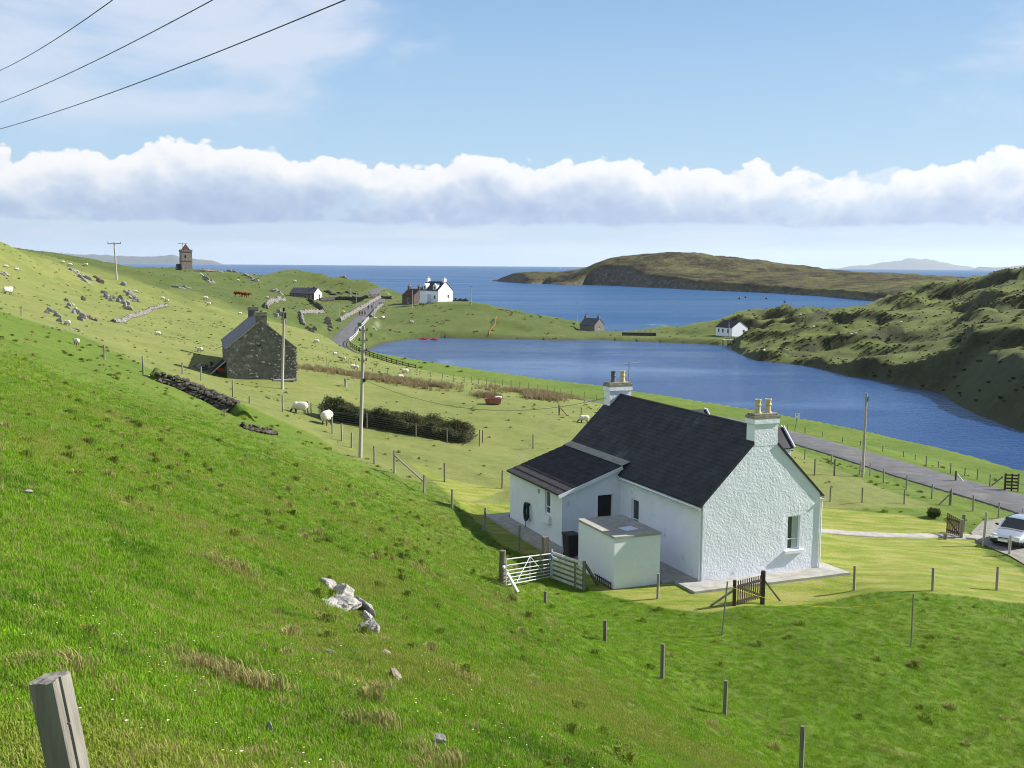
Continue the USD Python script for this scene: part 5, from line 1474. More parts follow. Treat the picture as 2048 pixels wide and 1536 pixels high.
stone_wall('turf_dyke', 'dark old stone dyke on the hillside edge with a turf top', ((318, 763), (340, 769), (365, 778), (390, 789), (415, 801), (440, 813), (462, 823)), 0.55, 0.95, 'wall_stone_dark', 0.30, 10, turf=True)
stone_wall('turf_dyke', 'low crumbled end of the dark dyke beside the pasture fence', ((488, 856), (505, 861), (525, 865), (545, 866)), 0.35, 0.6, 'wall_stone_dark', 0.26, 12, turf=True)

# ------------------------------------------------------------------ rocks and crags


def rock_mesh(w, d_, h, seed, sub=3, rough=0.30, facets=9):
    r = np.random.default_rng(seed)
    m = trimesh.creation.icosphere(sub, 1.0)
    v = m.vertices.copy()
    for _ in range(facets):
        n_ = r.normal(size=3); n_ /= np.linalg.norm(n_)
        k = r.uniform(0.45, 0.85)
        e = v @ n_ - k
        v -= np.outer(np.maximum(e, 0), n_) * 0.9
    v *= 1 + rough * (meshkit.fbm(v * 2.2 + seed, 4, seed)[:, None] - 0.5)
    v *= (w / 2, d_ / 2, h / 2)
    return trimesh.Trimesh(v, m.faces, process=False)


def rock(label, u, v, w, h, mat='rock', tilt=0.0, deep=0.7, sub=3, name='rock', parts=1, seed=None, sink=0.28):
    """A rock at photo pixel (u, v), w by h pixels in the photograph."""
    b = ground_at(u, v + h / 2)
    s = b[1] / FPX
    t = thing(name, label, 'rock', b) if parts > 1 else None
    sd = int(u * 7 + v) if seed is None else seed
    r = np.random.default_rng(sd)
    if parts == 1:
        m = rock_mesh(w * s * 1.15, w * s * deep, h * s * 1.5, sd, sub)
        m.apply_transform(trimesh.transformations.rotation_matrix(tilt, (0, 1, 0)))
        m.apply_translation(b + (0, 0, h * s * (0.5 - sink)))
        return obj(name, m, mat, label=label, category='rock')
    for k in range(parts):
        a = (k + 0.5) / parts - 0.5
        m = rock_mesh(w * s * r.uniform(1.1, 2.0) / parts ** 0.6, w * s * deep / parts ** 0.5 * r.uniform(0.7, 1.2), h * s * r.uniform(0.6, 1.2) / parts ** 0.28, sd + k, sub)
        m.apply_transform(trimesh.transformations.rotation_matrix(tilt + r.uniform(-0.2, 0.2), (0, 1, 0)))
        uu, v2 = u + a * w * math.cos(tilt), v + a * w * math.sin(tilt) + r.uniform(-0.25, 0.25) * h
        p_ = ground_at(uu, v2)
        m.apply_translation(p_ + (0, 0, 0.05 * h * s) - b)
        obj('boulder', m, mat, t)
    return t


oc0, oc1 = ground_at(648, 1164), ground_at(732, 1262)
ocd = oc1 - oc0; ocl = np.linalg.norm(ocd); oce = ocd / ocl
ocx = thing('rock_outcrop', 'big pale rock outcrop breaking through the grass on the near slope', 'rock', oc0)
orr = np.random.default_rng(77)
for k, (t_, off, ln_, wd_, th_) in enumerate(((0.10, 0.0, 0.42, 0.22, 0.26), (0.30, 0.03, 0.62, 0.40, 0.36), (0.50, -0.06, 0.66, 0.52, 0.36), (0.46, 0.16, 0.70, 0.20, 0.40), (0.70, 0.12, 0.56, 0.20, 0.34), (0.64, -0.16, 0.40, 0.36, 0.22), (0.95, 0.06, 0.34, 0.24, 0.36))):
    m = rock_mesh(ln_ * ocl * 0.66, wd_ * ocl * 0.52, th_ * ocl * 0.44, 300 + k, 4, 0.55, 14)
    Mo = np.eye(4); sd_ = np.cross((0, 0, 1.0), oce); sd_ /= np.linalg.norm(sd_); up2 = np.cross(oce, sd_)
    Mo[:3, 0], Mo[:3, 1], Mo[:3, 2] = oce, sd_, up2
    m.apply_transform(Mo)
    c_ = oc0 + ocd * t_ + sd_ * off * ocl * 0.6
    m.apply_translation(on(c_[0], c_[1], -0.10) - oc0)
    obj('slab', m, 'rock', ocx)
for args in (('small dark rock just right below the big pale slope rock', 722, 1250, 14, 22), ('pointed white rock low on the near slope', 540, 1452, 15, 26), ('square grey stone in the grass at the bottom centre', 877, 1476, 28, 28, 'rock', 0.1, 0.6),
             ('low brown rock in the tussocks left of the gate slope', 790, 1348, 34, 16, 'rock_brown', 0.5), ('thin pale rock sliver below the big slope rock', 664, 1302, 26, 8, 'rock', 0.5), ('small brown ledge between the big slope rock and low brown rock', 774, 1305, 30, 10, 'rock_brown', 0.45),
             ('flat whitish stone on the left of the near slope', 55, 983, 24, 10), ('small reddish stone alone in the near grass', 388, 1264, 9, 8, 'rock_brown'), ('pale stone at the foot of the third hillside fence post', 292, 751, 14, 5), ('white stone in front of the barn pole', 573, 784, 9, 4)):
    rock(*args)
for args in (('steep pale crag at the centre of the left hillside outcrops', 217, 597, 24, 26, 'rock', 0.4, 0.6, 2, 'crag', 5), ('large grey crag right of the central hillside crag', 248, 607, 30, 30, 'rock', 0.6, 0.6, 2, 'crag', 6), ('long slanting rib of rock above the hillside crags', 257, 588, 34, 26, 'rock', 0.9, 0.5, 2, 'crag', 6),
             ('slanting rock ledge high on the left hillside near the skyline', 163, 555, 46, 20, 'rock', 0.55, 0.5, 2, 'crag', 7), ('short rock rib right of the high slanting ledge', 196, 562, 22, 22, 'rock_brown', 0.8, 0.5, 2, 'crag', 4), ('low pale rock group at the left end of the outcrops', 106, 631, 34, 26, 'rock', 0.5, 0.5, 2, 'crag', 6),
             ('broad slanting outcrop in the middle of the lower left crags', 148, 622, 50, 34, 'rock', 0.7, 0.5, 2, 'crag', 9), ('split dark boulder with white faces at the lower right of the crags', 184, 644, 24, 26, 'rock_brown', 0.5, 0.6, 2, 'crag', 3), ('small isolated rock left of the central crag', 166, 602, 12, 16, 'rock_brown', 0.8, 0.5, 2, 'crag', 2),
             ('flat pale slab below the lower left crags', 153, 661, 24, 8, 'rock', 0.3, 0.5, 2, 'crag', 3), ('rock rib at the right end of the hillside outcrops', 273, 604, 18, 18, 'rock', 0.8, 0.5, 2, 'crag', 4), ('scatter of rock near the left edge under the skyline', 9, 550, 20, 10, 'rock', 0.3, 0.5, 2, 'crag', 3),
             ('low broken rocks on the slope left of the church sheep', 362, 577, 36, 14, 'rock', 0.2, 0.5, 2, 'crag', 5), ('slanting rocks under the church tower with a dark cleft', 415, 561, 34, 18, 'rock', 0.7, 0.5, 2, 'crag', 5), ('pale rocks at the middle of the headland slope', 505, 560, 28, 14, 'rock', 0.4, 0.5, 2, 'crag', 5),
             ('rocks on the ridge right of the church', 463, 540, 14, 12, 'rock', 0.2, 0.5, 2, 'crag', 3), ('grey rock apron right of the church tower base', 418, 542, 42, 8, 'rock_brown', 0.05, 0.5, 2, 'crag', 5), ('rocky bank left of the school house', 555, 584, 22, 14, 'rock', 0.4, 0.5, 2, 'crag', 4),
             ('pale rock face behind the barn and its pole', 559, 633, 26, 36, 'rock', 0.6, 0.5, 2, 'crag', 7), ('dark rock face in the bank left of the road', 622, 657, 22, 24, 'rock_brown', 0.6, 0.5, 2, 'crag', 4), ('brown cliff beside the road bend', 656, 655, 26, 40, 'rock_brown', 1.2, 0.6, 2, 'crag', 6),
             ('brown rock at the right end of the headland skyline', 689, 555, 14, 12, 'rock_brown', 0.6, 0.5, 2, 'crag', 3), ('dark hollow cliff right of the school house', 668, 588, 30, 14, 'wall_stone_dark', 0.1, 0.5, 2, 'crag', 4), ('dark rock bank left of the top of the road', 705, 588, 22, 12, 'wall_stone_dark', 0.2, 0.5, 2, 'crag', 4),
             ('stone heap beside the right edge of the road', 767, 611, 14, 10, 'rock', 0.1, 0.7, 2, 'crag', 4), ('rocks on the ridge end above the bay', 1010, 622, 26, 7, 'rock_brown', 0.15, 0.5, 2, 'crag', 4)):
    rock(*args)


# ------------------------------------------------------------------ causeway wall, jetty, small things by the water
cw = thing('causeway_wall', 'low dark pier wall on the causeway between loch and bay', 'wall', PZ(1244, 670, 1.0))
c1 = PZ(1312, 671, 1.0) - PZ(1244, 670, 1.0)
obj('wall', bar((0, 0, 0.25), c1 + (0, 0, 0.25), 0.8, 0.9), 'wall_stone_dark', cw)
for k in range(6):
    obj('bollard', box(0.3, 0.3, 0.6, c1 * (0.08 + 0.17 * k) + (0, -0.1, 0.70)), 'pale_wood', cw)
jt = thing('jetty', 'small grey timber sluice bridge at the loch outlet below the bungalow', 'jetty', PZ(1444, 690, 0.2))
j1 = PZ(1466, 690, 0.2) - PZ(1444, 690, 0.2)
obj('deck', bar((0, 0, 1.3), j1 + (0, 0, 1.3), 1.2, 0.15), 'pale_wood', jt)
for k in (0.05, 0.5, 0.95):
    obj('pile', box(0.2, 0.2, 1.6, j1 * k + (0, -0.4, -0.3)), 'dark_wood', jt)
obj('handrail', cat(bar((0, -0.5, 2.1), j1 + (0, -0.5, 2.1), 0.1), *[box(0.1, 0.1, 0.8, j1 * k + (0, -0.5, 1.35)) for k in (0.03, 0.35, 0.65, 0.97)]), 'grey_wood', jt)
for (u0, u1, v, lb_) in ((836, 858, 677.5, 'left red kayak lying at the far shore of the loch'), (857, 878, 678.5, 'right red kayak lying at the far shore of the loch')):
    a, b = PZ(u0, v, 0.15), PZ(u1, v + 0.6, 0.15)
    n_ = 9
    sect = []
    for s in np.linspace(0, 1, n_):
        rr_ = 0.36 * math.sin(PI * min(0.97, max(0.03, s))) ** 0.6
        c_ = a * (1 - s) + b * s + (0, 0, 0.30 * (2 * s - 1) ** 2)
        sect.append([c_ + (0, rr_ * math.cos(t_), 0.6 * rr_ * math.sin(t_)) for t_ in np.arange(8) * PI / 4])
    V = np.array(sect).reshape(-1, 3)
    F = [(i * 8 + j, (i + 1) * 8 + j, (i + 1) * 8 + (j + 1) % 8) for i in range(n_ - 1) for j in range(8)] + [(i * 8 + j, (i + 1) * 8 + (j + 1) % 8, i * 8 + (j + 1) % 8) for i in range(n_ - 1) for j in range(8)]
    km = trimesh.Trimesh(V, F, process=False); km.fix_normals()
    ky = thing('kayak', lb_, 'kayak', a)
    km.apply_translation(-a)
    obj('hull', km, 'kayak_red', ky, smooth=50)
    obj('cockpit', lathe([(0, 0), (0.26, 0), (0.26, 0.08), (0.2, 0.08), (0, 0.04)], 10).apply_translation((b - a) / 2 + (0, 0, 0.22)), 'junk_dark', ky)
nt = ground_at(978, 672)
on_ = thing('orange_net', 'strip of orange netting hanging down the bank above the loch', 'net', nt)
pr_ = [ground_at(u, v) - nt + (0, 0, 0.4) for u, v in ((979, 674), (980, 664), (984, 658), (991, 650), (992, 640), (993, 636))]
for a, b in zip(pr_[:-1], pr_[1:]):
    obj('strip', bar(a, b, 0.16, 0.05), 'net_orange', on_)
for k, (u, v, lb_) in enumerate(((1479, 598, 'leftmost of the dark buoys floating in the bay'), (1491, 595.5, 'dark buoy nearest the far cliffs in the bay'), (1533, 598, 'third dark buoy from the left in the bay'), (1570, 605, 'rightmost and nearest dark buoy in the bay'))):
    b = PZ(u, v, 0.0)
    m = lathe([(0, -0.3), (0.6, -0.1), (0.75, 0.35), (0.5, 0.8), (0.12, 0.95), (0.12, 1.2), (0, 1.2)], 10); m.apply_translation(b)
    obj('buoy', m, 'buoy', smooth=50, label=lb_, category='buoy')
sbp = PZ(1122, 538.5, 0.0)
if sbp[1] > 6000:
    sbp = sbp * np.array([6000 / sbp[1], 6000 / sbp[1], 0])
sb = thing('sailing_boat', 'tiny white sail on the sea beyond the low point', 'boat', sbp)
k_ = sbp[1] / 4200
obj('hull', trimesh.convex.convex_hull(np.array([(-4, 0, 0.8), (4.5, 0, 1.2), (0, 1.2, 0.8), (0, -1.2, 0.8), (-3, 0, -0.3), (3, 0, -0.3)]) * k_), 'white_paint', sb)
obj('sail', trimesh.convex.convex_hull(np.array([(-3, 0, 2), (1.5, 0, 2), (1.4, 0.1, 11), (-3, 0.1, 2), (1.5, 0.1, 2)]) * k_), 'enamel', sb)

# chevron sign on the verge
sgp = ground_at(1588, 863)
cs = thing('chevron_sign', 'square bend sign with a dark chevron on a post by the loch', 'sign', sgp)
ss = sgp[1] / FPX
obj('post', rod((0, 0, -0.3), (5 * ss, 0, 25 * ss), 0.035, n=8), 'wire_metal', cs)
obj('panel', box(10 * ss, 0.03, 12.5 * ss, (5.5 * ss, -0.02, 24 * ss), rz(0.25)), 'plate_white', cs)
for s in (-1, 1):
    obj('chevron', bar((0.8 * ss, -0.08, 30.3 * ss), (5.0 * ss, -0.05, (30.3 + s * 6.0) * ss), 0.012, 2.4 * ss, up=(0, 1, 0)) if False else bar((1.2 * ss, -0.06, 30.2 * ss), (5.2 * ss, -0.05, (30.2 + s * 5.6) * ss), 2.2 * ss, 0.012, up=(0, -1, 0)), 'black_plastic', cs)

# bathtub trough in the pasture
bt0 = ground_at(986, 809)
btb = thing('bathtub_trough', 'old reddish bathtub used as a trough, with a white sack on it, in the pasture', 'trough', bt0, 0.08)
s_ = bt0[1] / FPX
ln = 33 * s_
tubm = []
for x_, sc_ in ((-0.5, 0.82), (-0.42, 1.0), (0.42, 1.0), (0.5, 0.9)):
    tubm += [(x_ * ln, sx * 0.34 * sc_, 0.50) for sx in (-1, 1)] + [(x_ * ln * 0.9, sx * 0.24 * sc_, 0.06) for sx in (-1, 1)]
outer = manifold3d.Manifold.hull_points([tuple(map(float, q)) for q in tubm])
inner = outer.scale((0.9, 0.86, 0.9)).translate((0, 0, 0.09))
obj('tub', from_man(outer - inner), 'tub_red', btb)
obj('rim', cat(bar((-ln / 2, -0.34, 0.50), (ln / 2, -0.34, 0.50), 0.05), bar((-ln / 2, 0.34, 0.50), (ln / 2, 0.34, 0.50), 0.05)), 'tub_red', btb)
m = rock_mesh(0.8, 0.5, 0.26, 5); m.apply_translation((ln * 0.32, 0.1, 0.58)); obj('sack', m, 'enamel', btb, smooth=True)
for (u, v, vt, lb_, r_) in ((692, 773, 757, 'short grey stone stump standing in the pasture', 0.13), (655, 754, 715, 'thin rusty stake leaning in the pasture right of the barn', 0.03)):
    b, h = hpx(u, v, vt)
    obj('marker_post', rod(b - (0, 0, 0.2), b + (-0.05, 0, h), r_, r_ * 0.9, 8), 'rock' if r_ > 0.1 else 'corrugated', smooth=40, label=lb_, category='post')

# ------------------------------------------------------------------ animals


def skeleton_mesh(bones, size=0.05, smooth_it=6):
    """One continuous body: hulls of spheres at joint pairs, joined and smoothed."""
    acc = None
    for p_, r0_, q_, r1_ in bones:
        a = manifold3d.Manifold.sphere(r0_, 12).translate(tuple(map(float, p_)))
        b = manifold3d.Manifold.sphere(r1_, 12).translate(tuple(map(float, q_)))
        h_ = manifold3d.Manifold.batch_hull([a, b])
        acc = h_ if acc is None else acc + h_
    m = from_man(acc.refine_to_length(size))
    m.merge_vertices()
    trimesh.smoothing.filter_taubin(m, iterations=smooth_it)
    return m


def sheep_parts(grazing):
    hx_, hz_ = (0.74, 0.22) if grazing else (0.80, 0.86)
    nz_ = 0.42 if grazing else 0.74
    b = [((-0.34, 0, 0.60), 0.20, (0.34, 0, 0.58), 0.20), ((0.34, 0, 0.60), 0.16, (0.56, 0, nz_), 0.10), ((0.56, 0, nz_), 0.09, (hx_, 0, hz_), 0.075), ((hx_, 0, hz_), 0.075, (hx_ + 0.10, 0, hz_ - 0.10), 0.045),
         ((-0.40, 0, 0.62), 0.06, (-0.52, 0, 0.42), 0.035)]
    for sy in (-1, 1):
        b += [((0.30, sy * 0.12, 0.50), 0.075, (0.32, sy * 0.12, 0.26), 0.045), ((0.32, sy * 0.12, 0.26), 0.042, (0.30, sy * 0.12, 0.02), 0.032)]
        b += [((-0.32, sy * 0.12, 0.52), 0.095, (-0.24, sy * 0.13, 0.36), 0.06), ((-0.24, sy * 0.13, 0.36), 0.055, (-0.38, sy * 0.13, 0.24), 0.040), ((-0.38, sy * 0.13, 0.24), 0.038, (-0.36, sy * 0.13, 0.02), 0.032)]
        b += [((hx_ - 0.04, sy * 0.06, hz_ + 0.05), 0.03, (hx_ - 0.06, sy * 0.16, hz_ + 0.06), 0.02)]
    body = skeleton_mesh(b, 0.06)
    f = [((-0.34, 0, 0.64), 0.29, (0.30, 0, 0.63), 0.28), ((0.30, 0, 0.64), 0.22, (0.52, 0, nz_ + 0.06), 0.14), ((-0.34, 0.05, 0.50), 0.20, (0.28, -0.04, 0.48), 0.20)]
    fl = skeleton_mesh(f, 0.07, 3)
    n_ = fl.vertex_normals
    fl.vertices += n_ * (0.07 * (meshkit.fbm(fl.vertices * 6, 3, 3) - 0.45))[:, None]
    return body, fl


SHEEP = []
for gz_ in (True, False):
    SHEEP.append(sheep_parts(gz_))


def sheep(label, u, v, wpx, head, pose=0, k=0.0):
    b = ground_at(u, v)
    s = wpx / FPX * b[1] / (1.15 * max(0.45, abs(math.cos(head))))
    s = min(max(s, 0.55), 1.35)
    i = pose
    key = f'sheep{i}'
    if key not in FIRST:
        t = thing('sheep', label, 'sheep', b, head)
        x = UsdGeom.Xformable(t); x.AddScaleOp().Set(Gf.Vec3f(s, s, s))
        obj('body', SHEEP[i][0], 'sheep_face', t, smooth=True)
        obj('fleece', SHEEP[i][1], 'fleece', t, smooth=True)
        FIRST[key] = t
        return t
    return copy_of(FIRST[key], b, head, label, s)


FIRST = {}
for row in (('large sheep grazing beside the dark fence post at the left end of the hedge', 600, 828, 31, 3.0, 0), ('sheep seen from behind at the hillside fence near the hedge', 654, 851, 17, 1.35, 0), ('sheep standing on the pasture edge above the loch', 810, 748, 13, 3.3, 1), ('sheep on the pasture just below the one at the loch edge', 801, 759, 9, 0.4, 0),
            ('left of the two sheep side by side near the road bend fence', 706, 737, 7, 0.3, 0), ('right of the two sheep side by side near the road bend fence', 712, 739, 8, 3.0, 0), ('sheep on the pasture edge beside the road bend', 670, 711, 6, 0.5, 1), ('small sheep just below the road bend edge', 687, 721, 5, 2.8, 0),
            ('sheep lying at the foot of the bank behind the barn', 633, 687, 10, 3.1, 0), ('sheep on the slope left of the barn chimneys', 480, 630, 7, 0.3, 0), ('upper of the pair of sheep left of the barn on the green slope', 411, 601, 10, 0.1, 0), ('lower of the pair of sheep left of the barn on the green slope', 417, 612, 9, 2.9, 1),
            ('sheep at the upper end of the rubble wall on the left hillside', 325, 600, 8, 0.2, 0), ('sheep just right of the one above the rubble wall', 334, 605, 8, 2.7, 0), ('small sheep among the crags at the hillside rib', 272, 586, 5, 0.2, 1), ('sheep alone in the middle of the left pasture slope', 316, 672, 7, 0.2, 0),
            ('sheep on the pasture left of the barn wall', 399, 705, 7, 2.8, 1), ('lamb standing at the top edge of the near hillside', 153, 691, 8, 2.4, 1), ('sheep below the split boulder on the left slope', 135, 652, 10, 2.7, 0), ('large sheep near the left frame edge on the hillside', 16, 590, 11, 1.0, 1), ('sheep above the large one near the left edge', 12, 537, 7, 0.3, 0),
            ('lamb right of the upper left hillside sheep', 34, 543, 5, 0.5, 1), ('sheep on the left skyline, left one of the bright pair', 140, 533, 8, 0.2, 0), ('sheep on the left skyline, right one of the bright pair', 172, 533, 8, 2.9, 0), ('small sheep left of the skyline pair', 126, 527, 4, 0.4, 0),
            ('sheep in the hollow of the headland right of the cleft rocks', 476, 563, 5, 0.3, 0), ('sheep below the school house on the slope', 535, 597, 4, 0.3, 0), ('sheep on the green headland above the school house roof', 589, 566, 7, 2.9, 1), ('sheep in the small field left of the road wall', 687, 626, 5, 0.2, 0),
            ('sheep right of the road by the thin pole', 750, 639, 6, 0.2, 0), ('sheep just right of the one by the thin pole', 766, 639, 4, 1.2, 0), ('sheep alone in the middle of the peninsula grass', 823, 647, 7, 3.0, 0), ('sheep half hidden behind the cottage roof edge', 1168, 846, 20, 3.3, 0),
            ('left one of two white sheep on the moorland bench', 1703, 671, 5, 0.2, 0), ('right one of two white sheep on the moorland bench', 1711, 671, 4, 2.8, 0), ('sheep on the green moorland dip behind the bungalow', 1627, 656, 4, 0.3, 0), ('small sheep high on the moorland shore', 1601, 632, 4, 0.3, 0), ('sheep far right on the moorland grass', 1802, 647, 4, 0.3, 0), ('white sheep at the loch bank of the moorland', 1528, 705, 4, 0.8, 0)):
    sheep(*row)
cb = [((-0.65, 0, 1.0), 0.36, (0.55, 0, 1.0), 0.34), ((0.55, 0, 1.05), 0.26, (1.0, 0, 1.0), 0.17), ((1.0, 0, 1.0), 0.16, (1.3, 0, 0.85), 0.10), ((-0.9, 0, 1.2), 0.06, (-1.0, 0, 0.6), 0.04)]
for sy in (-1, 1):
    cb += [((0.5, sy * 0.2, 0.85), 0.14, (0.52, sy * 0.2, 0.4), 0.08), ((0.52, sy * 0.2, 0.4), 0.07, (0.5, sy * 0.2, 0.04), 0.06), ((-0.65, sy * 0.2, 0.9), 0.18, (-0.52, sy * 0.22, 0.6), 0.10), ((-0.52, sy * 0.22, 0.6), 0.10, (-0.72, sy * 0.22, 0.4), 0.07), ((-0.72, sy * 0.22, 0.4), 0.065, (-0.68, sy * 0.22, 0.04), 0.06),
           ((1.0, sy * 0.12, 1.14), 0.04, (0.98, sy * 0.3, 1.16), 0.03)]
cmesh = skeleton_mesh(cb, 0.12)
cow0 = None
for (u, v, h_, lb_) in ((476, 594, 0.1, 'left reddish cow in the hollow of the headland'), (488, 595, 3.0, 'middle reddish cow in the hollow of the headland'), (494, 595, 0.2, 'right reddish cow in the hollow of the headland')):
    b = ground_at(u, v)
    if cow0 is None:
        cow0 = thing('cow', lb_, 'cow', b, h_); obj('body', cmesh, 'cow_hide', cow0, smooth=True)
    else:
        copy_of(cow0, b, h_, lb_)


def person(label, u, v, jacket, head, hgt=1.5):
    b = ground_at(u, v)
    k = hgt / 1.75
    t = thing('person', label, 'person', b, head)
    J = lambda *q: tuple(k * a for a in q)
    bones = [(J(0, 0, 1.63), 0.10 * k, J(0, 0.01, 1.56), 0.085 * k), (J(0, 0, 1.5), 0.055 * k, J(0, 0, 1.40), 0.065 * k), (J(-0.15, 0, 1.38), 0.09 * k, J(0.15, 0, 1.38), 0.09 * k), (J(0, 0, 1.36), 0.14 * k, J(0, 0, 0.95), 0.14 * k)]
    tr = []
    for s in (-1, 1):
        bones += [(J(s * 0.20, 0, 1.38), 0.055 * k, J(s * 0.26, 0.02, 1.10), 0.045 * k), (J(s * 0.26, 0.02, 1.10), 0.043 * k, J(s * 0.26, 0.14, 0.88), 0.035 * k), (J(s * 0.26, 0.14, 0.88), 0.04 * k, J(s * 0.25, 0.18, 0.80), 0.025 * k)]
        lg_ = [(J(s * 0.09, 0, 0.92), 0.095 * k, J(s * 0.10, s * 0.14, 0.50), 0.065 * k), (J(s * 0.10, s * 0.14, 0.50), 0.062 * k, J(s * 0.10, s * 0.08, 0.08), 0.045 * k), (J(s * 0.10, s * 0.08, 0.05), 0.045 * k, J(s * 0.10, s * 0.08 + 0.14, 0.04), 0.035 * k)]
        bones += lg_
        tr += [(a, r0_ * 1.18, q_, r1_ * 1.18) for a, r0_, q_, r1_ in lg_[:2]]
    obj('body', skeleton_mesh(bones, 0.05, 4), 'skin', t, smooth=True)
    jk = [(a, r0_ * 1.16, q_, r1_ * 1.16) for a, r0_, q_, r1_ in [bones[2], bones[3]] + [x for x in bones[4:] if x[0][2] > 1.05 * k]]
    obj('jacket', skeleton_mesh(jk, 0.05, 4), jacket, t, smooth=True)
    obj('trousers', skeleton_mesh(tr + [(J(0, 0, 0.98), 0.155 * k, J(0, 0, 0.88), 0.15 * k)], 0.05, 4), 'jacket_black', t, smooth=True)
    hr_ = trimesh.creation.icosphere(2, 0.112 * k); hr_.apply_translation(J(0, -0.02, 1.66)); hr_.vertices = hr_.vertices[:, :]
    obj('hair', trimesh.intersections.slice_mesh_plane(hr_, (0, -0.45, 1), J(0, 0, 1.63)), 'hedge_stem', t, smooth=True)
    return t


person('person in a red jacket walking on the road, left one of the front three', 719.5, 632, 'jacket_red', 0.2)
person('person in dark clothes walking on the road, middle one of the front three', 724.5, 632, 'jacket_blue', 0.0)
person('person in a red jacket walking on the road, right one of the front three', 730, 631.5, 'jacket_red', -0.3)
person('person in black walking farther up the road, left one of two', 736.5, 620, 'jacket_black', 0.1)
person('person in dark blue walking farther up the road, right one of two', 744, 619.5, 'jacket_blue', 0.3)
# ------------------------------------------------------------------ silver car in the lay-by
cb_ = ground_at(1990, 1092)
cz = 5.645
CARH = -0.80
front_c = np.array([P(2000, 1092, cb_[1])[0], cb_[1] - 0.4])


def car_section(x, w, z0, z1, r):
    return None


car = thing('silver_car', 'silver hatchback car parked facing the viewer in the lay-by, cut by the right edge', 'car', (front_c[0], front_c[1], cz - 0.02), CARH)
UsdGeom.Xformable(car).AddScaleOp().Set(Gf.Vec3f(0.94, 0.94, 0.84))
# local frame: the car points along -y, x to its left as seen from the front
LEN, WID = 3.85, 1.66


def loft(sections):
    """Skin through closed sections of equal point count, capped at both ends."""
    n = len(sections[0])
    V = np.vstack(sections)
    F = []
    for i in range(len(sections) - 1):
        for j in range(n):
            a, b, c_, d_ = i * n + j, i * n + (j + 1) % n, (i + 1) * n + (j + 1) % n, (i + 1) * n + j
            F += [(a, b, c_), (a, c_, d_)]
    for i, rev in ((0, True), (len(sections) - 1, False)):
        V = np.vstack([V, sections[i].mean(0)])
        k = len(V) - 1
        for j in range(n):
            a, b = i * n + j, i * n + (j + 1) % n
            F.append((k, b, a) if rev else (k, a, b))
    m = trimesh.Trimesh(V, F, process=False)
    m.fix_normals()
    return m


def ring(y, hw, z0, z1, tuck=0.05, n=20, e=4.0):
    t = np.arange(n) * 2 * PI / n
    cx_, cz_ = np.cos(t), np.sin(t)
    x = np.sign(cx_) * np.abs(cx_) ** (2 / e) * hw
    z = np.sign(cz_) * np.abs(cz_) ** (2 / e)
    z = (z0 + z1) / 2 + z * (z1 - z0) / 2
    x = x * (1 - tuck * np.clip((z - (z0 + z1) / 2) / (z1 - z0) * 2, 0, 1))
    return np.stack([x, np.full(n, y), z], 1)


body_s = [ring(0.0, 0.60, 0.32, 0.62), ring(0.06, 0.74, 0.24, 0.70), ring(0.25, 0.81, 0.21, 0.76), ring(0.60, 0.83, 0.20, 0.83, 0.08), ring(1.05, 0.83, 0.20, 0.92, 0.08), ring(1.6, 0.83, 0.20, 0.95, 0.06), ring(2.6, 0.83, 0.20, 0.96, 0.06), ring(3.4, 0.82, 0.22, 0.95, 0.06), ring(3.75, 0.78, 0.28, 0.90), ring(3.85, 0.66, 0.36, 0.80)]
bdy = to_man(loft(body_s))
for y_ in (0.72, 3.10):
    for s in (-1, 1):
        cyl = manifold3d.Manifold.cylinder(0.30, 0.335, 0.335, 24).rotate((0, 90, 0)).translate((s * 0.72 - 0.15, y_, 0.29))
        bdy = bdy - cyl
obj('body', from_man(bdy), 'car_silver', car, smooth=35)
cabin = loft([ring(1.00, 0.66, 0.84, 0.93, 0.06), ring(1.25, 0.70, 0.84, 1.10, 0.10), ring(1.62, 0.72, 0.84, 1.36, 0.16), ring(1.95, 0.73, 0.84, 1.44, 0.20), ring(2.6, 0.73, 0.84, 1.445, 0.20), ring(3.2, 0.71, 0.84, 1.38, 0.20), ring(3.62, 0.66, 0.84, 1.12, 0.12), ring(3.76, 0.62, 0.84, 0.93, 0.06)])
obj('roof', cabin, 'car_silver', car, smooth=35)


def patch(pts, mat, name, th=0.012, parent=car):
    """A pane or panel through the given outline, pushed out a little."""
    pts = np.array(pts, float)
    c_ = pts.mean(0)
    n_ = np.cross(pts[1] - pts[0], pts[2] - pts[0]); n_ /= np.linalg.norm(n_)
    if n_ @ (c_ - np.array([0, 2.0, 0.6])) < 0:
        n_ = -n_
    m = trimesh.convex.convex_hull(np.vstack([pts + n_ * th, pts - n_ * 0.05]))
    return obj(name, m, mat, parent)


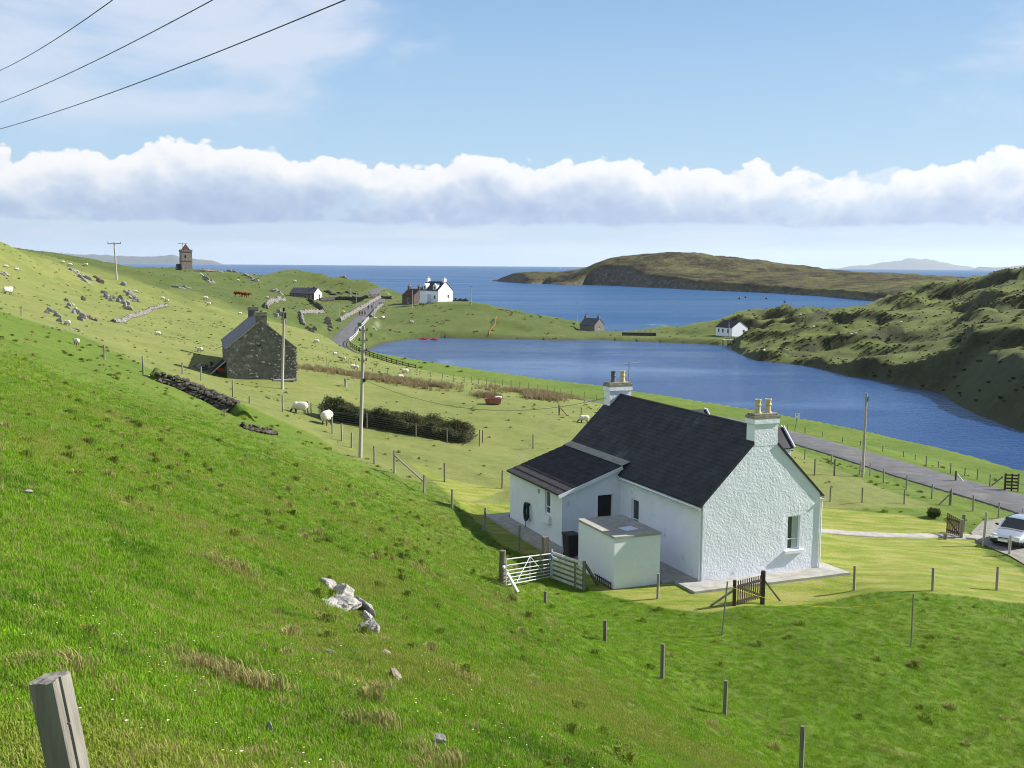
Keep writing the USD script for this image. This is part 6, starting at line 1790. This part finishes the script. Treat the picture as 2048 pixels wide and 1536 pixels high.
patch([(-0.60, 1.02, 0.955), (0.60, 1.02, 0.955), (0.52, 1.66, 1.375), (-0.52, 1.66, 1.375)], 'car_glass', 'windscreen', 0.035)
for s in (-1, 1):
    patch([(s * 0.715, 1.35, 0.96), (s * 0.725, 2.2, 0.96), (s * 0.62, 2.2, 1.37), (s * 0.62, 1.80, 1.36)], 'car_glass', 'side_window', 0.025)
    patch([(s * 0.725, 2.26, 0.96), (s * 0.70, 3.1, 0.97), (s * 0.62, 2.95, 1.34), (s * 0.62, 2.26, 1.37)], 'car_glass', 'side_window', 0.025)
    hl2 = trimesh.creation.icosphere(2, 1.0); hl2.vertices *= (0.19, 0.16, 0.075); hl2.apply_transform(rz(s * 0.55)); hl2.apply_translation((s * 0.57, 0.13, 0.66))
    obj('headlight', hl2, 'lamp_glass', car, smooth=True)
    mi = trimesh.creation.icosphere(1, 1.0); mi.vertices *= (0.11, 0.06, 0.07); mi.apply_translation((s * 0.90, 1.30, 0.98))
    obj('mirror', mi, 'car_trim', car, smooth=True)
    for y_ in (0.72, 3.10):
        wl_ = lathe([(0, -0.09), (0.20, -0.09), (0.285, -0.085), (0.30, -0.05), (0.30, 0.05), (0.285, 0.085), (0.20, 0.09), (0, 0.09)], 20)
        wl_.apply_transform(trimesh.transformations.rotation_matrix(PI / 2, (0, 1, 0))); wl_.apply_translation((s * 0.73, y_, 0.29))
        w_ = obj('wheel', wl_, 'car_trim', car, smooth=40)
        hub = rod((s * 0.80, y_, 0.29), (s * 0.835, y_, 0.29), 0.19, 0.17, 12)
        obj('hubcap', hub, 'galvanised', w_)
obj('bumper', loft([ring(-0.035, 0.52, 0.26, 0.46, 0, 16), ring(0.03, 0.74, 0.20, 0.50, 0, 16), ring(0.24, 0.835, 0.19, 0.50, 0, 16)]), 'car_trim', car, smooth=35)
obj('grille', box(0.60, 0.05, 0.055, (0, -0.015, 0.535)), 'car_trim', car)
obj('number_plate', box(0.50, 0.02, 0.11, (-0.05, -0.055, 0.36)), 'plate_white', car)
obj('wiper', cat(bar((-0.45, 1.02, 0.985), (0.1, 1.12, 1.045), 0.02), bar((0.05, 1.02, 0.985), (0.5, 1.15, 1.06), 0.02)), 'car_trim', car)


# ------------------------------------------------------------------ hedge, bush, rushes, grass
def instancer(name, parent, protos, pts, rots, scales, idx, **k):
    """protos: [(name, mesh, mat)]; rots: angles about z and small tilts."""
    path = numbered(str(parent.GetPath()) if parent else '/World', name)
    pi = UsdGeom.PointInstancer.Define(stage, path)
    UsdGeom.Scope.Define(stage, path + '/kinds')
    rel = []
    for n_, m_, mat_ in protos:
        usdkit.mesh(stage, f'{path}/kinds/{n_}', m_, MAT[mat_])
        rel.append(Sdf.Path(f'{path}/kinds/{n_}'))
    pi.CreatePrototypesRel().SetTargets(rel)
    pi.CreatePositionsAttr(Vt.Vec3fArray.FromNumpy(np.asarray(pts, np.float32)))
    q = np.zeros((len(pts), 4))
    a = np.asarray(rots)
    q[:, 0] = np.cos(a / 2); q[:, 3] = np.sin(a / 2)
    pi.CreateOrientationsAttr(Vt.QuathArray([Gf.Quath(float(r[0]), float(r[1]), float(r[2]), float(r[3])) for r in q]))
    s = np.asarray(scales)
    s = np.repeat(s[:, None], 3, 1) if s.ndim == 1 else s
    pi.CreateScalesAttr(Vt.Vec3fArray.FromNumpy(s.astype(np.float32)))
    pi.CreateProtoIndicesAttr(Vt.IntArray.FromNumpy(np.asarray(idx, np.int32)))
    return mark(pi.GetPrim(), **k)


def tuft(n, h, spread, w, r, droop=0.5):
    """A clump of bent grass blades, two triangles and a tip each."""
    V, F = [], []
    for _ in range(n):
        a = r.uniform(0, 2 * PI); rad = spread * math.sqrt(r.random())
        x, y = rad * math.cos(a), rad * math.sin(a)
        l = h * r.uniform(0.5, 1.1); o = r.uniform(0, 2 * PI); bend = droop * r.uniform(0.2, 1.0) * l
        dx, dy = math.cos(o), math.sin(o)
        sx, sy = -dy * w / 2, dx * w / 2
        k = len(V)
        V += [(x - sx, y - sy, -0.02), (x + sx, y + sy, -0.02), (x + dx * bend * 0.3 + sx * 0.8, y + dy * bend * 0.3 + sy * 0.8, l * 0.6), (x + dx * bend * 0.3 - sx * 0.8, y + dy * bend * 0.3 - sy * 0.8, l * 0.6), (x + dx * bend, y + dy * bend, l)]
        F += [(k, k + 1, k + 2), (k, k + 2, k + 3), (k + 3, k + 2, k + 4)]
    return trimesh.Trimesh(V, F, process=False)


gr = np.random.default_rng(21)
# leafy hedge
hA, hB = ground_at(640, 838), ground_at(936, 887)
hdg = thing('hedge', 'long dark leafy hedge behind wire mesh in the pasture', 'hedge', hA)
hv = hB - hA; hL = np.linalg.norm(hv[:2]); hd = hv / hL; hn = np.array([-hd[1], hd[0], 0])
st = []
for k in range(int(hL / 0.5)):
    b = hd * (0.25 + 0.5 * k) + hn * gr.uniform(0.3, 1.7)
    b[2] = H(*(hA + b)[:2]) - hA[2]
    for _ in range(3):
        e = b + (gr.normal(0, 0.25), gr.normal(0, 0.25), gr.uniform(0.7, 1.2))
        st.append(rod(b - (0, 0, 0.05), e, 0.018, 0.006, 4))
obj('stems', cat(st), 'hedge_stem', hdg, kind='stuff')


def leaf_cloud(n, r, size):
    V, F = [], []
    for _ in range(n):
        c_ = r.normal(0, 0.09, 3)
        u_ = r.normal(size=3); u_ /= np.linalg.norm(u_); w_ = np.cross(u_, r.normal(size=3)); w_ /= np.linalg.norm(w_)
        s = size * r.uniform(0.6, 1.2); k = len(V)
        V += [c_ - u_ * s, c_ + w_ * s * 0.45, c_ + u_ * s, c_ - w_ * s * 0.45]
        F += [(k, k + 1, k + 2), (k, k + 2, k + 3)]
    return trimesh.Trimesh(V, F, process=False)


pts, sc_, ix = [], [], []
for _ in range(7600):
    s = gr.uniform(0, hL); w_ = gr.uniform(-0.15, 2.2)
    prof = 1.12 + 0.75 * float(fbm2(np.array(s), np.array(w_), 1.1, 2, 91)) * 2 - 0.15 * abs(w_ - 1.0)
    z_ = prof * (1 - gr.random() ** 1.6 * 0.95)
    if gr.random() < 0.10:
        z_ += gr.uniform(0, 0.2)
    q_ = hd * s + hn * w_
    q_[2] = H(*(hA + q_)[:2]) - hA[2] + z_
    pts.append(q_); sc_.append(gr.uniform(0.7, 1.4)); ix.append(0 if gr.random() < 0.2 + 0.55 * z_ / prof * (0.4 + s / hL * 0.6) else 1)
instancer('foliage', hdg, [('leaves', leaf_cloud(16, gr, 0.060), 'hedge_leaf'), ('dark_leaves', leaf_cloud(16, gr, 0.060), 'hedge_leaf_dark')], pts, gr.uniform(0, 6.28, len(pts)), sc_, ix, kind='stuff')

bb_ = ground_at(1867, 1035)
bsh = thing('round_bush', 'small round dark bush on the lawn beside the garden gate', 'bush', bb_)
obj('stems', cat([rod((0, 0, -0.05), (0.2 * math.cos(a), 0.2 * math.sin(a), 0.35), 0.012, 0.005, 4) for a in np.arange(7) * 0.9]), 'hedge_stem', bsh, kind='stuff')
pts = [np.array([0.30 * math.cos(a) * r_, 0.30 * math.sin(a) * r_, 0.20 + 0.20 * z_]) for a, r_, z_ in zip(gr.uniform(0, 6.28, 260), np.sqrt(gr.random(260)), gr.uniform(-0.8, 1, 260))]
instancer('foliage', bsh, [('leaves', tuft(10, 0.14, 0.08, 0.02, gr), 'bush_leaf')], pts, gr.uniform(0, 6.28, len(pts)), gr.uniform(0.6, 1.3, len(pts)), np.zeros(len(pts), int), kind='stuff')

# brown rushes along the pasture edge
rp = []
for line, wd, n in ((((618, 738), (660, 745), (720, 752), (800, 765), (850, 772), (897, 777)), 2.2, 1500), (((974, 776), (1010, 783), (1060, 789), (1137, 796)), 2.0, 1000), (((1060, 797), (1110, 799)), 1.2, 300), (((960, 793), (1000, 795)), 0.8, 160)):
    pl = np.array([ground_at(*q)[:2] for q in line]); ls = LineString(pl)
    for _ in range(n):
        c_ = np.array(ls.interpolate(gr.random(), normalized=True).coords[0]) + gr.normal(0, wd / 2, 2) * (1, 1.3)
        if fbm2(np.array(c_[0]), np.array(c_[1]), 2.5, 2, 101) > -0.12:
            rp.append(on(*c_))
rt = [('rush', tuft(26, 0.50, 0.16, 0.016, gr, 0.35), 'rush_blade'), ('rush_green', tuft(20, 0.38, 0.16, 0.016, gr, 0.4), 'straw_blade')]
instancer('rushes', None, rt, rp, gr.uniform(0, 6.28, len(rp)), gr.uniform(0.7, 1.4, len(rp)), (gr.random(len(rp)) < 0.3).astype(int), kind='stuff', label='tawny brown rushes in a band along the pasture edge above the loch', category='rushes')

# turf blades on the near hillside and the rough meadow, thinning out with distance
n = 420000
a = gr.uniform(-0.60, 0.60, n); dist = 3.0 + 62.0 * gr.random(n) ** 0.95
x, y = dist * np.sin(a), dist * np.cos(a)
P2 = shapely.points(x, y)
keep = (~shapely.contains_properly(LAWN_P.buffer(0.15), P2)) & (~shapely.contains_properly(FIELD_P, P2))
keep &= gr.random(n) < np.clip(1.15 - dist / 50, 0.0, 1) + 0.10 * sstep(dist, 66, 50)
x, y, dist, P2 = x[keep], y[keep], dist[keep], P2[keep]
tus = fbm2(x, y, 0.85, 3, 31) * sstep(fbm2(x, y, 6.5, 2, 33), -0.12, 0.22)
z = H(x, y)
lush = shapely.distance(LUSH_P, P2) + 4.0 * fbm2(x, y, 3.5, 3, 53) < gr.uniform(0.2, 4.3, len(x))
dry = gr.random(len(x)) < np.where(lush, 0.03, 0.07) + np.where(lush, 0.10, 0.26) * sstep(tus, 0.08, 0.25)
ix = np.where(dry, 1, np.where(lush, 2, 0))
sc = gr.uniform(0.6, 1.25, len(x)) * (1.0 + 0.020 * dist) * np.where(ix == 1, 0.9 + 0.9 * sstep(tus, 0.05, 0.25), 0.85)
gt = [('turf_tuft', tuft(26, 0.030, 0.085, 0.0058, gr, 1.1), 'grass_blade'), ('straw_tuft', tuft(20, 0.052, 0.07, 0.0048, gr, 1.1), 'straw_blade'), ('lush_tuft', tuft(26, 0.034, 0.085, 0.0060, gr, 1.0), 'lush_blade')]
instancer('grass', None, gt, np.stack([x, y, z - 0.004], 1), gr.uniform(0, 6.28, len(x)), sc, ix, kind='stuff', label='short grazed grass covering the near hillside', category='grass')

# daisies and buttercups in the turf
def flower(r_, h_):
    a_ = np.arange(6) * PI / 3
    V = [(0, 0, h_)] + [(r_ * math.cos(q), r_ * math.sin(q), h_ + 0.004) for q in a_]
    return trimesh.Trimesh(V, [(0, 1 + k, 1 + (k + 1) % 6) for k in range(6)], process=False)


nf = 2600
a = gr.uniform(-0.58, 0.58, nf); dist = 7 + 33 * gr.random(nf)
fx, fy = dist * np.sin(a), dist * np.cos(a)
ok = ~shapely.contains_properly(LAWN_P, shapely.points(fx, fy)) & (fbm2(fx, fy, 3.0, 2, 221) > -0.02)
fx, fy = fx[ok], fy[ok]
instancer('wild_flowers', None, [('daisy', flower(0.008, 0.040), 'daisy'), ('buttercup', flower(0.008, 0.045), 'buttercup')], np.stack([fx, fy, H(fx, fy)], 1), gr.uniform(0, 6.28, len(fx)), gr.uniform(0.7, 1.5, len(fx)), (gr.random(len(fx)) < 0.4).astype(int), kind='stuff', label='tiny white and yellow flowers scattered in the near turf', category='flowers')

# tussocks: dense clumps standing proud of the turf
def clump(n_, h_, rad, w_, r):
    """A domed clump: blades leaning outwards all round."""
    V, F = [], []
    for _ in range(n_):
        a_ = r.uniform(0, 2 * PI); q_ = math.sqrt(r.random()) * rad
        dx, dy = math.cos(a_), math.sin(a_)
        l = h_ * (1.15 - 0.6 * (q_ / rad) ** 2) * r.uniform(0.8, 1.15); o_ = rad * r.uniform(0.15, 0.75)
        sx, sy = -dy * w_ / 2, dx * w_ / 2; k = len(V)
        V += [(q_ * dx - sx, q_ * dy - sy, -0.05), (q_ * dx + sx, q_ * dy + sy, -0.05), (q_ * dx + o_ * dx * 0.4 + sx, q_ * dy + o_ * dy * 0.4 + sy, l * 0.75), (q_ * dx + o_ * dx * 0.4 - sx, q_ * dy + o_ * dy * 0.4 - sy, l * 0.75), (q_ * dx + o_ * dx, q_ * dy + o_ * dy, l * 0.85)]
        F += [(k, k + 1, k + 2), (k, k + 2, k + 3), (k + 3, k + 2, k + 4)]
    return trimesh.Trimesh(V, F, process=False)


def scatter(n_, x0, x1, y0, y1, zone, dens, lo, hi, kinds, power=1.0):
    x_ = gr.uniform(x0, x1, n_); y_ = y0 + (y1 - y0) * gr.random(n_) ** power
    ok = (np.abs(x_) < 0.62 * y_ + 4) & shapely.contains_properly(zone, shapely.points(x_, y_)) & ~shapely.contains_properly(LAWN_P.buffer(0.4), shapely.points(x_, y_))
    ok &= (_rtree.query(np.stack([x_, y_], 1))[0] > 2.9) & (shapely.distance(PLAT, shapely.points(x_, y_)) > 0.6) & (shapely.distance(LAYBY_P, shapely.points(x_, y_)) > 0.5)
    ok &= gr.random(n_) < dens(x_, y_)
    x_, y_ = x_[ok], y_[ok]
    z_ = H(x_, y_)
    ok = z_ > 0.4
    return np.stack([x_, y_, z_], 1)[ok], gr.uniform(lo, hi, ok.sum()), gr.choice(kinds, ok.sum())


box_ = lambda a, b, c_, d_: Polygon([(a, b), (c_, b), (c_, d_), (a, d_)])
near_zone = box_(-60, 5, 70, 100).difference(FIELD_P)
kinds_ = [('green_clump', clump(70, 0.13, 0.17, 0.018, gr), 'clump_green'), ('straw_clump', clump(60, 0.15, 0.15, 0.014, gr), 'straw_blade'), ('pasture_clump', clump(46, 0.12, 0.16, 0.03, gr), 'field_clump')]
sets = [scatter(12000, -45, 60, 6, 85, near_zone, lambda x, y: 0.05 + sstep(fbm2(x, y, 5.0, 3, 201), -0.06, 0.16) * 0.42, 0.45, 1.25, [0, 0, 0, 1]),
        scatter(9000, -60, 60, 45, 170, FIELD_P, lambda x, y: 0.10 + 0.4 * sstep(fbm2(x, y, 9.0, 3, 203), -0.05, 0.15), 0.35, 1.0, [2, 2, 2, 1]),
        scatter(5000, -170, 20, 120, 330, FIELD_P, lambda x, y: 0.10 + 0.5 * sstep(fbm2(x, y, 14.0, 3, 205), -0.02, 0.15), 0.7, 1.7, [2, 2, 1]),
        scatter(6000, -150, 60, 170, 480, box_(-200, 170, 70, 500).difference(FIELD_P).intersection(MAIN), lambda x, y: 0.15 + 0.6 * sstep(fbm2(x, y, 12.0, 3, 207), -0.02, 0.15), 1.2, 3.2, [0, 2, 1])]
instancer('tussocks', None, kinds_, np.vstack([q[0] for q in sets]), gr.uniform(0, 6.28, sum(len(q[0]) for q in sets)), np.concatenate([q[1] for q in sets]), np.concatenate([q[2] for q in sets]), kind='stuff', label='grass tussocks dotted over the hillside and pasture', category='grass')
hk = [('heather_clump', leaf_cloud(46, gr, 0.10), 'heather_leaf'), ('rough_clump', clump(50, 0.26, 0.32, 0.06, gr), 'rough_leaf'), ('dark_clump', clump(50, 0.26, 0.36, 0.06, gr), 'heather_leaf')]


def steep_at(x_, y_):
    i = np.clip(np.searchsorted(GX, x_) - 1, 0, len(GX) - 2); j = np.clip(np.searchsorted(GY, y_) - 1, 0, len(GY) - 2)
    return SLOPE[j, i]


s4 = scatter(60000, 20, 190, 105, 340, MOOR_P, lambda x, y: np.clip(0.04 + 0.9 * sstep(steep_at(x, y), 0.32, 0.6) * sstep(steep_at(x, y), 0.85, 0.62) * sstep(y - 0.9 * np.abs(x - 40), 118, 150) * (0.4 + sstep(fbm2(x, y, 8.0, 3, 209), -0.1, 0.15)), 0, 1), 0.35, 1.2, [0, 2, 1, 1, 1, 1])
instancer('heather', None, hk, s4[0] + (0, 0, 0.06), gr.uniform(0, 6.28, len(s4[0])), s4[1], s4[2], kind='stuff', label='dark heather and rough grass on the steep moorland faces', category='heather')

# ------------------------------------------------------------------ far hills across the sea, and the air between
def ridge_mesh(name, label, prof, D, depth_, seed):
    """Distant high ground: skyline pixels as real hills D metres off."""
    us = np.array([q[0] for q in prof], float); vs = np.array([q[1] for q in prof], float)
    uu = np.linspace(us[0], us[-1], 90)
    rows_ = 14
    base_ = 1.0 if D < 11000 else 52.0
    V = []
    for i, u in enumerate(uu):
        v = np.interp(u, us, vs)
        top_ = P(u, v, D)
        hgt_ = max(0.0, top_[2])
        for j, t in enumerate(np.linspace(-1, 1, rows_)):
            y = D + t * depth_
            nz_ = 1 + 0.35 * float(fbm2(np.array(u * 3.0), np.array(t * 60.0 + 7 * seed), 40.0, 3, seed)) * (1 - abs(t))
            V.append((top_[0] * y / D, y, (hgt_ + base_) * max(0, 1 - abs(t) ** 1.4) * nz_ - base_))
    F = []
    for i in range(len(uu) - 1):
        for j in range(rows_ - 1):
            a_ = i * rows_ + j
            F += [(a_, a_ + rows_, a_ + rows_ + 1), (a_, a_ + rows_ + 1, a_ + 1)]
    m = trimesh.Trimesh(V, F, process=False)
    if m.face_normals[:, 2].mean() < 0:
        m.invert()
    return obj(name, m, 'far_moor', smooth=True, kind='structure', label=label)


ridge_mesh('far_hills', 'faint blue hills across the sea at the left horizon', ((-60, 528), (-20, 514), (20, 512), (45, 507), (80, 505), (105, 503), (125, 506), (150, 509), (180, 508), (215, 510), (250, 512), (290, 513), (325, 511), (345, 508), (352, 509), (362, 515), (395, 518), (425, 521), (445, 528)), 26000, 1500, 3)
ridge_mesh('far_hills', 'faint pale cone-shaped hill on the right horizon', ((1660, 540), (1700, 532), (1735, 530), (1770, 524), (1800, 519.5), (1825, 516.5), (1845, 517), (1875, 522), (1910, 529), (1940, 533), (1960, 540)), 27500, 1600, 5)
ridge_mesh('far_hills', 'low bluish land at the right edge of the horizon', ((1935, 541), (1960, 533.5), (1990, 535), (2020, 533), (2050, 529.5), (2100, 527), (2160, 540)), 21000, 900, 8)
ridge_mesh('far_hills', 'thin dark reef line on the sea near the right edge', ((1950, 548.2), (1962, 546.6), (1985, 546.8), (2010, 545), (2060, 540), (2120, 547)), 4200, 120, 9)

HAZE = HAZE_DENSITY
if HAZE:
    hz_ = trimesh.creation.box((66000, 62000, 520)); hz_.apply_translation((0, 0, 520 / 2 - 53.5))
    g = Graph()
    vol = g.add('principled_volume', 'volume', color=(0.72, 0.84, 1.0), density=HAZE, anisotropy=0.35)
    MAT['haze'] = usdkit.material(stage, '/World/Looks/haze', g.n, g.l, volume=vol)
    obj('haze', hz_, 'haze', kind='stuff')

# things of one kind share a group
GROUPS = dict(sheep='sheep grazing on the hillside and pasture', telegraph_pole='telegraph poles', power_pole='power poles along the skyline', cow='reddish cattle on the headland', person='people walking on the headland road', kayak='red kayaks at the loch shore',
              buoy='dark buoys in the bay', overhead_wire='overhead wires in the upper left sky', crag='rock outcrops on the left hillside and headland', rock='stones in the near grass', field_wall='dry stone field walls', turf_dyke='old dyke on the hillside edge', gate_post='wooden gate posts', post='posts beside the car', marker_post='posts standing in the pasture', far_hills='faint hills on the horizon')
for pr in stage.GetPrimAtPath('/World').GetChildren():
    nm_ = pr.GetName()
    nm_ = nm_[:-4] if nm_[-4:-3] == '_' and nm_[-3:].isdigit() else nm_
    if nm_ in GROUPS and not pr.GetCustomDataByKey('group') and pr.GetCustomDataByKey('kind') is None:
        pr.SetCustomDataByKey('group', GROUPS[nm_])
